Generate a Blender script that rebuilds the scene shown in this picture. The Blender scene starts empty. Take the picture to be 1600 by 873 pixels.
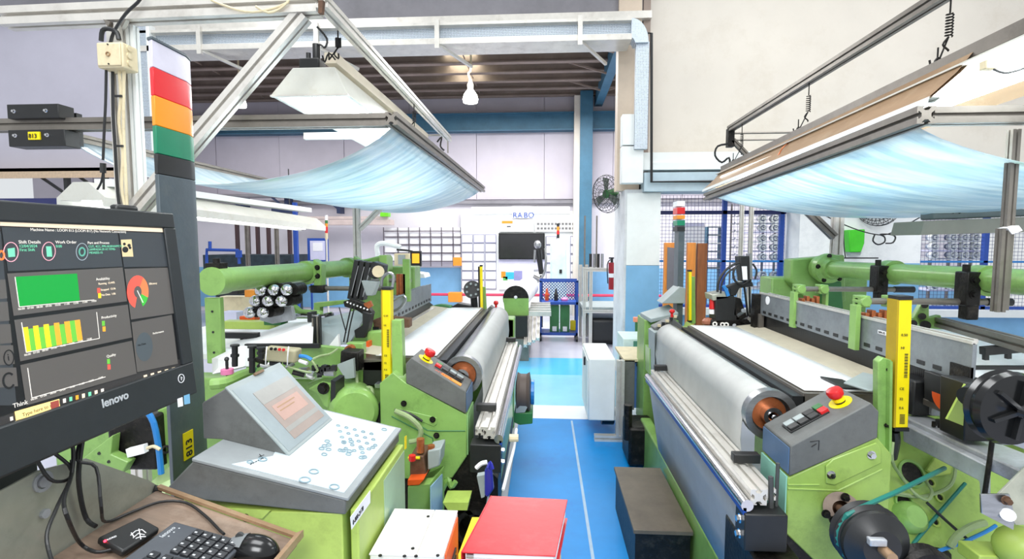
import bpy, bmesh, math, random
from mathutils import Vector, Matrix
random.seed(7)
C = bpy.context.scene.collection
# ---------------------------------------------------------------- camera, world, exposure
F = 800.0
EYE = Vector((0, 0, 1.6))
YAW = math.atan2(50, F)
PIT = math.atan2(58.5 * math.cos(YAW), F)
FW = Vector((-math.sin(YAW) * math.cos(PIT), math.cos(YAW) * math.cos(PIT), -math.sin(PIT)))
RT = Vector((math.cos(YAW), math.sin(YAW), 0))
UP = RT.cross(FW)
cam = bpy.data.cameras.new('camera')
cam.sensor_width = 36
cam.lens = 36 * F / 1600
cam.clip_start = 0.02
camo = bpy.data.objects.new('camera', cam)
C.objects.link(camo)
M3 = Matrix((RT, UP, -FW)).transposed()
camo.matrix_world = Matrix.Translation(EYE) @ M3.to_4x4()
bpy.context.scene.camera = camo
vs = bpy.context.scene.view_settings
vs.view_transform = 'Standard'
vs.look = 'None'
vs.gamma = 1
vs.use_curve_mapping = False
vs.exposure = 0.68
wd = bpy.data.worlds.new('hall_daylight')
bpy.context.scene.world = wd
wd.use_nodes = True
wd.node_tree.nodes['Background'].inputs[0].default_value = (0.93, 0.97, 1.0, 1)
wd.node_tree.nodes['Background'].inputs[1].default_value = 0.5


def lamp(name, loc, size, power, rot=(0, 0, 0), col=(1, 1, 1), sy=None):
    l = bpy.data.lights.new(name, 'AREA')
    l.shape = 'RECTANGLE'
    l.size = size
    l.size_y = sy or size
    l.energy = power
    l.color = col
    o = bpy.data.objects.new(name, l)
    C.objects.link(o)
    o.location = loc
    o.rotation_euler = rot
    return o


# unseen fill lamps added over the aisle, the looms and the far bay
lamp('hall_fill_lamp', (-0.5, 0.8, 5.2), 2.0, 80, col=(0.97, 0.99, 1))
lamp('hall_fill_lamp', (0.0, -2.6, 4.2), 2.0, 120, rot=(math.radians(35), 0, 0), col=(0.97, 0.99, 1))  # added front fill from behind the camera
lamp('hall_fill_lamp', (3.0, 3.5, 5.4), 2.0, 62, col=(0.97, 0.99, 1))
lamp('hall_fill_lamp', (-3.5, 3.5, 5.4), 2.0, 50, col=(0.97, 0.99, 1))
lamp('hall_fill_lamp', (-0.5, 8.8, 4.3), 3.5, 175, sy=2.5)
lamp('hall_fill_lamp', (-5.5, 8.8, 4.3), 3.0, 60, sy=2.5)
lamp('hall_fill_lamp', (4.0, 8.8, 4.3), 3.0, 130, sy=2.5)


# ---------------------------------------------------------------- measuring helpers (a ray of the reference view met with a real plane)
def ray(px, py):
    return FW + RT * ((px - 800) / F) + UP * ((436.5 - py) / F)


def W(px, py, Y):
    d = ray(px, py)
    return EYE + d * (Y / d.y)


def WX(px, py, X):
    d = ray(px, py)
    return EYE + d * (X / d.x)


def WZ(px, py, Z):
    d = ray(px, py)
    return EYE + d * ((Z - 1.6) / d.z)


def WP(px, py, p0, n):
    d = ray(px, py)
    return EYE + d * ((Vector(p0) - EYE).dot(n) / d.dot(n))


# ---------------------------------------------------------------- materials
def srgb(c):
    return tuple((x / 255 / 12.92) if x / 255 <= 0.04045 else ((x / 255 + 0.055) / 1.055) ** 2.4 for x in c)


MATS = {}


def mat(name, col, rough=0.5, metal=0.0, var=0.08, scale=6, bump=0.0, emit=0, alpha=None, trans=0, dirt=None, stretch=None, spec=0.5):
    if name in MATS:
        return MATS[name]
    m = bpy.data.materials.new(name)
    m.use_nodes = True
    nt = m.node_tree
    b = nt.nodes['Principled BSDF']
    c = srgb(col)
    tc = nt.nodes.new('ShaderNodeTexCoord')
    mp = nt.nodes.new('ShaderNodeMapping')
    nt.links.new(tc.outputs['Object'], mp.inputs[0])
    if stretch:
        mp.inputs['Scale'].default_value = stretch
    nz = nt.nodes.new('ShaderNodeTexNoise')
    nz.inputs['Scale'].default_value = scale
    nz.inputs['Detail'].default_value = 6
    nz.inputs['Roughness'].default_value = 0.65
    nt.links.new(mp.outputs[0], nz.inputs[0])
    rp = nt.nodes.new('ShaderNodeValToRGB')
    rp.color_ramp.elements[0].position = 0.3
    rp.color_ramp.elements[1].position = 0.7
    rp.color_ramp.elements[0].color = (*[x * (1 - var * 2) for x in c], 1)
    rp.color_ramp.elements[1].color = (*[min(1, x * (1 + var)) for x in c], 1)
    nt.links.new(nz.outputs[0], rp.inputs[0])
    out = rp.outputs[0]
    if dirt:
        dc, amt, ds = dirt
        n2 = nt.nodes.new('ShaderNodeTexNoise')
        n2.inputs['Scale'].default_value = ds
        n2.inputs['Detail'].default_value = 8
        n2.inputs['Roughness'].default_value = 0.75
        nt.links.new(tc.outputs['Object'], n2.inputs[0])
        r2 = nt.nodes.new('ShaderNodeValToRGB')
        r2.color_ramp.elements[0].position = 0.52
        r2.color_ramp.elements[1].position = 0.74
        r2.color_ramp.elements[0].color = (0, 0, 0, 1)
        r2.color_ramp.elements[1].color = (amt, amt, amt, 1)
        nt.links.new(n2.outputs[0], r2.inputs[0])
        mx = nt.nodes.new('ShaderNodeMixRGB')
        nt.links.new(r2.outputs[0], mx.inputs[0])
        nt.links.new(out, mx.inputs[1])
        mx.inputs[2].default_value = (*srgb(dc), 1)
        out = mx.outputs[0]
    nt.links.new(out, b.inputs['Base Color'])
    b.inputs['Roughness'].default_value = rough
    b.inputs['Metallic'].default_value = metal
    b.inputs['Specular IOR Level'].default_value = spec
    if bump:
        bp = nt.nodes.new('ShaderNodeBump')
        bp.inputs['Strength'].default_value = bump
        bp.inputs['Distance'].default_value = 0.01
        n3 = nt.nodes.new('ShaderNodeTexNoise')
        n3.inputs['Scale'].default_value = scale * 5
        nt.links.new(mp.outputs[0], n3.inputs[0])
        nt.links.new(n3.outputs[0], bp.inputs['Height'])
        nt.links.new(bp.outputs[0], b.inputs['Normal'])
    if emit:
        nt.links.new(out, b.inputs['Emission Color'])
        b.inputs['Emission Strength'].default_value = emit
    if alpha is not None:
        b.inputs['Alpha'].default_value = alpha
    if trans:
        b.inputs['Transmission Weight'].default_value = trans
    MATS[name] = m
    return m


GREEN = mat('loom_green_paint', (140, 182, 98), 0.28, 0, 0.10, 5, 0.05, dirt=((60, 80, 40), 0.45, 9))
LIME = mat('cabinet_lime_paint', (176, 200, 96), 0.4, 0, 0.08, 4, 0.04, dirt=((110, 120, 50), 0.35, 12))
DGREEN = mat('dark_green_paint', (52, 118, 62), 0.4, 0, 0.1, 6)
GREY = mat('console_grey_paint', (104, 106, 104), 0.55, 0, 0.08, 14, 0.08, dirt=((70, 68, 64), 0.5, 12))
LGREY = mat('light_grey_paint', (158, 168, 168), 0.45, 0, 0.06, 10)
POST = mat('post_grey_paint', (82, 94, 100), 0.38, 0, 0.08, 12, 0.05, dirt=((120, 122, 112), 0.3, 14))
BLACK = mat('black_plastic', (32, 33, 34), 0.42, 0, 0.1, 20)
BLACKG = mat('black_gloss_plastic', (22, 23, 24), 0.18, 0, 0.05, 20)
GREASY = mat('greasy_black_iron', (34, 32, 30), 0.45, 0.5, 0.3, 14, 0.25, dirt=((120, 110, 95), 0.3, 18))
ALU = mat('aluminium_profile', (222, 218, 210), 0.34, 0.4, 0.06, 8, dirt=((120, 105, 85), 0.35, 5))
ALUD = mat('dull_dark_aluminium', (140, 134, 126), 0.42, 0.7, 0.08, 8, dirt=((80, 70, 60), 0.4, 5))
STEEL = mat('brushed_steel', (176, 178, 180), 0.3, 0.9, 0.12, 12, 0.05, stretch=(1, 6, 6))
CAST = mat('cast_steel', (188, 192, 198), 0.4, 0.35, 0.12, 10, 0.2, dirt=((90, 84, 78), 0.5, 9))
ORDN = ('first', 'second', 'third', 'fourth', 'fifth', 'sixth', 'seventh')
ROWN = ('top row', 'second row', 'third row', 'fourth row', 'fifth row', 'sixth row', 'bottom row')
CHROME = mat('polished_chrome', (215, 215, 218), 0.12, 1.0, 0.05, 5)
PLATE = mat('heald_plate_aluminium', (150, 156, 160), 0.45, 0.55, 0.08, 16, 0.05, dirt=((100, 104, 108), 0.5, 7))
COPPER = mat('copper_spring', (190, 110, 66), 0.4, 0.6, 0.2, 20)
RUST = mat('rusty_brown_iron', (112, 82, 62), 0.7, 0.3, 0.25, 14, 0.2)
WHITE = mat('white_paint', (236, 240, 238), 0.45, 0, 0.03, 5)
BEIGE = mat('beige_plastic', (222, 208, 172), 0.5, 0, 0.08, 8, dirt=((140, 110, 70), 0.35, 12))
YELLOW = mat('yellow_enamel', (250, 226, 10), 0.4, 0, 0.03, 6)
RED = mat('red_plastic', (214, 34, 36), 0.3, 0, 0.05, 10)
REDC = mat('red_binder_board', (212, 42, 50), 0.35, 0, 0.1, 5, 0.06, dirt=((228, 92, 96), 0.5, 4))
ORANGE = mat('orange_paint', (238, 150, 42), 0.45, 0, 0.06, 8)
ORED = mat('orange_red_plastic', (232, 92, 34), 0.4, 0, 0.06, 8)
WOODO = mat('orange_wood', (226, 140, 60), 0.5, 0, 0.12, 3, stretch=(8, 8, 1))
WOODD = mat('brown_wood', (150, 88, 48), 0.5, 0, 0.2, 3, stretch=(8, 8, 1))
BLUE = mat('blue_enamel', (36, 78, 168), 0.4, 0, 0.06, 8)
LBLUE = mat('light_blue_wall_paint', (128, 182, 222), 0.5, 0, 0.06, 3)
STEELBLUE = mat('steel_blue_girder_paint', (64, 112, 138), 0.5, 0, 0.1, 4)
PAPER = mat('white_paper', (246, 246, 248), 0.7, 0, 0.02, 6)
PAPERL = mat('lilac_paper', (214, 214, 238), 0.7, 0, 0.04, 6)
INK = mat('black_ink', (30, 30, 34), 0.7, 0, 0.02, 6)
PINK = mat('pink_plastic', (236, 130, 180), 0.4, 0, 0.05, 8)
TEAL = mat('teal_belt', (32, 120, 110), 0.4, 0, 0.05, 8)
TEALP = mat('teal_side_panel', (150, 208, 190), 0.4, 0, 0.06, 6)
HOSEB = mat('blue_hose', (40, 130, 205), 0.35, 0, 0.05, 8)
HOSEG = mat('grey_green_cable', (150, 170, 120), 0.45, 0, 0.1, 8)
CLEARG = mat('grey_rubber', (70, 72, 72), 0.7, 0, 0.1, 20)
NAVY = mat('navy_plastic', (30, 34, 150), 0.35, 0, 0.05, 8)
BROWNP = mat('brown_grimy_desktop', (136, 116, 100), 0.5, 0, 0.2, 3, stretch=(1, 7, 1), dirt=((196, 180, 164), 0.4, 5))
GALV = mat('galvanised_sheet', (176, 178, 164), 0.34, 0.35, 0.14, 5, 0.1, dirt=((96, 92, 80), 0.4, 7))
BOARDW = mat('stained_white_metal', (232, 230, 222), 0.45, 0, 0.04, 5, dirt=((188, 150, 104), 0.6, 3.2))
CREAM = mat('cream_painted_wall', (224, 216, 204), 0.7, 0, 0.04, 0.8, 0.05, dirt=((200, 188, 170), 0.4, 2.5))
LILAC = mat('pale_lilac_wall', (226, 222, 230), 0.7, 0, 0.04, 0.8)
WALLG = mat('grey_cladding', (196, 190, 200), 0.6, 0, 0.05, 1.0)
LINTEL = mat('grey_lintel', (142, 140, 146), 0.7, 0, 0.15, 1.2)
ROOFM = mat('dark_roof_sheet', (84, 76, 74), 0.7, 0, 0.12, 2)
PURLIN = mat('brown_purlin', (150, 134, 124), 0.6, 0.2, 0.12, 3)
STONE = mat('rough_column_plaster', (222, 224, 226), 0.7, 0, 0.14, 4, 0.2, dirt=((150, 150, 156), 0.5, 8))
TUBEL = mat('lit_fluorescent_tube', (245, 252, 255), 0.4, emit=6)
REFL = mat('white_enamel_reflector', (212, 212, 202), 0.3, 0, 0.04, 5, dirt=((170, 150, 110), 0.25, 8))
BRONZE = mat('bronze_lamp_housing', (172, 140, 108), 0.4, 0.3, 0.12, 4, stretch=(1, 0.3, 1), dirt=((210, 190, 160), 0.4, 6))
SKYL = mat('skylight_sheet', (255, 250, 225), 0.5, emit=5)


def floor_mat():
    m = bpy.data.materials.new('painted_floor')
    m.use_nodes = True
    nt = m.node_tree
    b = nt.nodes['Principled BSDF']
    g = nt.nodes.new('ShaderNodeNewGeometry')
    n = nt.nodes.new('ShaderNodeTexNoise')
    n.inputs['Scale'].default_value = 1.6
    n.inputs['Detail'].default_value = 6
    nt.links.new(g.outputs['Position'], n.inputs[0])
    r = nt.nodes.new('ShaderNodeValToRGB')
    r.color_ramp.elements[0].color = (*srgb((176, 178, 196)), 1)
    r.color_ramp.elements[1].color = (*srgb((214, 214, 226)), 1)
    nt.links.new(n.outputs[0], r.inputs[0])
    nt.links.new(r.outputs[0], b.inputs['Base Color'])
    b.inputs['Roughness'].default_value = 0.22
    return m


FLOORG = floor_mat()
CYANF = mat('pale_cyan_floor_paint', (136, 206, 226), 0.22, 0, 0.06, 1.5)
CYAND = mat('bright_cyan_floor_paint', (88, 190, 236), 0.22, 0, 0.06, 1.5)
MATB = mat('blue_floor_paint', (0, 142, 220), 0.42, 0, 0.10, 1.2, 0.05, dirt=((6, 96, 190), 0.7, 1.3), spec=0.3)
LINEF = mat('grey_floor_strip', (160, 190, 214), 0.4)
WHITEF = mat('white_floor_line', (236, 240, 244), 0.3, 0, 0.05, 2)


def cloth_mat(name, col, rough=0.6, wv=140):
    m = mat(name, col, rough, 0, 0.05, 8, 0)
    nt = m.node_tree
    b = nt.nodes['Principled BSDF']
    tc = nt.nodes.new('ShaderNodeTexCoord')
    w = nt.nodes.new('ShaderNodeTexWave')
    w.bands_direction = 'Y'
    w.inputs['Scale'].default_value = wv
    nt.links.new(tc.outputs['Object'], w.inputs[0])
    bp = nt.nodes.new('ShaderNodeBump')
    bp.inputs['Strength'].default_value = 0.15
    bp.inputs['Distance'].default_value = 0.002
    nt.links.new(w.outputs[0], bp.inputs['Height'])
    nt.links.new(bp.outputs[0], b.inputs['Normal'])
    return m


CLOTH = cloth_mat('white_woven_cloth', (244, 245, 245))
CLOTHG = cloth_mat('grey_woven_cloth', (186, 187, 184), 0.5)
WARP = cloth_mat('beige_warp_threads', (214, 206, 184), 0.6, 60)
ROLLM = cloth_mat('grey_blue_wound_cloth', (172, 176, 182), 0.6, 60)


def film_mat(name, tint):
    m = bpy.data.materials.new(name)
    m.use_nodes = True
    nt = m.node_tree
    nt.nodes.remove(nt.nodes['Principled BSDF'])
    o = nt.nodes['Material Output']
    tc = nt.nodes.new('ShaderNodeTexCoord')
    mp = nt.nodes.new('ShaderNodeMapping')
    mp.inputs['Scale'].default_value = (0.8, 5, 0.8)
    nt.links.new(tc.outputs['Object'], mp.inputs[0])
    n = nt.nodes.new('ShaderNodeTexNoise')
    n.inputs['Scale'].default_value = 2.2
    n.inputs['Detail'].default_value = 5
    nt.links.new(mp.outputs[0], n.inputs[0])
    bp = nt.nodes.new('ShaderNodeBump')
    bp.inputs['Strength'].default_value = 0.8
    bp.inputs['Distance'].default_value = 0.03
    nt.links.new(n.outputs[0], bp.inputs['Height'])
    d = nt.nodes.new('ShaderNodeBsdfDiffuse')
    t = nt.nodes.new('ShaderNodeBsdfTranslucent')
    g = nt.nodes.new('ShaderNodeBsdfGlossy')
    g.inputs['Roughness'].default_value = 0.06
    n4 = nt.nodes.new('ShaderNodeTexNoise')  # mottled tint paints the film's reflections into its colour
    n4.inputs['Scale'].default_value = 3.0
    n4.inputs['Detail'].default_value = 7
    nt.links.new(mp.outputs[0], n4.inputs[0])
    r4 = nt.nodes.new('ShaderNodeValToRGB')
    r4.color_ramp.elements[0].position = 0.38
    r4.color_ramp.elements[1].position = 0.62
    r4.color_ramp.elements[0].color = (*srgb((196, 220, 232)), 1)
    r4.color_ramp.elements[1].color = (*srgb(tint), 1)
    nt.links.new(n4.outputs[0], r4.inputs[0])
    for s in (d, t):
        nt.links.new(r4.outputs[0], s.inputs[0])
    nt.links.new(bp.outputs[0], g.inputs['Normal'])
    nt.links.new(bp.outputs[0], d.inputs['Normal'])
    a = nt.nodes.new('ShaderNodeMixShader')
    a.inputs[0].default_value = 0.55
    nt.links.new(d.outputs[0], a.inputs[1])
    nt.links.new(t.outputs[0], a.inputs[2])
    a2 = nt.nodes.new('ShaderNodeMixShader')
    a2.inputs[0].default_value = 0.3
    nt.links.new(a.outputs[0], a2.inputs[1])
    nt.links.new(g.outputs[0], a2.inputs[2])
    nt.links.new(a2.outputs[0], o.inputs[0])
    return m


FILM = film_mat('glossy_white_film', (228, 242, 246))


def grille_mat():
    m = bpy.data.materials.new('perforated_steel')
    m.use_nodes = True
    nt = m.node_tree
    b = nt.nodes['Principled BSDF']
    tc = nt.nodes.new('ShaderNodeTexCoord')
    v = nt.nodes.new('ShaderNodeTexVoronoi')
    v.inputs['Scale'].default_value = 60
    v.inputs['Randomness'].default_value = 0.1
    nt.links.new(tc.outputs['Object'], v.inputs[0])
    r = nt.nodes.new('ShaderNodeValToRGB')
    r.color_ramp.elements[0].color = (*srgb((110, 120, 130)), 1)
    r.color_ramp.elements[1].color = (*srgb((206, 216, 226)), 1)
    r.color_ramp.elements[0].position = 0.25
    r.color_ramp.elements[1].position = 0.45
    nt.links.new(v.outputs[0], r.inputs[0])
    nt.links.new(r.outputs[0], b.inputs['Base Color'])
    b.inputs['Roughness'].default_value = 0.4
    b.inputs['Metallic'].default_value = 0.4
    return m


PERF = grille_mat()


# ---------------------------------------------------------------- mesh builder
OFF = {}


def V(*a):
    return Vector(a)


class MB:
    def __init__(s):
        s.v = []
        s.f = []
        s.m = []
        s.mi = 0

    def mat(s, i):
        s.mi = i
        return s

    def add(s, vs, fs):
        o = len(s.v)
        s.v += [Vector(x) for x in vs]
        s.f += [tuple(i + o for i in f) for f in fs]
        s.m += [s.mi] * len(fs)
        return s

    def box(s, a, b):
        x0, y0, z0 = a
        x1, y1, z1 = b
        return s.add([(x0, y0, z0), (x1, y0, z0), (x1, y1, z0), (x0, y1, z0), (x0, y0, z1), (x1, y0, z1), (x1, y1, z1), (x0, y1, z1)],
                     [(0, 3, 2, 1), (4, 5, 6, 7), (0, 1, 5, 4), (1, 2, 6, 5), (2, 3, 7, 6), (3, 0, 4, 7)])

    def cb(s, c, d):
        return s.box([c[i] - d[i] / 2 for i in range(3)], [c[i] + d[i] / 2 for i in range(3)])

    def frame(s, a, b, up=None):
        d = (b - a).normalized()
        u = Vector(up) if up else (Vector((0, 0, 1)) if abs(d.z) < 0.95 else Vector((0, 1, 0)))
        x = d.cross(u).normalized()
        return d, x, x.cross(d).normalized()

    def ext(s, poly, a, b, up=None, cap=True):
        """2-D polygon (side, up) swept from a to b"""
        a = Vector(a)
        b = Vector(b)
        d, x, u = s.frame(a, b, up)
        n = len(poly)
        vs = [a + x * p[0] + u * p[1] for p in poly] + [b + x * p[0] + u * p[1] for p in poly]
        fs = [(i, (i + 1) % n, n + (i + 1) % n, n + i) for i in range(n)]
        if cap:
            fs += [tuple(range(n))[::-1], tuple(range(n, 2 * n))]
        return s.add(vs, fs)

    def bar(s, a, b, w, h=None, up=None):
        h = h or w
        return s.ext([(-w / 2, -h / 2), (w / 2, -h / 2), (w / 2, h / 2), (-w / 2, h / 2)], a, b, up)

    def prof(s, a, b, w=0.04, up=None, h=None):
        """slotted aluminium profile"""
        q = []
        hw = w / 2
        hh = (h or w) / 2
        g = w * 0.11
        k = w * 0.24
        t = w * 0.07
        for sx, sy, swap in ((1, 1, 0), (1, 1, 1), (1, 1, 2), (1, 1, 3)):
            pass
        # walk round the section, one slot per side
        q = [(-hw, -hh), (-g, -hh), (-g, -hh + t), (-g * 2.2, -hh + t), (-g * 0.9, -hh + k), (g * 0.9, -hh + k), (g * 2.2, -hh + t), (g, -hh + t), (g, -hh),
             (hw, -hh), (hw, -g), (hw - t, -g), (hw - t, -g * 2.2), (hw - k, -g * 0.9), (hw - k, g * 0.9), (hw - t, g * 2.2), (hw - t, g), (hw, g),
             (hw, hh), (g, hh), (g, hh - t), (g * 2.2, hh - t), (g * 0.9, hh - k), (-g * 0.9, hh - k), (-g * 2.2, hh - t), (-g, hh - t), (-g, hh),
             (-hw, hh), (-hw, g), (-hw + t, g), (-hw + t, g * 2.2), (-hw + k, g * 0.9), (-hw + k, -g * 0.9), (-hw + t, -g * 2.2), (-hw + t, -g), (-hw, -g)]
        return s.ext(q, a, b, up)

    def cyl(s, a, b, r, n=16, r2=None, cap=True, up=None):
        a = Vector(a)
        b = Vector(b)
        r2 = r if r2 is None else r2
        d, x, u = s.frame(a, b, up)
        vs = [a + (x * math.cos(t) + u * math.sin(t)) * r for t in [2 * math.pi * i / n for i in range(n)]]
        vs += [b + (x * math.cos(t) + u * math.sin(t)) * r2 for t in [2 * math.pi * i / n for i in range(n)]]
        fs = [(i, (i + 1) % n, n + (i + 1) % n, n + i) for i in range(n)]
        if cap:
            fs += [tuple(range(n))[::-1], tuple(range(n, 2 * n))]
        return s.add(vs, fs)

    def ring(s, a, b, r, ri, n=20):
        """hollow cylinder"""
        a = Vector(a)
        b = Vector(b)
        d, x, u = s.frame(a, b)
        vs = []
        for c, rr in ((a, r), (b, r), (b, ri), (a, ri)):
            vs += [c + (x * math.cos(2 * math.pi * i / n) + u * math.sin(2 * math.pi * i / n)) * rr for i in range(n)]
        fs = []
        for k in range(4):
            o, p = k * n, ((k + 1) % 4) * n
            fs += [(o + i, o + (i + 1) % n, p + (i + 1) % n, p + i) for i in range(n)]
        return s.add(vs, fs)

    def lathe(s, a, b, prof, n=20):
        """profile of (t along a-b in metres, radius)"""
        a = Vector(a)
        b = Vector(b)
        d, x, u = s.frame(a, b)
        vs = []
        for t, r in prof:
            vs += [a + d * t + (x * math.cos(2 * math.pi * i / n) + u * math.sin(2 * math.pi * i / n)) * max(r, 1e-5) for i in range(n)]
        fs = []
        for k in range(len(prof) - 1):
            o, p = k * n, (k + 1) * n
            fs += [(o + i, o + (i + 1) % n, p + (i + 1) % n, p + i) for i in range(n)]
        fs += [tuple(range(n))[::-1], tuple(range((len(prof) - 1) * n, len(prof) * n))]
        return s.add(vs, fs)

    def sph(s, c, r, n=14, sc=(1, 1, 1)):
        c = Vector(c)
        vs = []
        m = n // 2
        for j in range(1, m):
            ph = math.pi * j / m
            for i in range(n):
                t = 2 * math.pi * i / n
                vs.append(c + Vector((math.sin(ph) * math.cos(t) * r * sc[0], math.sin(ph) * math.sin(t) * r * sc[1], math.cos(ph) * r * sc[2])))
        top = len(vs)
        vs += [c + Vector((0, 0, r * sc[2])), c - Vector((0, 0, r * sc[2]))]
        fs = []
        for j in range(m - 2):
            for i in range(n):
                fs.append((j * n + i, j * n + (i + 1) % n, (j + 1) * n + (i + 1) % n, (j + 1) * n + i)[::-1])
        for i in range(n):
            fs.append((top, i, (i + 1) % n))
            fs.append((top + 1, (m - 2) * n + (i + 1) % n, (m - 2) * n + i))
        return s.add(vs, fs)

    def poly(s, pts, d):
        """planar polygon given in 3-D, thickened by vector d"""
        pts = [Vector(p) for p in pts]
        d = Vector(d)
        n = len(pts)
        fs = [tuple(range(n)), tuple(range(n, 2 * n))[::-1]] + [(i, n + i, n + (i + 1) % n, (i + 1) % n) for i in range(n)]
        return s.add(pts + [p + d for p in pts], fs)

    def tube(s, pts, r, n=7, smooth=3):
        pts = [Vector(p) for p in pts]
        if smooth and len(pts) > 2:
            q = []
            for i in range(len(pts) - 1):
                p0 = pts[max(i - 1, 0)]
                p1, p2 = pts[i], pts[i + 1]
                p3 = pts[min(i + 2, len(pts) - 1)]
                for k in range(smooth):
                    t = k / smooth
                    q.append(0.5 * ((2 * p1) + (p2 - p0) * t + (2 * p0 - 5 * p1 + 4 * p2 - p3) * t * t + (3 * p1 - p0 - 3 * p2 + p3) * t ** 3))
            pts = q + [pts[-1]]
        vs = []
        u = None
        for i, p in enumerate(pts):
            d = (pts[min(i + 1, len(pts) - 1)] - pts[max(i - 1, 0)])
            d = d.normalized() if d.length > 1e-9 else Vector((0, 0, 1))
            if u is None:
                u = d.orthogonal().normalized()
            u = (u - d * u.dot(d))
            u = u.normalized() if u.length > 1e-6 else d.orthogonal().normalized()
            w = d.cross(u)
            vs += [p + (u * math.cos(2 * math.pi * k / n) + w * math.sin(2 * math.pi * k / n)) * r for k in range(n)]
        fs = []
        for i in range(len(pts) - 1):
            fs += [(i * n + k, i * n + (k + 1) % n, (i + 1) * n + (k + 1) % n, (i + 1) * n + k) for k in range(n)]
        fs += [tuple(range(n))[::-1], tuple(range((len(pts) - 1) * n, len(pts) * n))]
        return s.add(vs, fs)

    def build(s, name, m, parent=None, bevel=0, smooth=None, thick=0, seg=2):
        me = bpy.data.meshes.new(name)
        o = bpy.data.objects.new(name, me)
        off = Vector((0, 0, 0))
        if parent is not None:
            off = OFF[parent.name]
            OFF[o.name] = off
        me.from_pydata([v - off for v in s.v], [], s.f)
        ms = m if isinstance(m, (list, tuple)) else [m]
        for k in ms:
            me.materials.append(k)
        if len(ms) > 1:
            for p, i in zip(me.polygons, s.m):
                p.material_index = i
        bm = bmesh.new()
        bm.from_mesh(me)
        bmesh.ops.recalc_face_normals(bm, faces=bm.faces)
        bm.to_mesh(me)
        bm.free()
        C.objects.link(o)
        if parent is not None:
            o.parent = parent
        else:
            OFF[o.name] = off
        if thick:
            md = o.modifiers.new('t', 'SOLIDIFY')
            md.thickness = thick
            md.offset = 0
        if bevel:
            md = o.modifiers.new('b', 'BEVEL')
            md.width = bevel
            md.segments = seg
            md.limit_method = 'ANGLE'
            md.angle_limit = math.radians(40)
        if smooth or bevel:
            me.polygons.foreach_set('use_smooth', [True] * len(me.polygons))
            try:
                me.set_sharp_from_angle(angle=math.radians(smooth or 38))
            except Exception:
                pass
        return o


def thing(name, loc, label, cat, group=None):
    o = bpy.data.objects.new(name, None)
    o.empty_display_size = 0.1
    o.location = loc
    C.objects.link(o)
    OFF[o.name] = Vector(loc)
    return tag(o, label, cat, group)


def tag(o, label, cat, group=None):
    o['label'] = label
    o['category'] = cat
    if group:
        o['group'] = group
    return o


def struct(o):
    o['kind'] = 'structure'
    return o


def stuff(o):
    o['kind'] = 'stuff'
    return o


def copy_tree(o, parent=None):
    c = o.copy()
    C.objects.link(c)
    if parent:
        c.parent = parent
    for ch in list(o.children):
        copy_tree(ch, c)
    return c


def text(body, size, origin, right, up, m, parent, name='lettering', depth=0.0004, align='LEFT', label=None, shear=0, sx=1.0, bold=0):
    cu = bpy.data.curves.new(name, 'FONT')
    cu.body = body
    cu.size = size
    cu.align_x = align
    cu.extrude = depth
    cu.shear = shear
    cu.offset = bold
    cu.resolution_u = 3
    t = bpy.data.objects.new(name, cu)
    C.objects.link(t)
    dg = bpy.context.evaluated_depsgraph_get()
    me = bpy.data.meshes.new_from_object(t.evaluated_get(dg))
    bpy.data.objects.remove(t)
    right = Vector(right).normalized()
    up = Vector(up)
    up = (up - right * up.dot(right)).normalized()
    n = right.cross(up)
    off = OFF[parent.name]
    for v in me.vertices:
        v.co = Vector(origin) + right * v.co.x * sx + up * v.co.y + n * v.co.z - off
    me.materials.clear()
    me.materials.append(m)
    o = bpy.data.objects.new(name, me)
    C.objects.link(o)
    o.parent = parent
    OFF[o.name] = off
    if label:
        o['label'] = label
    return o


def sheet(fn, nu, nv, name, m, parent=None, thick=0.002, smooth=True):
    b = MB()
    vs = [fn(i / nu, j / nv) for j in range(nv + 1) for i in range(nu + 1)]
    fs = [(j * (nu + 1) + i, j * (nu + 1) + i + 1, (j + 1) * (nu + 1) + i + 1, (j + 1) * (nu + 1) + i) for j in range(nv) for i in range(nu)]
    b.add(vs, fs)
    o = b.build(name, m, parent, thick=thick)
    if smooth:
        o.data.polygons.foreach_set('use_smooth', [True] * len(o.data.polygons))
    return o

# ================================================================ STRUCTURE
def ubox(x0, y0, z0, x1, y1, z1, name, m, parent=None, bevel=0):
    return MB().box((x0, y0, z0), (x1, y1, z1)).build(name, m, parent, bevel)


def wb(b, x0, y0, x1, y1, Y, th):
    """box whose front face covers a rectangle of the view on the plane Y"""
    p = W(x0, y0, Y)
    q = W(x1, y1, Y)
    r = W(x0, y1, Y)
    return b.box((min(p.x, r.x), Y, min(q.z, r.z)), (q.x, Y + th, p.z))


flo = struct(ubox(-12, -1.5, -0.1, 9, 11.6, 0, 'floor', FLOORG))
b = MB().box((-0.22, -1.0, 0.0), (1.0, 4.55, 0.006))
struct(b.build('floor_mat_strip', MATB, flo))
b = MB().box((-0.3, 4.55, 0.0), (1.0, 4.93, 0.005))
o = b.build('floor_line', WHITEF, flo)
b = MB().box((0.245, -1.0, 0.006), (0.262, 4.5, 0.009))
b.build('floor_line', LINEF, flo)
b = MB().box((-0.6, 4.93, 0.0), (2.4, 6.1, 0.004))
b.build('floor_panel', CYANF, flo)
b = MB().box((-0.6, 6.1, 0.0), (0.9, 7.0, 0.004))
b.build('floor_panel', CYAND, flo)

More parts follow.
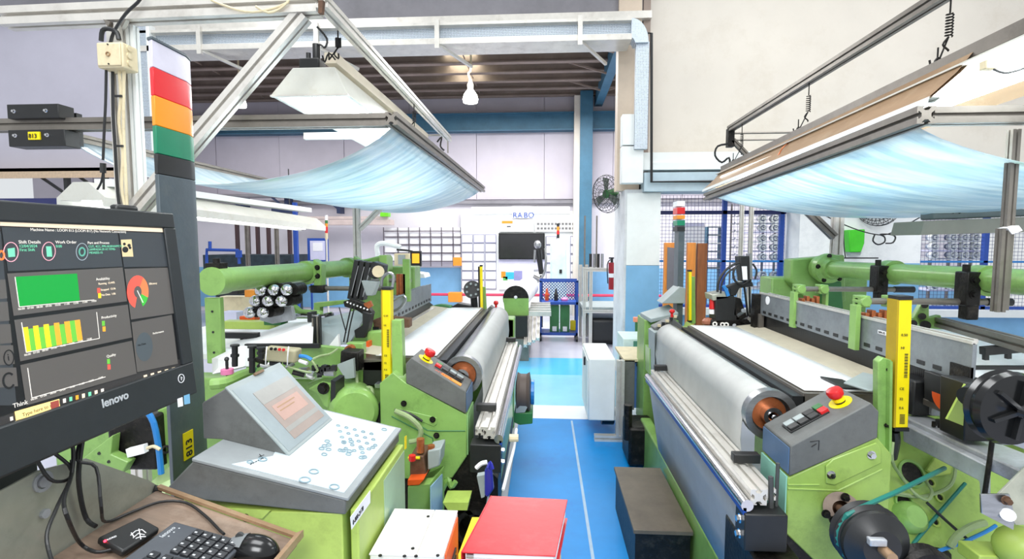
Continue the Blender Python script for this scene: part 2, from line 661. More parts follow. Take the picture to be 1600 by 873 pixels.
wf = struct(ubox(-12, 11.5, 0, 9, 11.7, 5.0, 'wall_far', LILAC))
MB().box((-12, 11.48, 0.1), (9, 11.5, 1.02)).build('wainscot', LBLUE, wf)
for k in range(14):     # upper cladding sheets, lapped
    x0 = -12 + k * 1.5
    MB().box((x0, 11.44 + 0.012 * (k % 2), 2.55), (x0 + 1.49, 11.5, 5.0)).build('cladding_panel', WALLG, wf)
MB().box((-12, 11.4, 2.45), (9, 11.5, 2.52)).build('ledge', LINTEL, wf)

ce = struct(ubox(-12, 6.2, 4.9, 9, 11.7, 5.0, 'ceiling', ROOFM))
for k in range(9):
    y = 7.1 + k * 0.52
    MB().box((-12, y, 4.74), (9, y + 0.07, 4.9)).box((-12, y - 0.05, 4.72), (9, y + 0.07, 4.745)).build('purlin', PURLIN, ce)
for k in range(8):
    x = -11 + k * 2.4
    if abs(x - 1.0) < 0.3:
        continue
    b = MB()
    for j in range(8):
        y = 7.1 + j * 0.52
        b.bar(V(x, y + 0.03, 4.80), V(x, y + 0.5, 4.80), 0.02)
    stuff(b.build('sag_rod', PURLIN, ce))
p0, p1 = WZ(692, 82, 4.88), WZ(755, 114, 4.88)
MB().box((p0.x, min(p0.y, p1.y), 4.885), (p1.x, max(p0.y, p1.y), 4.899)).build('skylight', SKYL, ce)
tr = struct(MB().bar(V(1.16, 6.9, 4.72), V(1.16, 11.45, 4.66), 0.16, 0.26).build('trim_1', STEELBLUE))
b = MB()
for s in (-1, 1):
    for k in range(3):
        y = 8.3 + k * 1.0
        b.bar(V(1.16 + s * 0.08, y, 4.55), V(1.16 + s * 0.9, y + 0.1, 4.84), 0.03)
b.build('fly_brace', PURLIN, tr)
# blue girder and stanchions of the far bay
p, q = W(300, 185, 11.3), W(957, 203, 11.3)
b = MB().box((-12, 11.3, q.z), (9, 11.33, p.z)).box((-12, 11.2, p.z - 0.02), (9, 11.44, p.z)).box((-12, 11.2, q.z), (9, 11.44, q.z + 0.02))
struct(b.build('trim_2', STEELBLUE))
p, q = W(906, 155, 11.3), W(918, 500, 11.3)
struct(MB().box((p.x, 11.1, 0), (q.x + 0.05, 11.35, 4.78)).build('trim_3', STEELBLUE))
p, q = W(897, 155, 11.3), W(905, 500, 11.3)
struct(MB().box((p.x, 11.15, 0), (q.x, 11.3, 4.7)).build('trim_4', CREAM))

# wall with the big opening, 6 m away
wr = struct(MB().box((1.2, 6.25, 2.2), (9, 6.5, 6.0)).build('wall_right', CREAM))
MB().box((1.12, 5.98, 2.42), (2.9, 6.25, 2.5)).box((1.12, 6.02, 2.5), (2.9, 6.06, 2.62)).build('ledge', WHITE, wr)
MB().box((1.12, 5.9, 2.17), (9, 6.3, 2.38)).build('sill_beam', mat('pale_blue_beam_paint', (188, 208, 218), 0.6, 0, 0.08, 3), wr)
x0, x1 = W(1250, 350, 6.1).x, W(1441, 350, 6.1).x
struct(MB().box((x0, 6.1, 1.36), (x1, 6.6, 2.2)).build('wall_pier', mat('white_pier_paint', (242, 244, 244), 0.7, 0, 0.04, 2, dirt=((190, 195, 200), 0.5, 3))))
struct(MB().box((x0, 6.1, 0), (x1, 6.6, 1.36)).build('wall_pier', LBLUE))
struct(MB().box((1.3, 6.35, 0), (9, 6.55, 0.72)).build('wall_dwarf', LBLUE))
struct(MB().box((1.3, 6.28, 0.72), (9, 6.6, 0.80)).build('window_sill', WHITE))
wl = struct(MB().box((-12, 6.2, 2.5), (-4.85, 6.4, 6.0)).build('wall_left', mat('shaded_lilac_plaster', (200, 197, 210), 0.7, 0, 0.05, 0.8, 0.05)))  # darker copy of the lilac, the wall's shade put into the colour
MB().box((-12, 6.1, 4.33), (-4.85, 6.2, 6.0)).build('painted_roof_shade', LINTEL, wl)  # dark slab stands in for roof shade at the wall top
li = struct(MB().box((-4.85, 6.15, 4.12), (1.2, 6.4, 6.0)).build('wall_lintel', LINTEL))
MB().box((-4.85, 6.05, 4.12), (1.2, 6.15, 4.2)).build('ledge', ALU, li)
# the column in the middle
cl = struct(MB().box((0.926, 6.0, 0), (1.33, 6.86, 2.2)).build('wall_column', STONE))
MB().box((0.95, 5.99, 1.335), (1.328, 6.0, 2.16)).build('white_face', WHITE, cl)
MB().box((0.95, 5.99, 0.0), (1.328, 6.0, 1.33)).build('blue_face', LBLUE, cl)
uc = struct(MB().box((0.84, 6.1, 2.2), (1.1, 6.3, 6.0)).build('wall_stanchion', mat('cream_steel_paint', (214, 196, 176), 0.6, 0, 0.08, 2)))
MB().box((1.12, 6.12, 2.2), (1.2, 6.2, 6.0)).build('rib', PURLIN, uc)
MB().box((0.80, 6.05, 4.4), (1.22, 6.12, 4.62)).build('gusset', ALUD, uc)
p, q = W(971, 181, 5.9), W(1003, 287, 5.9)
o = MB().box((p.x, 5.83, q.z), (q.x, 5.97, 2.66)).box((p.x, 5.82, 2.67), (q.x, 5.97, p.z)).build('junction_cabinet', WHITE, bevel=0.006)
tag(o, 'tall white junction cabinet fixed high on the central column', 'cabinet')

# perforated cable tray along the lintel, bending down beside the column
t = thing('cable_tray', (-1.9, 5.8, 3.85), 'long perforated metal cable tray running below the grey lintel', 'cable tray')
b = MB()
zA, zB = W(600, 42, 5.8).z, W(600, 76, 5.8).z
xL, xR = W(207, 60, 5.8).x, W(985, 60, 5.8).x
b.box((xL, 5.8, zB + 0.06), (xR, 5.84, zA - 0.02))
b.build('perforated_side', PERF, t)
MB().box((xL, 5.72, zA - 0.03), (xR, 5.86, zA)).box((xL, 5.70, zB), (xR, 6.05, zB + 0.06)).build('rim', ALU, t)
b = MB()
pts = [V(xR + 0.16 * math.sin(a), 5.8, (zA + zB) / 2 - 0.16 + 0.16 * math.cos(a)) for a in [math.pi / 2 * i / 5 for i in range(6)]]
zc_ = zB - 0.02
hh_ = zA - zc_
arc_ = [V(xR + hh_ * 0.72 * math.sin(a), 5.74, zc_ + hh_ * math.cos(a)) for a in [math.pi / 2 * i / 8 for i in range(9)]]
arc_ += [V(xR + 0.04 * math.sin(a), 5.74, zc_ + 0.05 * math.cos(a)) for a in [math.pi / 2 * i / 4 for i in range(4, -1, -1)]]
b.poly(arc_, (0, 0.18, 0))
b.build('bend', PERF, t)
MB().box((xR + 0.06, 5.78, 2.62), (xR + 0.2, 5.85, zB)).build('drop_tray', PERF, t)
for x in (-3.9, -2.55, -1.2, 0.35):
    MB().box((x, 5.68, zB - 0.05), (x + 0.05, 5.72, zA + 0.02)).bar(V(x + 0.02, 5.7, zB), V(x + 0.35, 6.1, zB - 0.12), 0.03).build('bracket', ALU, t)
t = thing('cable_tray', (-4.8, 5.75, 3.3), 'vertical perforated cable tray dropping beside the grey hanging post', 'cable tray')
MB().box((-4.78, 5.72, 2.4), (-4.5, 5.78, 4.05)).build('perforated_side', PERF, t)
MB().box((-4.86, 5.7, 2.4), (-4.78, 5.8, 4.05)).box((-4.5, 5.7, 2.4), (-4.46, 5.8, 4.05)).build('rim', WHITE, t)
# dark conduit pipe on the cream wall
b = MB()
a = W(1018, 52, 5.87)
c = W(1018, 284, 5.87)
b.tube([a + V(-0.06, 0, 0), a, c, c + V(0.9, 0, 0.0)], 0.016, 8, 1)
tag(b.build('conduit_pipe', BLACK), 'thin black conduit pipe running down the cream wall', 'pipe')
# left ledge tray with brackets
t = thing('cable_tray', (-6, 6.0, 2.5), 'beige perforated wall tray on brackets below the lilac wall', 'cable tray')
MB().box((-10, 5.95, 2.46), (-4.7, 6.2, 2.5)).box((-10, 5.95, 2.38), (-4.7, 5.97, 2.5)).build('tray', mat('beige_tray', (216, 190, 160), 0.5, 0.2, 0.1, 40), t)
for px in (50, 110):
    p = W(px, 270, 5.95)
    MB().bar(V(p.x, 6.0, 2.44), V(p.x + 0.35, 6.1, 2.15), 0.03).bar(V(p.x + 0.4, 6.0, 2.44), V(p.x + 0.4, 6.0, 2.05), 0.05).build('bracket', BLACK, t)
MB().box((-10, 6.3, 2.0), (-4.7, 6.35, 2.05)).build('rail', INK, t)
# ================================================================ BACKGROUND THINGS
# ---- far wall: boards, sheets, screen
def wbox(x0, y0, x1, y1, Y, th, name, m, parent=None, bevel=0):
    b = MB()
    wb(b, x0, y0, x1, y1, Y, th)
    return b.build(name, m, parent, bevel)


o = wbox(721, 330, 912, 492, 11.38, 0.06, 'display_board', WHITE)
tag(o, 'large white display board covering the far wall behind the blue trolley', 'board')
for i in range(3):
    for j in range(6):
        x, y = 722 + i * 18.5, 367 + j * 14.4
        m = PAPERL if (j == 0 and i) else PAPER
        o = MB()
        wb(o, x, y, x + 15.5, y + 11.5, 11.35, 0.02)
        o.mat(1)
        wb(o, x - 1, y - 1, x + 16.5, y + 12.5, 11.362, 0.015)
        o = o.build('notice_sheet', [m, mat('grey_sheet_frame', (150, 150, 175), 0.6)])
        tag(o, '%s notice sheet left of the black screen, %s column from left, %s' % ('lilac' if m is PAPERL else 'white', ORDN[i], ROWN[j] if j < 5 else 'bottom row'), 'notice', 'notice sheets left of the black screen')
for j in range(5):
    for i, x in enumerate((854, 892)):
        y = 370 + j * 14.3
        b = MB()
        wb(b, x, y, x + 15, y + 11, 11.35, 0.02)
        b.mat(1)
        wb(b, x - 1.2, y - 1.2, x + 16.2, y + 12.2, 11.362, 0.015)
        b.mat(2)
        wb(b, x + 4, y + 3, x + 11, y + 7, 11.345, 0.01)
        o = b.build('notice_sheet', [PAPER, mat('grey_sheet_frame', (150, 150, 175), 0.6), PAPERL])
        tag(o, 'framed white notice sheet %s the tall pale cabinet, %s' % (('left of', 'right of')[i], ROWN[j] if j < 4 else 'lowest row'), 'notice', 'notice sheets beside the tall pale cabinet')
t = thing('wall_screen', tuple(W(815, 384, 11.3)), 'large switched-off black flat screen mounted on the far white board', 'screen')
wbox(779, 364, 851, 405, 11.28, 0.07, 'bezel', BLACKG, t, 0.01)
wbox(781, 366, 849, 403, 11.275, 0.01, 'screen_glass', mat('dark_screen_glass', (44, 44, 46), 0.15), t)
o = wbox(779, 405, 851, 421, 11.34, 0.03, 'notice_strip', PAPERL)
tag(o, 'lilac paper strip hanging directly under the black wall screen', 'notice')
t = thing('poster', tuple(W(815, 440, 11.3)), 'poster with orange and cyan picture patches under the black wall screen', 'poster')
wbox(780, 421, 834, 452, 11.34, 0.03, 'sheet', PAPER, t)
for (x0, y0, x1, y1, m) in ((783, 424, 790, 434, ORANGE), (790, 425, 803, 436, mat('cyan_print', (60, 190, 215), 0.6)), (803, 423, 816, 438, mat('lilac_print', (150, 150, 200), 0.6)), (786, 432, 793, 438, mat('green_print', (90, 180, 90), 0.6))):
    wbox(x0, y0, x1, y1, 11.335, 0.01, 'picture_patch', m, t)
t = thing('wall_poster', tuple(W(875, 350, 11.3)), 'wide white poster with two rows of small print above the framed notices', 'poster')
wbox(836, 345, 912, 362, 11.33, 0.03, 'sheet', PAPER, t)
b = MB()
for j in range(2):
    for i in range(13):
        wb(b, 839 + i * 5.5, 348 + j * 7, 842.8 + i * 5.5, 351.5 + j * 7, 11.325, 0.01)
stuff(b.build('print', mat('grey_print', (120, 120, 120), 0.7), t))
t = thing('wall_poster', tuple(W(800, 350, 11.3)), 'white poster with an orange swoosh directly above the black screen', 'poster')
wbox(780, 342, 834, 362, 11.33, 0.03, 'sheet', PAPER, t)
wbox(784, 345, 801, 349, 11.325, 0.01, 'swoosh', ORANGE, t)
wbox(792, 353, 798, 354.5, 11.325, 0.01, 'caption', INK, t)
t = thing('blue_lettered_sign', tuple(W(816, 334, 11.3)), 'white sign with blue capital letters above the display board', 'sign')
wbox(800, 322, 832, 341, 11.3, 0.03, 'sheet', PAPER, t)
text('BO', 0.17, W(818, 340, 11.28), (1, 0, 0), (0, 0, 1), BLUE, t, depth=0.002)
text('RA', 0.17, W(801, 340, 11.28), (1, 0, 0), (0, 0, 1), BLUE, t, depth=0.002)
b = MB()
wb(b, 737, 323, 890, 334, 11.36, 0.03)
o = b.build('white_wall_duct', WHITE)
tag(o, 'long white wall duct above the display board behind the blue letters', 'duct')
# grid rack with white bins
t = thing('bin_rack', tuple(W(660, 385, 11.2)), 'thin dark wire grid rack of white bins on the far wall', 'rack')
b = MB()
for x in (600, 622, 639, 656, 673, 690, 708, 720):
    wb(b, x - 0.5, 355, x + 0.6, 416, 11.2, 0.015)
for y in (361, 370, 382, 395, 408):
    wb(b, 600, y - 0.5, 720, y + 0.5, 11.2, 0.015)
b.build('wire_grid', mat('dark_rack_wire', (92, 84, 92), 0.5), t)
for i, x in enumerate((601, 623, 640, 657, 674, 691, 709)):
    for j, y in enumerate((356, 363, 372, 384, 397)):
        x1 = (622, 639, 656, 673, 690, 708, 720)[i]
        y1 = (360, 369, 381, 394, 407)[j]
        o = wbox(x + 0.5, y, x1 - 1, y1, 11.24, 0.12, 'storage_bin', PAPER)
        tag(o, 'white storage bin in the far wire grid rack, %s from the left, %s' % (ORDN[i], ROWN[j] if j < 4 else 'lowest row'), 'bin', 'white bins in the wire grid rack')
o = wbox(708, 402, 721, 415, 11.16, 0.06, 'orange_card', ORANGE)
tag(o, 'small orange card hung at the lower corner of the wire rack', 'card')
o = wbox(700, 457, 721, 472, 10.9, 0.2, 'orange_box', ORANGE, None, 0.01)
tag(o, 'orange box mounted on the red rail in front of the blue wall', 'box')
p = W(650, 460, 11.0)
o = MB().cyl(V(-4, 11.05, p.z), V(2.5, 11.05, p.z), 0.03, 8).build('guard_rail', mat('pink_red_rail_paint', (222, 60, 96), 0.4))
tag(o, 'long pinkish red rail low along the far blue wall', 'rail')
# tall pale cabinet with signal light
t = thing('control_cabinet', tuple(W(873, 500, 10.2)), 'tall pale green electrical cabinet with small signal light on top', 'cabinet')
wbox(860, 374, 885, 503, 10.2, 0.4, 'body', mat('pale_mint_enamel', (212, 234, 230), 0.4), t, 0.01)
wbox(862, 377, 883, 466, 10.18, 0.02, 'door', mat('pale_mint_enamel', (212, 234, 230), 0.4), t, 0.006)
wbox(874, 421, 878, 427, 10.16, 0.03, 'lock', BLACK, t)
for k, (m, y0, y1) in enumerate(((BLACK, 366, 372), (RED, 360, 366), (ORANGE, 354, 360), (BLACK, 349, 354))):
    p, q = W(872, y0, 10.3), W(872, y1, 10.3)
    MB().cyl(q, p, 0.028, 10).build('light_segment', m, t)
# robot-like winding head
t = thing('winding_head', tuple(W(845, 440, 9.6)), 'silver and black jointed winding head standing in front of the screen', 'machine')
MB().sph(W(840, 382, 9.6), 0.07, 10, (1, 1, 1.2)).build('head_cap', STEEL, t)
MB().cyl(W(841, 390, 9.6), W(846, 428, 9.6), 0.06, 10, 0.045).build('column', BLACK, t)
MB().tube([W(852, 388, 9.55), W(853, 410, 9.5), W(849, 430, 9.5), W(838, 442, 9.5)], 0.025, 7).tube([W(836, 390, 9.5), W(835, 410, 9.5)], 0.02, 6).build('arm', STEEL, t)
MB().cyl(W(833, 432, 9.5), W(846, 438, 9.5), 0.04, 8).build('joint', STEEL, t)
MB().cyl(V(W(846, 430, 9.6).x, 9.6, 0), W(846, 430, 9.6), 0.03, 8).build('post', BLACK, t)
# blue trolley
t = thing('tool_trolley', (0.25, 8.25, 0), 'blue steel trolley with mesh sided top shelf standing on the far floor', 'trolley')
x0, x1, ya, yb = -0.07, 0.55, 8.2, 8.6
for x in (x0, x1 - 0.035):
    for y in (ya, yb - 0.035):
        MB().box((x, y, 0.1), (x + 0.035, y + 0.035, 0.98)).build('leg', BLUE, t)
        MB().cyl(V(x, y + 0.017, 0.045), V(x + 0.035, y + 0.017, 0.045), 0.045, 10).box((x + 0.008, y + 0.008, 0.045), (x + 0.028, y + 0.028, 0.1)).build('caster', BLACK, t)
MB().box((x0, ya, 0.1), (x1, yb, 0.14)).build('shelf', BLUE, t)
MB().box((x0, ya, 0.60), (x1, yb, 0.64)).build('shelf', BLUE, t)
MB().box((x0, ya, 0.96), (x1, ya + 0.03, 0.99)).box((x0, yb - 0.03, 0.96), (x1, yb, 0.99)).build('top_rail', BLUE, t)
b = MB()
for k in range(24):
    xa = x0 + k * 0.05 - 0.3
    for s in (1, -1):
        p, q = (V(xa, yb - 0.03, 0.64), V(xa + 0.32, yb - 0.03, 0.96))
        if s < 0:
            p, q = V(xa + 0.32, yb - 0.03, 0.64), V(xa, yb - 0.03, 0.96)
        lo, hi = (p, q) if p.x < q.x else (q, p)
        if hi.x < x0 or lo.x > x1:
            continue
        def at(x):
            return lo + (hi - lo) * ((x - lo.x) / (hi.x - lo.x))
        b.bar(at(max(lo.x, x0)), at(min(hi.x, x1)), 0.02, 0.01)
stuff(b.build('mesh_panel', BLUE, t))
for x, l in ((0.10, 'left'), (0.27, 'right')):
    o = MB().box((x, 8.3, 0.14), (x + 0.15, 8.5, 0.57)).mat(1).box((x + 0.04, 8.295, 0.15), (x + 0.11, 8.3, 0.23)).build('green_case', [DGREEN, PAPER], bevel=0.008)
    tag(o, 'dark green case with white tag, %s one on the lower trolley shelf' % l, 'case')
o = MB().box((0.44, 8.45, 0.14), (0.53, 8.55, 0.3)).build('yellow_tin', YELLOW, bevel=0.006)
tag(o, 'small yellow tin on the lower shelf of the blue trolley', 'tin')
for x, m, l in ((0.05, ORED, 'orange spray can at the left end of the trolley top shelf'), (0.34, PINK, 'pink cloth bundle on the trolley top shelf'), (0.2, BLACK, 'black upright tool standing mid trolley top shelf')):
    o = MB().lathe(V(x, 8.4, 0.64), V(x, 8.4, 0.84), [(0, 0.03), (0.1, 0.035), (0.14, 0.02), (0.2, 0.012)] if m is not PINK else [(0, 0.05), (0.03, 0.06), (0.06, 0.02)], 10).build('trolley_item', m)
    tag(o, l, 'tool')
# distant loom with the big roll
t = thing('distant_loom', (-0.4, 7.2, 0), 'distant green loom front with a wound white roll behind the left loom', 'loom')
p = W(806, 466, 7.0)
MB().cyl(p + V(0, 0, 0), p + V(0.12, 1.8, 0), 0.175, 24).build('cloth_roll', ROLLM if 0 else CLOTH, t, smooth=40)
MB().cyl(p + V(0, -0.03, 0), p + V(0, 0.0, 0), 0.178, 24).build('roll_end', GREASY, t, smooth=40)
MB().sph(p + V(0, -0.04, 0.02), 0.025, 8).build('spindle_cap', PAPER, t)
b = MB()
b.poly([W(786, 466, 6.95), W(826, 466, 6.95), W(826, 492, 6.95), W(818, 496, 6.95), W(790, 494, 6.95)], (0, 0.04, 0))
b.build('side_plate', GREEN, t)
MB().box((-0.62, 6.8, 0.0), (-0.2, 8.6, 0.30)).build('base', ALUD, t)
MB().box((-0.60, 6.85, 0.30), (-0.22, 7.0, 0.6)).build('black_block', BLACK, t)
for k in range(4):
    x = -0.22 + k * 0.055
    MB().prof(V(x - 0.02, 6.6, 0.25 + 0.03 * k), V(x - 0.02, 8.1, 0.54 + 0.03 * k), 0.045).build('rail', ALU, t)
for k in range(5):
    MB().box((-0.2, 6.9 + k * 0.26, 0.60), (0.1, 6.96 + k * 0.26, 0.66)).build('crossbar', ALU, t)
# aluminium rack table left of the column
t = thing('profile_table', (0.9, 8.4, 0), 'aluminium profile work table half hidden behind the central column', 'table')
for x in (0.62, 0.72, 1.5):
    for y in (7.9, 8.7):
        MB().prof(V(x, y, 0), V(x, y, 1.22), 0.05).build('leg', ALU, t)
MB().prof(V(0.6, 7.9, 1.18), V(1.5, 7.9, 1.18), 0.06).build('top_rail', ALU, t)
MB().box((0.6, 7.88, 0.56), (1.55, 8.75, 0.60)).build('shelf', LGREY, t)
MB().prof(V(0.6, 7.88, 0.54), V(1.5, 7.88, 0.54), 0.05).build('shelf_rail', ALU, t)
b = MB().cyl(V(0.62, 7.9, 1.22), V(0.62, 7.9, 2.0), 0.012, 6).cyl(V(0.8, 7.9, 1.22), V(0.8, 7.9, 2.0), 0.012, 6)
b.build('upright_rod', ALUD, t)
for k in range(4):
    MB().cyl(V(0.72 + k * 0.06, 8.0, 1.2), V(0.72 + k * 0.06, 8.0, 1.42), 0.022, 10).build('spindle', STEEL if k % 2 else BLACK, t)
o = MB().box((0.72, 7.95, 0.02), (1.3, 8.6, 0.42)).build('black_bin', BLACK, bevel=0.06, seg=3)
tag(o, 'rounded black bin on the floor beneath the aluminium table shelf', 'bin')
t = thing('fire_extinguisher', tuple(W(955, 450, 6.9)), 'red fire extinguisher with white bands hung on the column side', 'fire extinguisher')
a, c = W(956, 410, 6.95), W(956, 452, 6.95)
MB().cyl(c, a, 0.045, 12).build('cylinder', mat('dark_red_enamel', (160, 30, 44), 0.3), t, smooth=40)
MB().cyl(c + (a - c) * 0.45, c + (a - c) * 0.6, 0.046, 12).build('label_band', PAPER, t)
MB().cyl(a, a + V(0, 0, 0.06), 0.018, 8).box((a.x - 0.04, a.y - 0.01, a.z + 0.05), (a.x + 0.03, a.y + 0.01, a.z + 0.07)).build('valve', BLACK, t)
MB().tube([a + V(-0.02, 0, 0.04), a + V(-0.06, 0, -0.03), c + V(-0.055, 0, 0.08)], 0.008, 6).build('hose', BLACK, t)


def fan(cx, cy, Y, r, label, tilt=0.5, side=1):
    c = W(cx, cy, Y)
    n = V(-0.75 * side, -0.6, -0.15).normalized()
    t = thing('wall_fan', tuple(c), label, 'fan')
    e1 = n.orthogonal().normalized()
    e2 = n.cross(e1)
    b = MB()
    for k in range(6):
        rr = r * math.sin(math.pi / 2 * (k + 1) / 6)
        dd = 0.09 * math.cos(math.pi / 2 * (k + 1) / 6)
        b.tube([c + n * dd + (e1 * math.cos(a) + e2 * math.sin(a)) * rr for a in [2 * math.pi * i / 24 for i in range(25)]], 0.0035, 4, 0)
    for i in range(26):
        a = 2 * math.pi * i / 26
        d = e1 * math.cos(a) + e2 * math.sin(a)
        b.tube([c + n * 0.09 + d * 0.03, c + n * 0.075 + d * r * 0.5, c + n * 0.04 + d * r * 0.85, c + d * r], 0.0028, 4, 0)
        b.tube([c + d * r, c - n * 0.07 + d * r * 0.6, c - n * 0.08 + d * 0.06], 0.0028, 4, 0)
    stuff(b.build('wire_cage', BLACK, t))
    for k in range(3):
        a = 2 * math.pi * k / 3
        d = e1 * math.cos(a) + e2 * math.sin(a)
        g = n.cross(d)
        MB().poly([c + d * 0.04 - g * 0.02, c + d * r * 0.8 - g * 0.05, c + d * r * 0.85 + g * 0.06, c + d * 0.04 + g * 0.03], n * 0.006).build('blade', mat('smoky_fan_blade', (110, 118, 110), 0.3), t)
    MB().cyl(c - n * 0.16, c + n * 0.02, 0.055, 12).build('motor', DGREEN, t)
    MB().tube([c - n * 0.14, c - n * 0.18 + V(0, 0, -0.1), c - n * 0.2 + V(0.12 * side, 0.1, -0.2)], 0.02, 8).build('bracket', BLACK, t)
    return t


fan(948, 303, 6.6, 0.24, 'black wire caged wall fan on the left side of the central column', side=1)
fan(1372, 322, 5.95, 0.22, 'black wire caged wall fan on the white pier under the right film', side=1)

# pendant lamps in the far bay
for (px, py, Y, l) in ((735, 152, 8.0, 'lit bell shaped pendant lamp hanging below the skylight'), (374, 160, 9.0, 'lit pendant lamp glimpsed behind the left diagonal brace')):
    p = W(px, py, Y)
    t = thing('pendant_lamp', tuple(p), l, 'lamp')
    MB().lathe(p + V(0, 0, -0.08), p + V(0, 0, 0.2), [(0, 0.11), (0.05, 0.12), (0.12, 0.10), (0.19, 0.05), (0.22, 0.03)], 20).build('glass_shade', mat('lit_lamp_glass', (255, 252, 240), 0.3, emit=2.5), t, smooth=60)
    MB().lathe(p + V(0, 0, 0.13), p + V(0, 0, 0.3), [(0, 0.045), (0.06, 0.05), (0.1, 0.03), (0.14, 0.02)], 12).build('socket', BEIGE, t, smooth=40)
    MB().tube([p + V(0, 0, 0.26), p + V(-0.03, 0, 0.36), p + V(0.01, 0, 0.45), V(p.x, p.y, 4.9)], 0.016, 7).build('stem', BEIGE, t)

# ---- far left bay
for i, px in enumerate((367, 384, 399, 416, 449)):
    a, c = W(px, 364, 10.5), W(px + 4.5, 400, 10.5)
    o = MB().box((a.x, 10.5, 0.0), (c.x, 10.6, a.z + 0.3)).build('dark_post', mat('maroon_post_paint', (74, 52, 54), 0.5))
    tag(o, 'slim dark maroon post in the far left bay, %s from the left' % ORDN[i], 'post', 'dark maroon posts in the far left bay')
for i, px in enumerate((386, 432)):
    a, c = W(px, 364, 8.5), W(px + 5, 415, 8.5)
    o = MB().prof(V(a.x, 8.5, 0), V(a.x, 8.5, a.z + 0.2), 0.055).build('profile_post', ALUD)
    tag(o, 'dull aluminium post behind the left green tube, %s' % ('left one', 'right one')[i], 'post', 'dull posts behind the left loom tube')
p = W(459, 400, 9.5)
o = MB().box((p.x, 9.5, 0), (p.x + 0.07, 9.57, 2.35)).build('blue_post', BLUE)
tag(o, 'blue upright post in the far left bay beside the framed board', 'post')
b = MB()
wb(b, 318, 398, 455, 425, 9.6, 0.8)
b.box((W(330, 420, 9.6).x, 9.7, 0), (W(445, 420, 9.6).x, 10.3, W(380, 424, 9.6).z + 0.05))
o = b.build('dark_machine', mat('dark_blue_green_machine', (40, 56, 64), 0.5, 0, 0.3, 8))
tag(o, 'long low dark machine housing across the far left bay', 'machine')
t = thing('blue_rail_frame', tuple(W(350, 405, 9.2)), 'blue tubular frame standing on the dark machine at far left', 'frame')
b = MB().tube([W(323, 412, 9.2), W(323, 390, 9.2), W(372, 391, 9.2), W(374, 412, 9.2)], 0.03, 6, 0).tube([W(328, 390, 9.2), W(328, 377, 9.2)], 0.03, 6, 0)
b.build('tube_rail', BLUE, t)
wbox(368, 391, 376, 402, 9.15, 0.05, 'plate', BLUE, t)
t = thing('framed_board', tuple(W(497, 390, 10)), 'blue framed information board beside the blue post in the far left bay', 'board')
wbox(481, 372, 513, 410, 10.0, 0.04, 'frame', BLUE, t)
wbox(485, 376, 508, 406, 9.99, 0.02, 'sheet', PAPERL, t)
wbox(489, 379, 504, 392, 9.985, 0.01, 'white_page', PAPER, t)
for px in (484, 509):
    MB().box((W(px, 408, 10).x, 10.0, 0), (W(px, 408, 10).x + 0.03, 10.03, W(px, 408, 10).z)).build('leg', BLUE, t)
t = thing('signal_tower', tuple(W(510, 373, 9.5)), 'small distant signal tower light with red orange green bands', 'signal light')
for k, (m, y0, y1) in enumerate(((PAPER, 336, 344), (DGREEN, 344, 349), (ORANGE, 349, 354), (RED, 354, 364), (BEIGE, 364, 374))):
    MB().cyl(W(510, y1, 9.5), W(510, y0, 9.5), 0.028, 8).build('light_segment', m, t)
MB().cyl(V(W(510, 373, 9.5).x, 9.5, 0), W(510, 373, 9.5), 0.02, 6).build('pole', ALU, t)
t = thing('wall_pipe', tuple(W(450, 306, 11)), 'grey pipe on dark brackets high on the far left wall', 'pipe')
p = W(450, 306, 11.1)
MB().cyl(V(-9, 11.1, p.z), V(W(585, 308, 11.1).x, 11.1, p.z), 0.045, 8).build('pipe', LINTEL, t)
for px in (373, 442, 524):
    q = W(px, 308, 11.1)
    MB().box((q.x, 11.15, q.z - 0.35), (q.x + 0.08, 11.4, q.z)).bar(V(q.x - 0.25, 11.1, q.z), V(q.x + 0.02, 11.2, q.z - 0.25), 0.05).build('bracket', mat('dark_blue_bracket', (38, 52, 86), 0.5), t)
p = W(452, 328, 10.9)
o = MB().box((p.x - 0.35, 10.8, p.z - 0.06), (p.x + 0.15, 11.0, p.z + 0.06)).build('wall_blower', mat('dark_blue_bracket', (38, 52, 86), 0.5))
tag(o, 'dark blue box hung under the grey wall pipe in the far left bay', 'box')
b = MB()
wb(b, 470, 343, 610, 351, 11.0, 0.3)
wb(b, 480, 338, 605, 342, 11.0, 0.1)
o = b.build('beige_wall_trunking', mat('pinkish_trunking', (214, 196, 190), 0.6))
tag(o, 'pinkish beige trunking along the far wall behind the lamp post', 'trunking')
o = wbox(594, 325, 606, 338, 10.9, 0.2, 'green_wall_lamp', mat('lime_lamp', (120, 220, 40), 0.4))
tag(o, 'small lime green lamp box under the left film near the far wall', 'lamp')
# machine monitors behind the left loom
t = thing('small_monitor', tuple(W(650, 410, 6.0)), 'small orange lit monitor on an arm above the left loom', 'monitor')
wbox(641, 392, 658, 416, 6.0, 0.05, 'bezel', BLACK, t, 0.005)
wbox(644, 396, 655, 411, 5.99, 0.02, 'screen', mat('orange_lit_screen', (240, 170, 40), 0.4, emit=0.6), t)
MB().tube([W(650, 414, 6.07), W(648, 424, 6.07), V(W(648, 424, 6.07).x, 6.07, 0)], 0.015, 6, 0).build('arm', BLACK, t)
t = thing('white_terminal', tuple(W(630, 420, 6.3)), 'pale terminal box with grey window left of the small orange monitor', 'terminal')
wbox(616, 396, 640, 425, 6.3, 0.1, 'body', BEIGE, t, 0.01)
MB().box((W(628, 424, 6.3).x - 0.02, 6.32, 0), (W(628, 424, 6.3).x + 0.02, 6.36, W(628, 424, 6.3).z + 0.02)).build('stand', ALUD, t)
wbox(622, 398, 633, 413, 6.29, 0.02, 'window', LGREY, t)
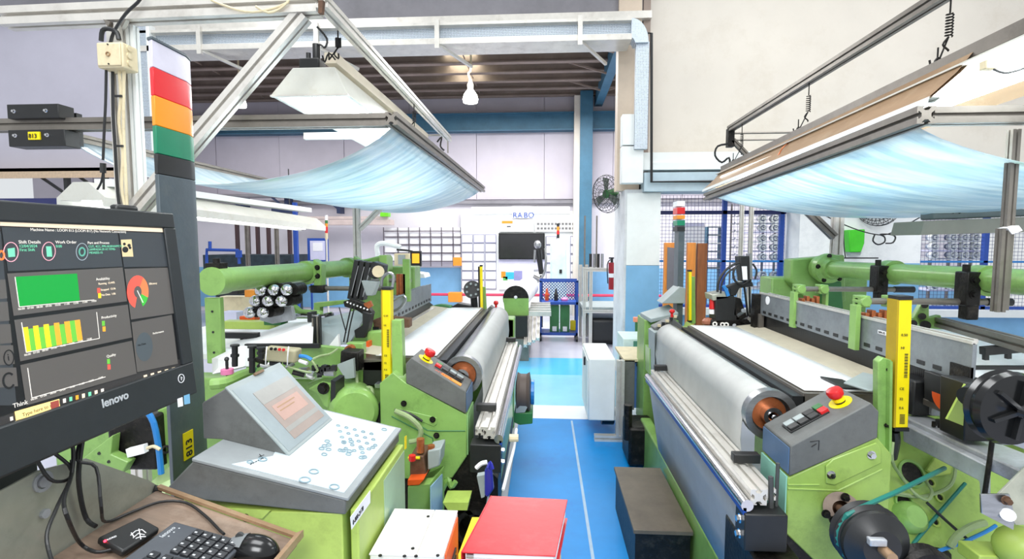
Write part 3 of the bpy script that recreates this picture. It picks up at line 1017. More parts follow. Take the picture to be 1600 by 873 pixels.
MB().poly([W(640, 425, 6.1), W(662, 428, 6.1), W(664, 434, 6.1), W(646, 434, 6.1)], (0, 0.3, 0)).build('desk_wedge', WHITE, t)
t = thing('cone_winder_arm', tuple(W(595, 380, 5.9)), 'white jointed arm reaching over the far end of the left loom', 'arm')
MB().tube([W(590, 396, 5.9), W(589, 384, 5.9), W(600, 380, 5.9), W(626, 386, 5.9)], 0.03, 8).build('arm', WHITE, t)
MB().cyl(V(W(590, 396, 5.9).x, 5.9, 0), W(590, 396, 5.9), 0.03, 8).build('stand', WHITE, t)
MB().tube([W(620, 390, 5.9), W(635, 391, 5.9), W(645, 393, 5.9)], 0.012, 6).build('black_grip', BLACK, t)

# ---- distant white lamp of the next loom (left)
t = thing('hanging_loom_lamp', (-3.6, 6.0, 2.0), 'long white enamel lamp hanging over the next loom behind the monitor', 'lamp')
pts = [(-0.20, 0.02), (-0.06, 0.14), (0.06, 0.14), (0.20, 0.02), (0.20, -0.05), (0.18, -0.05), (0.17, 0.0), (-0.17, 0.0), (-0.18, -0.05), (-0.20, -0.05)]
MB().ext(pts, V(-3.55, 3.75, 1.92), V(-3.5, 7.6, 1.82)).build('reflector', REFL, t)
MB().box((-3.57, 3.9, 2.04), (-3.42, 7.4, 2.10)).build('ballast_box', WHITE, t)
for y in (4.3, 6.9):
    MB().tube([V(-3.5, y, 2.08), V(-3.5, y, 2.6)], 0.008, 5, 0).build('hanger', BLACK, t)
for s in (-0.08, 0.08):
    MB().cyl(V(-3.55 + s, 3.85, 1.9), V(-3.5 + s, 7.5, 1.8), 0.013, 8).build('fluorescent_tube', TUBEL, t)
o = MB().box((-4.6, 4.0, 1.88), (-3.9, 4.4, 1.96)).build('parts_tray', mat('navy_tray', (38, 44, 96), 0.5))
tag(o, 'dark navy tray seen just above the monitor at far left', 'tray')

# ---- cages and racks on the right
def cage(x0, x1, name_label, posts, zt=2.17):
    t = thing('wire_cage', (x0, 6.4, 0.8), name_label, 'cage')
    Y = 6.42
    b = MB()
    n = int((x1 - x0) / 0.042)
    for i in range(n + 1):
        b.add(*wire(V(x0 + (x1 - x0) * i / n, Y, 0.8), V(x0 + (x1 - x0) * i / n, Y, zt), 0.0022))
    m = int((zt - 0.8) / 0.042)
    for i in range(m + 1):
        z = 0.8 + (zt - 0.8) * i / m
        b.add(*wire(V(x0, Y + 0.004, z), V(x1, Y + 0.004, z), 0.0022, 1))
    stuff(b.build('wire_mesh', mat('navy_mesh_wire', (60, 70, 120), 0.5), t))
    for px in posts:
        x = px
        MB().box((x - 0.025, Y - 0.02, 0.8), (x + 0.025, Y + 0.03, zt)).build('post', BLUE, t)
    z = W(1150, 332, Y).z
    MB().box((x0, Y - 0.02, z - 0.02), (x1, Y + 0.03, z + 0.025)).build('rail', mat('navy_rail', (28, 36, 96), 0.5), t)
    z = W(1150, 408, Y).z
    MB().box((x0, Y - 0.02, z - 0.01), (x1, Y + 0.02, z + 0.012)).build('rail', HOSEB, t)
    MB().box((x0, Y - 0.02, 0.8), (x1, Y + 0.02, 0.835)).build('rail', BLUE, t)


def wire(a, c, r, ax=0):
    o1 = V(r, 0, 0) if ax == 0 else V(0, 0, r)
    o2 = V(0, r, 0)
    vs = [a - o1, a + o2, a + o1, a - o2, c - o1, c + o2, c + o1, c - o2]
    return vs, [(0, 1, 5, 4), (1, 2, 6, 5), (2, 3, 7, 6), (3, 0, 4, 7)]


xa = W(1250, 350, 6.1).x
xb = W(1441, 350, 6.1).x
cage(1.36, xa - 0.02, 'blue framed wire mesh cage panel between the column and the white pier', [1.38, W(1131, 400, 6.4).x, xa - 0.06])
cage(xb + 0.02, 8.2, 'blue framed wire mesh cage panel right of the white pier', [xb + 0.04, W(1541, 400, 6.4).x, 7.4])


def rack(cols, rows, Y, lab, xr):
    t = thing('reel_rack', tuple(W(cols[0], rows[-1], Y)), lab[0], 'rack')
    z0, z1 = W(cols[0], rows[-1] + 10, Y).z, W(cols[0], rows[0] - 14, Y).z
    for k in range(len(rows) + 1):
        y = rows[k] + 6.5 if k < len(rows) else rows[0] - 8
        z = W(cols[0], y, Y).z
        MB().box((xr[0], Y - 0.09, z - 0.008), (xr[1], Y + 0.35, z + 0.008)).build('shelf', PAPERL if k % 2 else WHITE, t)
    for c in cols:
        p = W(c + 8, rows[0], Y)
        MB().box((p.x - 0.01, Y + 0.03, 0), (p.x + 0.01, Y + 0.06, z1)).build('upright', ALUD, t)
    proto = None
    for r in rows:
        for c in cols:
            p = W(c, r, Y) + V(0, -0.11, 0)
            if proto is None:
                proto = thing('yarn_reel', tuple(p), lab[1] % ('first', 'top row'), 'reel', lab[2])
                MB().ring(p + V(0, 0.06, 0), p + V(0, 0, 0), 0.052, 0.036, 14).build('flange', WHITE, proto)
                MB().cyl(p + V(0, 0.12, 0), p + V(0, 0.03, 0), 0.036, 12).build('winding', mat('grey_blue_yarn', (150, 160, 176), 0.7), proto)
                MB().ring(p + V(0, 0.03, 0), p + V(0, -0.02, 0), 0.02, 0.010, 10).build('hub', WHITE, proto)
            else:
                o = copy_tree(proto)
                o.location = p
                o['label'] = lab[1] % (ORDN[cols.index(c)], ROWN[rows.index(r)] if r != rows[-1] else 'lowest row')


rack((1187, 1206, 1226), (342, 356, 372, 386, 401, 429, 444), 7.0, ('white shelf rack of reels behind the left mesh cage', 'white yarn reel behind the left mesh cage, %s from the left, %s', 'reels behind the left mesh cage'), (W(1172, 400, 7).x, W(1246, 400, 7).x))
rack((1451, 1480, 1498, 1515), (371, 385, 398, 446, 476), 7.0, ('white shelf rack of reels behind the right mesh cage', 'white yarn reel behind the right mesh cage, %s from the left, %s', 'reels behind the right mesh cage'), (W(1446, 400, 7).x, W(1530, 400, 7).x))
t = thing('spool_rack', tuple(W(1150, 420, 7)), 'narrow rack of small metal hooks behind the cage beside the dark motor', 'rack')
for px in (1141, 1157, 1172):
    MB().cyl(V(W(px, 400, 7).x, 7.0, 0.0), V(W(px, 400, 7).x, 7.0, 2.1), 0.012, 6).build('upright', ALUD, t)
for k in range(10):
    for px in (1143, 1150):
        p = W(px, 338 + k * 12, 6.95)
        MB().tube([p, p + V(0.03, -0.03, 0), p + V(0.03, -0.04, 0.03)], 0.008, 5, 0).build('hook', STEEL, t)
t = thing('twin_uprights', tuple(W(1165, 480, 5.2)), 'tall twin aluminium uprights behind the black weft motor', 'frame')
for px in (1157, 1172):
    x = W(px, 400, 5.3).x
    MB().prof(V(x, 5.3, 0), V(x, 5.3, 2.02), 0.035).build('upright', ALU, t)
# panels leaning behind
for (x0, x1, y0, y1, m, l) in ((1039, 1060, 379, 480, WOODO, 'orange wooden panel with grey inset leaning beside the small signal tower'),
                               (1075, 1084, 379, 520, WOODO, 'narrow orange wooden board standing right of the small signal tower'),
                               (1091, 1102, 380, 520, WOODD, 'narrow brown wooden board standing nearest the blue mesh post')):
    a, c = W(x0, y0, 5.4), W(x1, y1, 5.4)
    t = thing('wooden_board', ((a.x + c.x) / 2, 5.4, 0), l, 'board')
    MB().box((a.x, 5.4, 0), (c.x, 5.46, a.z)).build('board', m, t, bevel=0.004)
    if x0 == 1039:
        MB().poly([W(1043, 386, 5.39), W(1060, 388, 5.39), W(1060, 468, 5.39), W(1042, 452, 5.39)], (0, 0.012, 0)).build('grey_inset', mat('dull_grey_glass', (120, 116, 124), 0.3), t)
a, c = W(1085, 380, 5.5), W(1090, 500, 5.5)
o = MB().box((a.x, 5.5, 0), (c.x, 5.55, a.z)).build('white_strip_board', BEIGE)
tag(o, 'pale strip standing between the two narrow wooden boards', 'board')
t = thing('white_notice_board', tuple(W(1075, 360, 7.4)), 'white notice board with lilac header behind the mesh cage', 'board')
wbox(1050, 348, 1100, 400, 7.4, 0.03, 'sheet', PAPER, t)
wbox(1050, 348, 1100, 353, 7.39, 0.02, 'header', PAPERL, t)
for px in (1054, 1096):
    MB().box((W(px, 400, 7.43).x, 7.43, 0), (W(px, 400, 7.43).x + 0.03, 7.46, W(px, 398, 7.43).z)).build('leg', ALUD, t)
t = thing('drawer_rack', tuple(W(1118, 390, 7.4)), 'white rack with open shelves behind the cage left of the blue post', 'rack')
for k in range(6):
    z = W(1118, 354 + k * 13, 7.4).z
    MB().box((W(1106, 360, 7.4).x, 7.4, z - 0.01), (W(1134, 360, 7.4).x, 7.7, z + 0.01)).build('shelf', LGREY if k % 2 else WHITE, t)
for px in (1106, 1134):
    MB().box((W(px, 360, 7.4).x - 0.01, 7.4, 0.0), (W(px, 360, 7.4).x + 0.01, 7.7, W(1118, 354, 7.4).z)).build('side', STEELBLUE, t)

# green bin, rope on the pier
t = thing('green_bin', tuple(W(1339, 385, 6.0)), 'bright green waste bag hung on the white pier below the fan', 'bag')
a = [W(1326, 359, 5.98), W(1352, 358, 5.98), W(1351, 380, 5.98), W(1346, 394, 5.98), W(1328, 394, 5.98)]
MB().poly(a, (0, 0.1, 0)).build('bag', mat('bright_green_plastic', (70, 200, 40), 0.4), t, bevel=0.01)
MB().poly([W(1329, 394, 6.0), W(1346, 394, 6.0), W(1344, 399, 6.0), W(1330, 399, 6.0)], (0, 0.08, 0)).build('base', LGREY, t)
b = MB()
b.tube([W(1282, 333, 5.7), W(1310, 347, 5.7), W(1340, 359, 5.7), W(1367, 366, 5.7), W(1386, 366, 5.7), W(1410, 355, 5.5), W(1440, 338, 5.2), W(1455, 331, 5.0)], 0.006, 6)
b.tube([W(1367, 366, 5.7), W(1364, 376, 5.7), W(1372, 382, 5.7), W(1382, 378, 5.7), W(1382, 370, 5.7), W(1375, 366, 5.7), W(1390, 366, 5.68), W(1399, 370, 5.68), W(1395, 379, 5.68), W(1384, 380, 5.68)], 0.008, 6)
tag(b.build('looped_cable', BLACK), 'slack black cable with two loops strung across the white pier', 'cable')
b = MB()
b.tube([W(1318, 354, 5.9), W(1319, 385, 5.9), W(1321, 402, 5.9)], 0.006, 5).cyl(W(1319, 403, 5.9), W(1372, 403, 5.9), 0.008, 6)
tag(b.build('wall_conduit', BLACK), 'thin black L shaped conduit low on the white pier', 'pipe')
t = thing('yellow_chair_part', tuple(W(1340, 450, 5.5)), 'yellow curved hoop and coloured rags glimpsed under the right green tube', 'hose')
MB().tube([W(1318, 432, 5.5), W(1330, 434, 5.5), W(1334, 448, 5.5), W(1322, 462, 5.5), W(1316, 472, 5.5), V(W(1316, 472, 5.5).x, 5.5, 0.0)], 0.03, 8).build('hoop', mat('yellow_orange_hose', (236, 190, 50), 0.4), t)

# white electrical box on wheeled profile stand in the aisle
t = thing('electrical_box', (0.55, 4.3, 0.25), 'large white electrical box on an aluminium floor stand beside the aisle', 'electrical box')
p, q = W(920, 560, 4.1), W(961, 658, 4.1)
MB().box((p.x, 4.1, q.z), (q.x, 4.75, p.z)).build('body', WHITE, t, bevel=0.012)
MB().box((p.x - 0.006, 4.14, q.z + 0.02), (p.x, 4.70, p.z - 0.03)).build('door', WHITE, t)
MB().box((p.x - 0.02, 4.35, 0.55), (p.x - 0.006, 4.38, 0.62)).build('door_handle', BLACK, t)
x = q.x + 0.03
MB().prof(V(x, 4.06, 0.05), V(x, 4.06, p.z), 0.06).build('upright', STEELBLUE if 0 else ALU, t)
MB().prof(V(x - 0.2, 4.06, 0.03), V(x + 0.27, 4.06, 0.03), 0.05).build('foot', ALU, t)
MB().prof(V(x - 0.2, 4.7, 0.03), V(x + 0.1, 4.7, 0.03), 0.05).build('foot', ALU, t)
MB().cyl(V(x - 0.12, 4.3, 0.18), V(x - 0.02, 4.3, 0.18), 0.12, 16).build('cable_coil', BLACK, t)
t = thing('blue_backed_cabinet', (0.8, 4.4, 0.3), 'narrow blue and grey cabinet between the white box and the right loom', 'cabinet')
MB().box((x + 0.04, 4.1, 0.25), (x + 0.12, 4.4, p.z - 0.01)).build('grey_rib', GREY, t)
MB().box((x + 0.12, 4.15, 0.25), (x + 0.25, 4.5, p.z - 0.04)).build('blue_panel', mat('mid_blue_panel', (96, 140, 206), 0.4), t)
MB().box((x + 0.25, 4.18, 0.0), (x + 0.34, 4.6, p.z + 0.03)).build('steel_duct', CAST, t)
MB().box((x + 0.14, 4.13, 0.60), (x + 0.21, 4.15, p.z - 0.05)).build('vent', BLACK, t)
MB().box((x + 0.03, 4.1, p.z - 0.02), (x + 0.34, 4.6, p.z + 0.0)).build('top_plate', BEIGE, t)
t = thing('glass_fronted_box', (0.85, 4.9, 0.3), 'pale box with green window above the narrow blue cabinet', 'box')
p, q = W(974, 529, 4.7), W(1010, 556, 4.7)
MB().box((p.x, 4.7, 0.3), (q.x, 5.1, p.z)).build('body', mat('pale_mint_enamel', (212, 234, 230), 0.4), t, bevel=0.006)
MB().box((q.x - 0.12, 4.69, q.z), (q.x - 0.01, 4.7, p.z - 0.02)).build('window', mat('green_window', (86, 150, 128), 0.2), t)
t = thing('beacon_post', (0.85, 5.0, 0.3), 'small orange and pink beacon on a post before the column', 'beacon')
p = W(995, 499, 5.2)
MB().cb(p, (0.07, 0.05, 0.05)).build('lens', mat('pink_orange_lens', (240, 150, 120), 0.4), t, bevel=0.006)
MB().cyl(V(p.x + 0.01, 5.2, 0), p, 0.018, 8).build('post', DGREEN, t)
# ================================================================ LOOMS
def bolt(b, c, n, r=0.012, h=0.008):
    """washer + hex head on a face, n points outward"""
    c = Vector(c)
    n = Vector(n).normalized()
    b.cyl(c, c + n * h * 0.4, r * 1.5, 12)
    b.cyl(c + n * h * 0.4, c + n * (h + 0.006), r, 6)


def loom_front(t, cx, s, y0, y1, tag_words):
    """cloth beam, cloth sheet, rails and base of one loom; cx aisle centre, s = +1 right / -1 left, y0..y1 cloth width"""
    X = lambda d: cx + s * d
    zc, r = 0.965, 0.092
    xc = X(0.612)
    # breast roll with metal end cap
    MB().cyl(V(xc, y0 + 0.004, zc), V(xc, y1 + 0.03, zc), r - 0.006, 36).build('breast_roll', STEEL, t, smooth=40)
    MB().ring(V(xc, y0 - 0.035, zc), V(xc, y0 + 0.005, zc), r + 0.002, r - 0.022, 32).build('roll_end_ring', STEEL, t, smooth=40)
    MB().cyl(V(xc, y0 - 0.012, zc), V(xc, y0, zc), r - 0.03, 24).build('roll_end_plate', COPPER, t)
    MB().ring(V(xc, y0 - 0.05, zc), V(xc, y0 - 0.01, zc), 0.034, 0.018, 20).cyl(V(xc, y0 - 0.07, zc), V(xc, y0, zc), 0.012, 12).build('roll_bearing', CHROME, t, smooth=40)
    # cloth over the roll, down to the lower nip and in under the rail
    prof = []
    for i in range(13):
        a = math.radians(90 + 100 * i / 12)
        prof.append((xc + s * (math.cos(a) * (r)), zc + math.sin(a) * r))
    down = [(X(0.515), 0.86), (X(0.53), 0.72), (X(0.55), 0.60)]
    path = [(X(1.10), 1.068), (X(0.85), 1.062), (X(0.70), 1.058)] + prof + down
    def P(i, v):
        x, z = path[i]
        return V(x, y0 + (y1 - y0) * v, z)
    n = len(path) - 1
    def fn(u, v):
        k = u * n
        i = min(int(k + 1e-6), n - 1)
        f = k - i
        p = P(i, v).lerp(P(i + 1, v), f)
        return p
    kA = 3
    def part(i0, i1, nm, m):
        return sheet(lambda u, v: P(i0 + round(u * (i1 - i0)), v), i1 - i0, 12, nm, m, None, thick=0.003)
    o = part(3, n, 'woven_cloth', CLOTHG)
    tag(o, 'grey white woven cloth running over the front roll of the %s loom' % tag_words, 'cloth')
    # flat cloth table behind a dark slot
    o = sheet(lambda u, v: V(X(0.742 + 0.30 * u), y0 + (y1 - y0) * v, 1.052 - 0.004 * u), 4, 12, 'woven_cloth', CLOTH, None, thick=0.003)
    tag(o, 'bright white flat cloth stretched across the table of the %s loom' % tag_words, 'cloth')
    MB().box((min(X(0.73), X(1.0)), y0 - 0.02, 1.0), (max(X(0.73), X(1.0)), y1 + 0.02, 1.046)).build('cloth_table', ALUD, t)
    MB().box((min(X(0.69), X(0.735)), y0 - 0.02, 0.94), (max(X(0.69), X(0.735)), y1 + 0.02, 1.035)).build('slot_beam', BLACK, t)
    # warp threads between cloth and reed
    b = MB()
    for i in range(150):
        y = y0 + (y1 - y0) * (i + 0.5) / 150
        b.add([V(X(1.03), y - 0.0028, 1.05), V(X(1.03), y + 0.0028, 1.05), V(X(1.16), y + 0.0028, 1.065), V(X(1.16), y - 0.0028, 1.065)], [(0, 1, 2, 3)])
    o = b.build('warp_threads', WARP, None, thick=0.002)
    tag(stuff(o), 'fine beige warp threads entering the reed of the %s loom' % tag_words, 'threads')
    MB().box((min(X(1.0), X(1.15)), y0 - 0.02, 0.98), (max(X(1.0), X(1.15)), y1 + 0.02, 1.03)).build('race_board', ALUD, t)
    # rails: aluminium profiles, chrome tube, blue edge
    ra, rb = y0 - 0.33, y1 - 0.3
    MB().prof(V(X(0.452), ra, 0.80), V(X(0.452), rb, 0.80), 0.05).build('front_rail', ALU, t)
    MB().prof(V(X(0.495), ra + 0.02, 0.80), V(X(0.495), rb, 0.80), 0.036).build('front_rail', ALU, t)
    MB().cyl(V(X(0.41), ra - 0.02, 0.782), V(X(0.41), rb, 0.782), 0.019, 16).build('chrome_bar', CHROME, t, smooth=40)
    MB().box((min(X(0.398), X(0.408)), ra - 0.02, 0.752), (max(X(0.398), X(0.408)), rb, 0.775)).build('blue_edge_strip', BLUE, t)
    MB().box((min(X(0.40), X(0.53)), ra - 0.03, 0.64), (max(X(0.40), X(0.53)), ra + 0.05, 0.76)).build('end_bracket', BLACK, t, bevel=0.004)
    b = MB()
    for z in (0.675, 0.725):
        b = MB()
        bolt(b, (X(0.402), ra + 0.01, z), (-s, 0, 0), 0.01)
        b.build('bracket_screw', CHROME, t)
    for y in (ra + 0.18, rb - 0.05):
        MB().box((min(X(0.44), X(0.53)), y, 0.83), (max(X(0.44), X(0.53)), y + 0.035, 0.862)).build('rail_clamp', BLACK, t, bevel=0.003)
    # wound cloth below, base beam
    MB().cyl(V(X(0.62), y0 - 0.0, 0.42), V(X(0.62), y1, 0.42), 0.10, 36).build('cloth_beam', ROLLM, t, smooth=40)
    sheet(lambda u, v: V(X(0.42 + 0.07 * u), ra + 0.02 + (rb - ra) * v, 0.765 - 0.445 * u), 3, 10, 'lower_cloth_guard', ROLLM, t, thick=0.006)
    MB().box((min(X(0.485), X(0.56)), ra, 0.0), (max(X(0.485), X(0.56)), y1 + 0.3, 0.32)).build('base_beam', GREEN, t, bevel=0.01)
    MB().box((min(X(0.56), X(1.0)), ra + 0.1, 0.05), (max(X(0.48), X(1.0)), y1, 0.12)).build('drip_tray', GREASY, t)
    return X


def console(t, cx, s, yn, yf, tint):
    """sloping push-button head; near face at yn, far face at yf"""
    X = lambda d: cx + s * d
    lo = (0.562, 0.952)
    hi = (0.815, 1.095)
    top = [(0.562, 0.952), (0.800, 1.098), (0.826, 1.07), (0.826, 0.985), (0.562, 0.852)]
    MB().poly([V(X(a), yn, z) for a, z in top], (0, yf - yn, 0)).build('console_head', [GREY], t, bevel=0.004)
    MB().box((min(X(0.561), X(0.558)), yn + 0.004, 0.86), (max(X(0.561), X(0.558)), yf - 0.004, 0.945)).build('blue_grey_side', tint, t)
    u = V(s * (hi[0] - 0.015 - lo[0]), 0, hi[1] - lo[1]).normalized()
    up = V(0, 1, 0).cross(u) * -1
    if up.z < 0:
        up = -up
    o = V(X(lo[0]), yn, lo[1])
    def Q(a, y, h=0.0):
        return o + u * a + V(0, y, 0) + up * h
    def keybox(a0, a1, b0, b1, h, name, m, lab=None):
        pts = [Q(a0, b0), Q(a1, b0), Q(a1, b1), Q(a0, b1)]
        ob = MB().poly(pts, up * h).build(name, m, t, bevel=0.0015)
        if lab:
            ob['label'] = lab
        return ob
    keybox(0.035, 0.175, 0.062, 0.125, 0.006, 'key_bed', BLACK)
    for i in range(3):
        for j in range(2):
            keybox(0.04 + i * 0.036, 0.072 + i * 0.036, 0.065 + j * 0.03, 0.092 + j * 0.03, 0.014, 'push_key', [LGREY if j and i < 2 else BLACK, GREY][0 if (i + j) % 2 else 0], None)
    keybox(0.15, 0.178, 0.065, 0.092, 0.016, 'push_key', RED, 'red push key')
    keybox(0.15, 0.178, 0.096, 0.123, 0.016, 'push_key', DGREEN, 'green push key')
    c = Q(0.228, 0.085)
    MB().cyl(c, c + up * 0.004, 0.036, 24).build('emergency_plate', YELLOW, t)
    MB().cyl(c, c + up * 0.02, 0.017, 16).build('emergency_collar', BLACK, t)
    MB().lathe(c + up * 0.018, c + up * 0.06, [(0, 0.014), (0.008, 0.016), (0.012, 0.024), (0.026, 0.026), (0.034, 0.022), (0.037, 0.010)], 20).build('emergency_button', RED, t, smooth=40)
    MB().cyl(c + up * 0.01, c + up * 0.022, 0.0185, 16).build('emergency_band', YELLOW, t)
    return Q, up, X


def light_curtain(t, p0, p1, w=0.045, d=0.055, mark=True, side=1):
    p0 = Vector(p0)
    p1 = Vector(p1)
    MB().bar(p0, p1, w, d, up=(0, 1, 0)).build('light_curtain', YELLOW, t, bevel=0.003)
    d_ = (p1 - p0).normalized()
    MB().bar(p1, p1 + d_ * 0.012, w + 0.004, d + 0.004, up=(0, 1, 0)).build('curtain_end_cap', BLACK, t)
    MB().bar(p0 - d_ * 0.012, p0, w + 0.004, d + 0.004, up=(0, 1, 0)).build('curtain_end_cap', BLACK, t)
    MB().bar(p0 + V(-w * 0.55 * side, 0, 0), p1 + V(-w * 0.55 * side, 0, 0), w * 0.16, d, up=(0, 1, 0)).build('curtain_lens', mat('ochre_edge', (190, 160, 20), 0.4), t)
    if mark:
        H = (p1 - p0).length
        f = V(0, -d / 2 - 0.001, 0)
        b = MB()
        for k in range(16):
            zz = H * (0.40 + 0.012 * k)
            b.bar(p0 + d_ * zz + f + V(0.002, 0, 0), p0 + d_ * zz + f + V(0.012, 0, 0), 0.001 if k % 3 else 0.002, 0.003 if k % 2 else 0.0015)
        for k in range(8):
            zz = H * (0.035 + 0.01 * k)
            b.bar(p0 + d_ * zz + f + V(-0.008, 0, 0), p0 + d_ * zz + f + V(0.008, 0, 0), 0.001, 0.002)
        stuff(b.build('barcode', INK, t))
        for zz, s_ in ((0.72, '0.50'), (0.62, 'HI'), (0.22, '32'), (0.15, '0.6'), (0.30, 'CE')):
            text(s_, 0.012, p0 + d_ * (H * zz) + f + V(-0.012, -0.001, 0), (1, 0, 0), d_, INK, t, name='marking')


# ---------------------------------------------------------------- right loom
NGREEN = mat('near_loom_green_paint', (158, 190, 94), 0.33, 0, 0.10, 5, 0.05, dirt=((84, 110, 50), 0.5, 7))
R = thing('weaving_loom', (0.9, 2.6, 0), 'large green weaving loom on the right with chrome-ended cloth roll and yellow light curtain', 'loom')
CXR = 0.225
Xr = loom_front(R, CXR, 1, 1.93, 3.42, 'right hand')
TINT = mat('blue_grey_side_paint', (84, 112, 146), 0.45, 0, 0.08, 8)
Q, upv, _ = console(R, CXR, 1, 1.64, 1.84, TINT)
# green body below the console
yn, yf = 1.64, 1.84
body = [(0.785, 0.845), (1.052, 0.985), (1.10, 0.93), (1.10, 0.62), (0.90, 0.55), (0.785, 0.66)]
MB().poly([V(x, yn + 0.004, z) for x, z in body], (0, yf - yn, 0)).build('console_body', NGREEN, R, bevel=0.004)
MB().box((0.781, yn + 0.01, 0.665), (0.786, yf, 0.848)).build('teal_side_panel', TEALP, R)
# folded seams and raised cover plate on the near face
f = lambda px, py, d=0.0: W(px, py, yn + 0.004 - d)
MB().tube([f(1231, 763), f(1282, 765), f(1310, 766), f(1378, 733)], 0.0035, 6, 0).tube([f(1231, 757), f(1280, 757)], 0.003, 6, 0).build('folded_seam', NGREEN, R)
MB().poly([f(1289, 754), f(1289, 727), f(1300, 716), f(1368, 690), f(1376, 702), f(1376, 722), f(1303, 757)], (0, -0.006, 0)).build('cover_plate', NGREEN, R, bevel=0.003)
for px, py in ((1298, 741), (1361, 710)):
    b = MB()
    bolt(b, f(px, py, 0.006), (0, -1, 0), 0.009, 0.008)
    b.build('cover_bolt', CHROME, R)
b = MB()
for px, py in ((1272, 689), (1277, 698), (1281, 691), (1268, 695), (1275, 703)):
    a = f(px, py, 0.005)
b.tube([f(1266, 690, 0.005), f(1280, 688, 0.005), f(1279, 703, 0.005)], 0.0015, 5, 0).tube([f(1268, 698, 0.005), f(1276, 693, 0.005)], 0.0015, 5, 0).build('scratched_mark', INK, R)
o = text('LF5', 0.016, f(1266, 702, 0.003), (1, 0, 0.5), (0, 0, 1), INK, R, name='scratched_mark')
# foot of the body going to the floor, black lower corner
MB().poly([V(x, 1.66, z) for x, z in ((0.80, 0.66), (0.90, 0.56), (1.05, 0.5), (1.05, 0.0), (0.72, 0.0), (0.72, 0.55))], (0, 0.2, 0)).build('black_lower_frame', GREASY, R)
MB().box((0.66, 1.5, 0.35), (0.80, 1.84, 0.62)).build('take_up_gearbox', GREASY, R, bevel=0.01)
MB().tube([V(0.72, 1.62, 0.86), V(0.725, 1.62, 0.72), V(0.74, 1.66, 0.5)], 0.008, 6).tube([V(0.745, 1.63, 0.9), V(0.745, 1.63, 0.70), V(0.77, 1.66, 0.5)], 0.006, 6).build('selvedge_cord', CLEARG, R)

# big green casting behind, sloping plate with bores
pl_n = V(0.10, -0.80, 0.52).normalized()
p0 = V(1.35, 1.88, 0.72)
def CP(px, py, h=0.0):
    return WP(px, py, p0, pl_n) + pl_n * h
outline = [(1378, 640), (1440, 640), (1600, 700), (1680, 760), (1680, 960), (1260, 960), (1290, 868), (1300, 760), (1370, 730)]
MB().poly([CP(*q) for q in outline], -pl_n * 0.05).build('side_casting', NGREEN, R, bevel=0.006)
for px, py, r in ((1376, 752, 0.017), (1453, 754, 0.017), (1467, 777, 0.017), (1460, 815, 0.017)):
    MB().ring(CP(px, py, -0.002), CP(px, py, 0.007), r, r * 0.62, 18).build('bore_ring', LIME, R, smooth=40)
    MB().cyl(CP(px, py, 0.0005), CP(px, py, 0.002), r * 0.6, 14).build('bore', GREASY, R)
for px, py, r in ((1352, 758, 0.026), (1423, 740, 0.042), (1411, 785, 0.028)):
    MB().ring(CP(px, py, -0.002), CP(px, py, 0.010), r * 1.18, r * 0.95, 24).build('opening_rim', GREEN, R, smooth=40)
    MB().cyl(CP(px, py, 0.0005), CP(px, py, 0.003), r, 22).build('opening', GREASY, R)
MB().lathe(CP(1418, 808, 0), CP(1418, 808, 0.06), [(0, 0.055), (0.03, 0.05), (0.045, 0.035)], 24).build('boss', GREEN, R, smooth=40)
MB().poly([CP(*q, 0.01) for q in ((1440, 735), (1462, 705), (1485, 712), (1478, 742), (1455, 745))], pl_n * 0.015).build('lug_plate', LIME, R, bevel=0.003)
MB().cyl(CP(1470, 718, 0.02), CP(1470, 718, 0.03), 0.018, 16).build('bore', GREASY, R)
b = MB().tube([CP(1344, 758, 0.02), CP(1360, 768, 0.03), CP(1390, 773, 0.03), CP(1430, 777, 0.03), CP(1468, 765, 0.03), CP(1481, 745, 0.03), CP(1482, 715, 0.03)], 0.006, 7)
b.tube([CP(1352, 754, 0.02), CP(1372, 767, 0.03), CP(1410, 775, 0.04)], 0.005, 7)
b.build('green_cable', HOSEG, R)
MB().tube([W(1395, 690, 1.75), W(1394, 720, 1.75), CP(1397, 748, 0.04), CP(1412, 772, 0.05), CP(1432, 783, 0.05), CP(1439, 770, 0.05), CP(1436, 752, 0.03)], 0.0055, 7).build('green_cable', HOSEG, R)
MB().tube([CP(1462, 855, 0.06), CP(1470, 838, 0.07), CP(1492, 824, 0.07), CP(1515, 818, 0.06)], 0.012, 8).build('thick_hose', HOSEG, R)
MB().tube([CP(1438, 786, 0.03), CP(1480, 825, 0.03), CP(1510, 850, 0.04), CP(1560, 860, 0.05)], 0.005, 6).build('black_cable', BLACK, R)
MB().tube([CP(1445, 862, 0.05), CP(1480, 850, 0.05), CP(1520, 832, 0.05), CP(1540, 822, 0.04)], 0.006, 7).build('blue_hose', HOSEB, R)
MB().tube([CP(1420, 850, 0.02), CP(1462, 800, 0.02), CP(1501, 756, 0.02)], 0.006, 6, 0).build('drive_belt', TEAL, R)
MB().tube([CP(1430, 870, 0.012), CP(1448, 862, 0.02), CP(1475, 868, 0.012)], 0.018, 8).build('rubber_boot', GREASY, R)
MB().sph(W(1592, 855, 1.5), 0.06, 18).build('yellow_green_dome', LIME, R, smooth=60)
MB().cb(W(1540, 866, 1.55), (0.1, 0.08, 0.04)).build('lime_bracket', LIME, R, bevel=0.004)
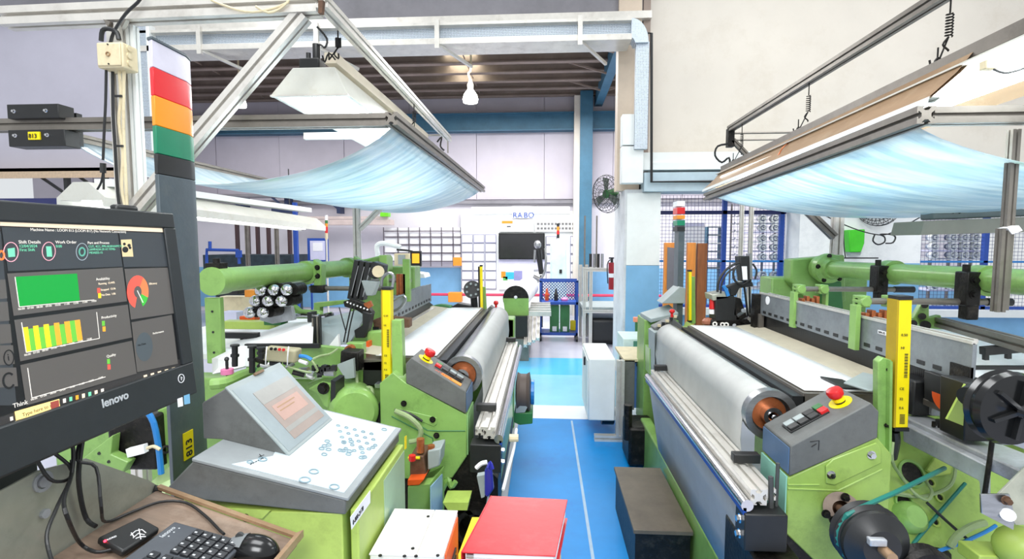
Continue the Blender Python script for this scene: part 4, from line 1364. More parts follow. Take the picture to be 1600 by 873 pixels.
# pulley on the near corner with flange bearing, shaft and belt
c = W(1368, 848, 1.42)
sh = W(1316, 792, 1.62)
ax = V(0, 1, 0)
MB().ring(W(1316, 796, 1.66), W(1316, 796, 1.60), 0.052, 0.026, 26).build('bearing_flange', mat('worn_bearing_iron', (128, 112, 100), 0.5, 0.3, 0.15, 12), R, smooth=40)
MB().poly([W(1291, 808, 1.64), W(1300, 780, 1.64), W(1318, 770, 1.64), W(1332, 780, 1.64), W(1334, 800, 1.64), W(1310, 820, 1.64)], (0, 0.03, 0)).build('bearing_plate', RUST, R, bevel=0.004)
b = MB()
for q in ((1320, 776), (1290, 802), (1302, 812)):
    bolt(b, W(*q, 1.6), (0, -1, 0), 0.009)
b.build('flange_bolt', GREASY, R)
MB().cyl(W(1311, 793, 1.62), c + ax * 0.02, 0.012, 16).build('drive_shaft', RUST, R, smooth=40)
MB().lathe(c + ax * 0.07, c - ax * 0.03, [(0, 0.078), (0.01, 0.092), (0.02, 0.082), (0.03, 0.082), (0.04, 0.095), (0.05, 0.084), (0.065, 0.09), (0.075, 0.088), (0.09, 0.06), (0.10, 0.05)], 36).build('drive_pulley', BLACK, R, smooth=30)
MB().cyl(c - ax * 0.02, c - ax * 0.07, 0.014, 14).build('pulley_pin', BRONZE, R, smooth=40)
MB().cb(c - ax * 0.035 + V(-0.02, 0, 0.025), (0.045, 0.02, 0.02)).build('pulley_key', CAST, R, bevel=0.003)
MB().lathe(c + V(0.13, 0.03, -0.08), c + V(0.13, -0.03, -0.08), [(0, 0.06), (0.012, 0.075), (0.03, 0.06), (0.045, 0.078), (0.06, 0.07)], 30).build('ribbed_pulley', GREASY, R, smooth=30)
belt = [c + V(-0.086 * math.cos(a), 0.03, 0.086 * math.sin(a)) for a in [math.radians(d) for d in (-40, -15, 10, 35, 60)]]
belt += [W(1395, 771, 1.52), W(1440, 749, 1.62), W(1476, 731, 1.74)]
MB().tube(belt, 0.007, 7, 2).build('drive_belt', TEAL, R)
# cast sley beam running back
a, cB = W(1412, 668, 1.86), W(1640, 790, 1.30)
MB().poly([W(1411, 650, 1.9), W(1440, 645, 1.95), W(1640, 722, 1.5), W(1640, 755, 1.36)], (0, 0, -0.045)).build('sley_beam', CAST, R, bevel=0.006)
MB().poly([W(1411, 662, 1.86), W(1545, 728, 1.50), W(1545, 792, 1.50), W(1533, 792, 1.51), W(1530, 752, 1.53), W(1411, 690, 1.86)], (0.03, 0.03, 0)).build('sley_web', CAST, R, bevel=0.005)
b = MB()
for q in ((1468, 667), (1478, 672), (1490, 676), (1459, 662), (1510, 690)):
    b.cyl(W(*q, 1.78) - V(0, 0, 0.01), W(*q, 1.78) + V(0, 0, 0.008), 0.006, 8)
b.build('beam_screw', GREASY, R)
p = W(1468, 662, 1.8)
MB().cyl(p - V(0, 0, 0.01), p + V(0, 0, 0.014), 0.012, 12).build('beam_knob', BLACK, R)
# black block with orange ring and the big black pulley
p = W(1528, 650, 1.68)
MB().poly([W(1508, 598, 1.62), W(1548, 600, 1.62), W(1550, 690, 1.62), W(1506, 690, 1.62)], (0, 0.10, 0)).build('black_block', BLACK, R, bevel=0.004)
MB().poly([W(1485, 592, 1.75), W(1548, 596, 1.75), W(1548, 640, 1.75), W(1485, 640, 1.75)], (0, 0.12, 0)).build('motor_housing', BLACK, R, bevel=0.004)
MB().cyl(W(1474, 618, 1.78), W(1484, 618, 1.78), 0.052, 20).build('orange_ring', ORED, R, smooth=40)
MB().poly([W(1509, 600, 1.61), W(1505, 665, 1.61), W(1480, 655, 1.61)], (0, 0.008, 0)).build('lime_gusset', LIME, R)
c = W(1596, 642, 1.42)
MB().lathe(c + V(-0.02, 0.1, 0), c + V(-0.01, -0.02, 0), [(0, 0.03), (0.03, 0.035), (0.035, 0.088), (0.05, 0.1), (0.058, 0.09), (0.072, 0.09), (0.08, 0.102), (0.095, 0.095)], 40).build('handwheel_pulley', BLACKG, R, smooth=30)
MB().cyl(W(1538, 606, 1.58), c + V(-0.04, 0.12, 0.0), 0.03, 20).build('handwheel_hub', BLACK, R, smooth=40)
b = MB()
for k in range(6):
    a_ = math.radians(60 * k + 20)
    d = V(math.cos(a_), 0, math.sin(a_))
    b.bar(c - ax * 0.0 + d * 0.015, c + d * 0.078, 0.010, 0.02, up=(0, 1, 0))
b.build('wheel_spoke', BLACK, R)
MB().cyl(c + V(0, -0.01, 0), c + V(0, -0.035, 0), 0.02, 18).build('wheel_nut', CHROME, R)
MB().tube([W(1553, 668, 1.5), W(1546, 720, 1.5), W(1538, 775, 1.5)], 0.0065, 7, 0).build('drive_belt', GREASY, R)
# galvanised bracket with lever
MB().poly([W(1533, 772, 1.35), W(1578, 772, 1.35), W(1586, 808, 1.35), W(1584, 828, 1.35), W(1534, 802, 1.35)], (0, 0.006, 0)).build('galvanised_bracket', STEEL, R, bevel=0.001)
MB().poly([W(1560, 772, 1.36), W(1610, 722, 1.45), W(1640, 722, 1.45), W(1640, 820, 1.36), W(1587, 820, 1.36)], (0, 0.006, 0)).build('galvanised_cover', GALV, R, bevel=0.001)
MB().cyl(W(1575, 804, 1.34), W(1575, 804, 1.35), 0.016, 18).build('bracket_slot', PAPER, R)
b = MB()
bolt(b, W(1571, 781, 1.345), (0, -1, 0), 0.008)
b.build('bracket_bolt', RUST, R)
# post of the light curtain
zt = W(1385, 560, 1.78).z
MB().poly([W(1372, 565, 1.76), W(1380, 558, 1.76), W(1394, 563, 1.76), W(1392, 722, 1.76), W(1372, 724, 1.76)], (0, 0.03, 0)).build('curtain_post', GREEN, R, bevel=0.003)
MB().poly([W(1391, 563, 1.74), W(1395, 565, 1.74), W(1393, 720, 1.74), W(1389, 720, 1.74)], (0, 0.05, 0)).build('post_flange', GREEN, R)
b = MB()
for q in ((1388, 577), (1385, 664)):
    b = MB()
    bolt(b, W(*q, 1.757), (0, -1, 0), 0.005)
    b.build('post_bolt', GREASY, R)
light_curtain(R, W(1401, 664, 1.78), W(1407, 467, 1.78), 0.042, 0.05)
MB().tube([W(1399, 674, 1.78), W(1400, 690, 1.79), W(1395, 715, 1.82)], 0.013, 8).build('curtain_plug', BLACK, R)
# tray with white cap and black drive behind console
MB().poly([W(1315, 604, 1.95), W(1372, 612, 1.95), W(1372, 640, 1.95), W(1330, 628, 1.95)], (0, 0.16, 0.0)).build('sensor_housing', BLACK, R, bevel=0.006)
MB().poly([WZ(1318, 600, 1.09), WZ(1348, 584, 1.09), WZ(1382, 592, 1.09), WZ(1371, 612, 1.09), WZ(1356, 612, 1.09)], (0, 0, 0.008)).build('sensor_lid', LGREY, R, bevel=0.003)
MB().cb(W(1430, 615, 1.95), (0.10, 0.12, 0.13)).build('gear_housing', BLACK, R, bevel=0.008)
MB().cb(W(1462, 640, 1.9), (0.06, 0.05, 0.03)).build('brass_lever', CAST, R, bevel=0.004)
MB().tube([W(1462, 590, 1.95), W(1450, 600, 1.95), W(1448, 612, 1.95)], 0.01, 6).build('linkage', CHROME, R)

# heald plates (stack), black reed below
y0, y1 = 1.70, 3.32
for k, (x, dz) in enumerate(((1.365, 0), (1.392, -0.006), (1.418, -0.004), (1.444, -0.012))):
    MB().box((x, y0 + k * 0.03, 1.145 + dz), (x + 0.007, y1, 1.278 + dz)).build('heald_plate', PLATE, R)
    MB().box((x - 0.003, y0 + k * 0.03, 1.275 + dz), (x + 0.010, y1, 1.285 + dz)).build('plate_lip', ALU, R)
n = 19
for k in range(n):
    y = 1.84 + (3.24 - 1.84) * k / (n - 1)
    MB().box((1.3625, y - 0.020, 1.158), (1.3655, y + 0.020, 1.174)).build('plate_slot', BLACK, R, bevel=0.005)
MB().cyl(V(1.3655, 3.2, 1.245), V(1.362, 3.2, 1.245), 0.026, 18).build('round_sticker', PAPER, R)
MB().box((1.362, 2.03, 1.228), (1.3655, 2.16, 1.243)).build('number_label', PAPER, R)
text('SVM-75', 0.013, V(1.361, 2.155, 1.231), (0, -1, 0), (0, 0, 1), INK, R, name='label_lettering')
MB().box((1.36, 1.70, 1.15), (1.372, 1.78, 1.20)).build('plate_end_block', GREASY, R)
MB().box((1.39, y0 + 0.02, 1.03), (1.43, y1, 1.15)).build('reed_frame', BLACK, R)
b = MB()
for i in range(160):
    y = y0 + (y1 - y0) * (i + .5) / 160
    b.add([V(1.388, y - 0.002, 1.04), V(1.388, y + 0.002, 1.04), V(1.388, y + 0.002, 1.135), V(1.388, y - 0.002, 1.135)], [(0, 1, 2, 3)])
stuff(b.build('reed_wires', mat('dark_reed_wire', (72, 72, 74), 0.3, 0.6), R))
MB().bar(V(1.375, y0, 1.03), V(1.375, y1, 1.03), 0.03, 0.025).build('reed_baulk', ALUD, R, bevel=0.004)
MB().box((1.33, 3.30, 1.02), (1.42, 3.36, 1.27)).build('end_plate', GREASY, R)
MB().box((1.35, 3.28, 1.06), (1.38, 3.33, 1.15)).build('selvedge_comb', ALUD, R)
# tube with end bracket, clamps and rods
xt, rt = 1.87, 0.051
MB().cyl(V(xt, 3.52, 1.425), V(xt, 1.5, 1.452), rt, 36).build('cross_tube', GREEN, R, smooth=40)
MB().lathe(V(xt, 3.42, 1.426), V(xt, 3.62, 1.426), [(0, 0.062), (0.03, 0.07), (0.05, 0.095), (0.09, 0.1), (0.10, 0.085), (0.16, 0.085)], 28).build('end_flange', GREEN, R, smooth=30)
b = MB()
for k in range(5):
    a_ = math.radians(70 * k + 100)
    bolt(b, V(xt + 0.085 * math.cos(a_), 3.46, 1.426 + 0.085 * math.sin(a_)), (0, -1, 0), 0.01)
b.build('flange_bolt', GREASY, R)
MB().poly([W(1237, 405, 3.6), W(1320, 398, 3.6), W(1322, 470, 3.6), W(1300, 480, 3.6), W(1262, 470, 3.6), W(1236, 440, 3.6)], (0, 0.12, 0)).build('side_housing', GREEN, R, bevel=0.01)
MB().poly([W(1290, 440, 3.52), W(1315, 440, 3.52), W(1318, 484, 3.52), W(1285, 474, 3.52)], (0, 0.06, 0)).build('side_rib', DGREEN, R, bevel=0.006)
MB().box((1.6, 3.7, 0.0), (2.25, 3.9, 1.35)).build('far_side_frame', GREEN, R, bevel=0.01)
for yc, xl in ((2.88, 1.40), (2.30, 1.385)):
    MB().ring(V(xt, yc - 0.035, 1.437), V(xt, yc + 0.035, 1.437), rt + 0.014, rt - 0.002, 24).build('tube_clamp', GREEN, R, smooth=30)
    MB().box((xt - 0.095, yc - 0.04, 1.33), (xt - 0.035, yc + 0.03, 1.475)).build('clamp_block', GREASY, R, bevel=0.006)
    MB().box((xt - 0.08, yc - 0.03, 1.27), (xt - 0.03, yc + 0.02, 1.34)).build('clamp_foot', GREASY, R, bevel=0.006)
    b = MB()
    bolt(b, V(xt - 0.065, yc - 0.04, 1.44), (0, -1, 0), 0.012)
    bolt(b, V(xt - 0.065, yc - 0.04, 1.38), (0, -1, 0), 0.012)
    b.cyl(V(xt - 0.07, yc, 1.47), V(xt - 0.07, yc, 1.505), 0.014, 10)
    b.build('clamp_bolt', GREASY, R)
    MB().cyl(V(xl - 0.03, yc, 1.345), V(xt + 0.06, yc, 1.345), 0.014, 14).build('harness_rod', ALUD, R, smooth=40)
    MB().cyl(V(xt + 0.02, yc, 1.345), V(xt + 0.12, yc, 1.345), 0.017, 14).build('rod_sleeve', BLACK, R, smooth=40)
    for dx in (0.0, 0.12):
        MB().box((xl - 0.03 + dx, yc - 0.03, 1.32), (xl + 0.012 + dx, yc + 0.03, 1.37)).cyl(V(xl - 0.01 + dx, yc - 0.04, 1.345), V(xl - 0.01 + dx, yc + 0.03, 1.345), 0.022, 12).build('rod_clamp', GREEN, R, bevel=0.003)
    MB().box((xl - 0.048, yc - 0.035, 1.135), (xl - 0.028, yc + 0.015, 1.33)).build('retaining_strap', GREEN, R, bevel=0.002)
    MB().box((xl + 0.125, yc - 0.02, 1.15), (xl + 0.14, yc + 0.02, 1.33)).build('retaining_strap', GREEN, R, bevel=0.002)
    for k in range(4):
        MB().box((xl + 0.0 + k * 0.026, yc - 0.02, 1.24), (xl + 0.016 + k * 0.026, yc + 0.02, 1.295 + 0.012 * (k % 2))).build('copper_guide', COPPER, R, bevel=0.002)
# far lug, back rail and warp sheet
MB().poly([W(1427, 498, 2.6), W(1444, 468, 2.6), W(1452, 468, 2.6), W(1452, 496, 2.6), W(1470, 492, 2.6), W(1478, 515, 2.6), W(1440, 512, 2.6)], (0, 0.03, 0)).build('rear_lug', GREEN, R, bevel=0.004)
for q, r in (((1445, 477), 0.014), ((1441, 494), 0.016), ((1427, 505), 0.016), ((1446, 508), 0.022)):
    MB().cyl(W(*q, 2.6), W(*q, 2.57), r, 14).build('lug_stud', GREASY, R)
MB().prof(W(1468, 503, 2.6), W(1640, 550, 1.75), 0.045).build('rear_bar', ALUD, R)
MB().box((1.55, 1.7, 1.06), (2.6, 3.5, 1.085)).build('warp_sheet', CLOTH, R)
MB().bar(W(1535, 548, 2.05), W(1660, 538, 2.05), 0.03).bar(W(1540, 548, 2.05), W(1540, 562, 2.05), 0.015).bar(W(1575, 546, 2.05), W(1575, 560, 2.05), 0.015).build('dropper_rail', BLACK, R)
MB().box((1.45, 1.75, 0.95), (2.5, 1.8, 1.06)).build('rear_side_rail', GREEN, R, bevel=0.005)
MB().box((2.35, 1.75, 0.0), (2.5, 1.9, 0.95)).build('rear_leg', GREEN, R, bevel=0.005)
MB().box((2.35, 3.3, 0.0), (2.5, 3.45, 1.06)).build('rear_leg', GREEN, R, bevel=0.005)
MB().bar(W(1520, 574, 1.9), W(1640, 574, 1.9), 0.02, 0.012).build('thin_black_rail', BLACK, R)
# far-end console, weft feeder assembly
MB().poly([W(1022, 512, 3.5), W(1052, 498, 3.5), W(1062, 505, 3.5), W(1084, 528, 3.5), W(1066, 545, 3.5), W(1022, 545, 3.5)], (0, 0.12, 0)).build('far_console', GREY, R, bevel=0.006)
for k in range(5):
    p = W(1030 + k * 6.2, 508.5 - k * 3.6, 3.49)
    MB().cb(p, (0.02, 0.02, 0.016)).build('push_key', BLACK if k % 2 else BEIGE, R)
p = W(1050, 486, 3.5)
MB().sph(p, 0.02, 10, (1, 1, 0.8)).cyl(p - V(0, 0, 0.04), p, 0.009, 8).build('emergency_button', RED, R)
MB().poly([W(1013, 513, 3.55), W(1023, 520, 3.4), W(1023, 600, 3.4), W(1014, 590, 3.55)], (0.06, 0.1, 0)).build('far_side_plate', LGREY, R)
MB().poly([W(1015, 545, 3.5), W(1038, 545, 3.5), W(1038, 600, 3.5), W(1015, 585, 3.5)], (0, 0.15, 0)).build('far_green_frame', GREEN, R)
MB().poly([W(1020, 540, 3.48), W(1036, 545, 3.48), W(1036, 580, 3.48), W(1022, 572, 3.48)], (0, 0.02, 0)).build('far_guard', DGREEN, R)
MB().poly([W(1078, 520, 3.6), W(1084, 508, 3.6), W(1110, 520, 3.6), W(1108, 540, 3.6), W(1085, 545, 3.6)], (0, 0.2, 0)).build('far_lime_cover', LIME, R, bevel=0.006)
MB().box((0.95, 3.50, 0.0), (1.35, 3.72, 1.0)).build('far_end_frame', GREEN, R, bevel=0.01)
wfx = [
    ('weft_gun_body', [(1118, 462), (1148, 462), (1152, 500), (1118, 505)], BLACK, 0.14),
    ('weft_gun_cover', [(1112, 460), (1136, 456), (1140, 466), (1114, 470)], GALV, 0.16),
    ('weft_gun_shoulder', [(1148, 464), (1158, 466), (1168, 495), (1158, 500), (1146, 492)], GREASY, 0.12),
    ('arm_plate', [(1134, 448), (1150, 442), (1176, 440), (1178, 447), (1156, 450), (1150, 462), (1142, 462), (1142, 452)], BLACK, 0.05),
    ('motor_block', [(1155, 400), (1174, 400), (1175, 440), (1160, 440)], BLACK, 0.09),
    ('carriage', [(1112, 500), (1180, 498), (1182, 518), (1108, 518)], GREASY, 0.14),
]
for nm, pts, m, dep in wfx:
    MB().poly([W(a, c_, 3.45) for a, c_ in pts], (0, dep, 0)).build(nm, m, R, bevel=0.006)
MB().poly([W(1159, 416, 3.445), W(1167, 416, 3.445), W(1168, 437, 3.445), W(1161, 437, 3.445)], (0, 0.01, 0)).build('motor_rating_plate', PAPER, R)
MB().poly([W(1171, 396, 3.44), W(1175, 396, 3.44), W(1176, 436, 3.44), W(1172, 436, 3.44)], (0, 0.06, 0)).build('motor_fin', STEEL, R)
MB().cyl(W(1113, 482, 3.5), W(1113, 466, 3.5), 0.022, 12, 0.014).build('red_lamp', RED, R)
MB().cyl(W(1113, 490, 3.5), W(1113, 483, 3.5), 0.022, 12).build('lamp_base', PAPER, R)
b = MB()
b.tube([W(1121, 456, 3.45), W(1123, 440, 3.45), W(1132, 424, 3.45), W(1145, 414, 3.45), W(1156, 410, 3.45)], 0.008, 6)
b.tube([W(1126, 458, 3.45), W(1128, 442, 3.45), W(1137, 426, 3.45), W(1152, 416, 3.45)], 0.006, 6)
b.tube([W(1152, 414, 3.44), W(1146, 425, 3.44), W(1148, 438, 3.44), W(1160, 445, 3.44), W(1170, 438, 3.44)], 0.007, 6)
b.tube([W(1176, 412, 3.44), W(1182, 422, 3.44), W(1180, 436, 3.44)], 0.006, 6)
b.build('weft_cable', BLACK, R)
MB().tube([W(1130, 446, 3.44), W(1134, 452, 3.44), W(1138, 462, 3.44)], 0.012, 7).build('cyan_hose', HOSEB, R)
MB().cyl(W(1163, 448, 3.47), W(1169, 496, 3.47), 0.007, 6).cyl(W(1171, 448, 3.47), W(1172, 496, 3.47), 0.007, 6).build('guide_rod', BLACK, R)
rr = random.Random(3)
for k in range(16):
    p = W(1150 + rr.random() * 34, 486 + rr.random() * 32, 3.42 + rr.random() * 0.05)
    q = p + V((rr.random() - .5) * 0.08, -0.02, (rr.random() - .5) * 0.05)
    MB().cyl(p, q, 0.008 + rr.random() * 0.008, 8).build('linkage_piece', STEEL if k % 3 else GREASY, R)
for q in ((1117, 506), (1129, 507), (1135, 507)):
    MB().ring(W(*q, 3.42), W(q[0], q[1], 3.45), 0.016, 0.007, 12).build('linkage_wheel', ALU, R)
MB().cyl(W(1108, 521, 3.4), W(1172, 523, 3.4), 0.01, 8).build('temple_rod', CHROME, R)
MB().sph(W(1093, 522, 3.4), 0.035, 12).build('rubber_cap', BLACK, R)
MB().sph(W(1106, 503, 3.5), 0.035, 10, (1.2, 1, .9)).build('brown_cap', mat('brown_cap_plastic', (176, 110, 84), 0.4), R)
# small signal tower and its terminal on the far end
t = thing('signal_post', (0.98, 3.75, 0), 'small grey signal post with white red orange green bands at far end', 'signal light')
a, c_ = W(1058, 470, 3.9), W(1070, 352, 3.9)
MB().box((a.x, 3.9, 0.9), (c_.x, 4.02, c_.z)).build('post', POST, t)
bands = ((PAPER, 312, 322), (RED, 322, 334), (ORANGE, 334, 342), (mat('signal_green', (10, 140, 100), 0.35), 342, 352), (BLACK, 352, 361))
for m, ya, yb in bands:
    p, q = W(1058, ya + 2, 3.9), W(1070, yb, 3.9)
    MB().box((p.x, 3.895, q.z), (q.x, 4.02, p.z)).build('light_band', m, t)
t = thing('control_terminal', (0.85, 3.95, 0), 'small grey control terminal desk on green cabinet beside the column', 'control panel')
MB().poly([W(1000, 488, 3.95), W(1017, 498, 3.8), W(1060, 488, 3.8), W(1045, 475, 4.0)], (0, 0, -0.03)).build('desk_top', LGREY, t, bevel=0.004)
MB().poly([W(1034, 474, 3.85), W(1062, 448, 3.85), W(1072, 450, 3.85), W(1070, 474, 3.85)], (0, 0.18, 0)).build('screen_wedge', LGREY, t, bevel=0.004)
x0_, x1_ = W(1001, 520, 3.9).x, W(1058, 520, 3.9).x
MB().box((x0_ + 0.02, 3.86, 0.2), (x1_, 4.15, W(1010, 500, 3.86).z)).build('cabinet', GREEN, t, bevel=0.006)
MB().bar(W(1081, 432, 3.85), W(1082, 505, 3.85), 0.035).build('mast', GREEN, R)
light_curtain(R, W(1077.5, 500, 3.8), W(1077.5, 424, 3.8), 0.02, 0.04, mark=False)
# step platform in the aisle
t = thing('step_platform', (0.56, 2.7, 0), 'low brown topped step platform standing in front of the right loom', 'step')
MB().box((0.425, 2.34, 0.235), (0.70, 3.02, 0.255)).build('top_plate', mat('worn_brown_plywood', (104, 94, 80), 0.5, 0, 0.18, 4, 0.1, dirt=((74, 66, 56), 0.5, 5)), t, bevel=0.002)
MB().box((0.435, 2.35, 0.0), (0.69, 3.0, 0.235)).build('box_body', GREASY, t)
MB().box((0.60, 3.55, 0.02), (0.80, 3.85, 0.30)).build('floor_gear_case', GREASY, R, bevel=0.02)
MB().cyl(V(0.60, 3.6, 0.2), V(0.60, 3.6, 0.45), 0.03, 12).build('gear_case_neck', GREASY, R)
# ---------------------------------------------------------------- left loom
L = thing('weaving_loom', (-0.5, 3.2, 0), 'green weaving loom on the left with chrome bobbins and yellow light curtain', 'loom')
Xl = loom_front(L, CXR, -1, 2.42, 4.25, 'left hand')
console(L, CXR, -1, 2.17, 2.36, TINT)
yn, yf = 2.17, 2.36
body = [(-0.335, 0.845), (-0.602, 0.985), (-0.66, 1.03), (-0.72, 0.98), (-0.72, 0.55), (-0.45, 0.55), (-0.40, 0.56), (-0.335, 0.66)]
MB().poly([V(x, yn + 0.004, z) for x, z in body], (0, yf - yn, 0)).build('console_body', GREEN, L, bevel=0.004)
MB().box((-0.335, yn + 0.01, 0.665), (-0.330, yf, 0.848)).build('blue_green_side_panel', mat('pale_green_panel', (150, 200, 130), 0.4), L)
f = lambda px, py, d=0.0: W(px, py, yn + 0.004 - d)
MB().tube([f(616, 640), f(668, 672), f(684, 673), f(727, 673)], 0.003, 6, 0).tube([f(612, 650), f(676, 684), f(677, 694)], 0.003, 6, 0).build('folded_seam', DGREEN, L)
MB().poly([f(618, 640), f(626, 638), f(683, 652), f(683, 662), f(678, 666)], (0, -0.004, 0)).build('cover_plate', GREEN, L, bevel=0.003)
for px, py in ((631, 630), (676, 655), (682, 680)):
    b = MB()
    bolt(b, f(px, py, 0.004), (0, -1, 0), 0.009, 0.008)
    b.build('cover_bolt', GREASY, L)
# orange key legend on the console head
u = V(-(0.815 - 0.562), 0, 1.095 - 0.952).normalized()
o0 = V(-0.337, yn, 0.954)
up_ = V(0, 1, 0).cross(u)
up_ = up_ if up_.z > 0 else -up_
MB().poly([o0 + u * 0.03 + V(0, 0.02, 0), o0 + u * 0.17 + V(0, 0.02, 0), o0 + u * 0.17 + V(0, 0.05, 0), o0 + u * 0.03 + V(0, 0.05, 0)], up_ * 0.003).build('orange_legend', ORANGE, L)
text('INTRPTR', 0.022, o0 + u * 0.165 + V(0, 0.024, 0) + up_ * 0.004, -u, (0, 1, 0), ORED, L, name='legend_lettering')
# lower black area, gearbox and floor frame
MB().poly([V(x, 2.2, z) for x, z in ((-0.33, 0.66), (-0.40, 0.57), (-0.66, 0.55), (-0.72, 0.0), (-0.2, 0.0), (-0.2, 0.55))], (0, 0.18, 0)).build('black_lower_frame', GREASY, L)
for k, r in enumerate((0.12, 0.085)):
    MB().ring(V(-0.40 + k * 0.1, 2.12, 0.36), V(-0.40 + k * 0.1, 2.2, 0.36), r, r - 0.02, 26).build('gear_ring', GREASY, L, smooth=30)
MB().tube([W(691, 765, 2.1), W(700, 748, 2.1), W(705, 760, 2.1), W(712, 752, 2.1)], 0.012, 6).build('green_rag', GREEN, L)
MB().poly([W(692, 785, 1.95), W(732, 785, 1.95), W(730, 797, 1.95), W(700, 797, 1.95)], (0, 0.1, 0)).build('lime_foot', LIME, L)
# side posts
MB().poly([W(612, 500, 2.25), W(627, 500, 2.25), W(632, 640, 2.2), W(613, 640, 2.2)], (0, 0.05, 0)).build('curtain_post', GREEN, L, bevel=0.003)
light_curtain(L, W(607, 598, 2.3), W(606, 452, 2.3), 0.038, 0.05)
MB().tube([W(596, 447, 2.3), W(598, 434, 2.3), W(608, 426, 2.3), W(615, 432, 2.3), W(613, 448, 2.3)], 0.007, 7).build('lifting_handle', STEEL, L)
MB().tube([W(607, 604, 2.3), W(607, 625, 2.3), W(603, 640, 2.28)], 0.018, 9).build('curtain_plug', BLACK, L)
b = MB()
for k in range(12):
    p = W(602 - k * 1.2, 632 + k * 3.2, 2.22)
    b.ring(p - V(0.004, 0, 0.004), p + V(0.004, 0, 0.006), 0.028, 0.018, 14)
stuff(b.build('corrugated_hose', BLACK, L))
# green side castings seen between terminal and console
MB().poly([W(478, 600, 2.45), W(520, 585, 2.45), W(560, 590, 2.45), W(640, 610, 2.45), W(640, 760, 2.45), (-1.3, 2.45, 0.3), (-1.6, 2.45, 0.3), W(478, 640, 2.45)], (0, 0.06, 0)).build('side_casting', GREEN, L, bevel=0.008)
MB().lathe(W(553, 645, 2.1), W(548, 622, 2.5), [(0, 0.085), (0.015, 0.10), (0.04, 0.108), (0.3, 0.108), (0.36, 0.08)], 32).build('motor_drum', GREEN, L, smooth=45)
MB().poly([W(517, 594, 2.1), W(524, 596, 2.1), W(524, 640, 2.1), W(516, 640, 2.1)], (0, 0.1, 0)).build('black_strap', BLACK, L)
b = MB()
bolt(b, W(506, 606, 2.2), (0, -1, 0), 0.018, 0.02)
b.build('casting_bolt', GREASY, L)
MB().poly([W(480, 608, 2.2), W(496, 600, 2.2), W(515, 604, 2.2), W(515, 640, 2.2), W(505, 635, 2.2), W(494, 615, 2.2)], (0, 0.06, 0)).build('ribbed_cover', GREEN, L, bevel=0.008)
MB().poly([W(540, 536, 2.4), W(567, 536, 2.4), W(567, 605, 2.4), W(555, 605, 2.4), W(552, 548, 2.4)], (0, 0.05, 0)).build('green_upright', GREEN, L, bevel=0.004)
MB().poly([W(572, 518, 2.6), W(600, 516, 2.6), W(598, 562, 2.6), W(574, 564, 2.6)], (0, 0.05, 0)).build('green_cover', GREEN, L, bevel=0.01)
MB().box((W(571, 530, 2.55).x, 2.55, W(571, 562, 2.55).z), (W(576, 530, 2.55).x, 2.6, W(571, 534, 2.55).z)).build('orange_edge', ORED, L)
MB().poly([W(567, 565, 2.4), W(600, 563, 2.4), W(602, 602, 2.4), W(567, 602, 2.4)], (0, 0.08, 0)).build('black_box', BLACK, L, bevel=0.004)
MB().poly([W(585, 600, 2.25), W(612, 601, 2.25), W(611, 607, 2.25), W(586, 606, 2.25)], (0, 0.05, 0)).build('steel_bracket', STEEL, L)
MB().cyl(W(545, 548, 2.38), W(552, 543, 2.42), 0.025, 14).build('cable_gland', COPPER, L)
b = MB()
b.tube([W(546, 552, 2.35), W(554, 565, 2.33), W(557, 585, 2.33), W(559, 602, 2.3), W(568, 606, 2.28), W(580, 606, 2.28), W(582, 622, 2.26), W(576, 645, 2.24)], 0.008, 6)
b.tube([W(560, 604, 2.3), W(572, 612, 2.28), W(582, 628, 2.26)], 0.006, 6)
b.build('green_cable', HOSEG, L)
MB().tube([W(618, 642, 2.12), W(640, 652, 2.1), W(657, 670, 2.1), W(654, 686, 2.1), W(640, 690, 2.1)], 0.011, 8).build('yellow_green_hose', HOSEG, L)
MB().tube([W(617, 640, 2.14), W(640, 646, 2.14), W(660, 658, 2.14)], 0.006, 6).build('black_cable', BLACK, L)
# oil pump block between terminal cabinet and loom
MB().poly([W(640, 712, 1.95), W(662, 712, 1.95), W(667, 746, 1.95), W(640, 748, 1.95)], (0, 0.12, 0)).build('brown_pump_block', RUST, L, bevel=0.006)
MB().poly([W(668, 704, 1.95), W(689, 700, 1.95), W(687, 728, 1.95), W(668, 735, 1.95)], (0, 0.10, 0)).build('grey_valve_block', LGREY, L, bevel=0.006)
MB().cyl(W(657, 706, 1.97), W(657, 685, 1.97), 0.016, 10).cyl(W(674, 703, 1.97), W(674, 695, 1.97), 0.014, 10).build('brass_fitting', COPPER, L)
MB().cyl(W(638, 715, 1.93), W(656, 715, 1.93), 0.006, 8).build('yellow_pin', YELLOW, L)
MB().cyl(W(644, 711, 1.92), W(644, 719, 1.92), 0.014, 8).build('red_valve', RED, L)
MB().poly([W(637, 760, 1.9), W(672, 757, 1.9), W(690, 735, 2.05), W(690, 800, 2.05), W(690, 900, 1.95), W(637, 900, 1.9)], (0, 0.06, 0)).build('oil_sump', GREEN, L, bevel=0.006)
MB().poly([W(637, 750, 1.9), W(662, 749, 1.9), W(655, 757, 1.9), W(637, 758, 1.9)], (0, 0.15, 0)).build('red_pad', ORED, L)
MB().poly([W(672, 760, 1.9), W(690, 740, 2.02), W(690, 900, 2.02), W(673, 900, 1.9)], (0.004, 0, 0)).build('blue_reflecting_side', mat('pale_blue_reflection', (150, 186, 214), 0.3), L)  # blue reflection painted as the sump side's own colour
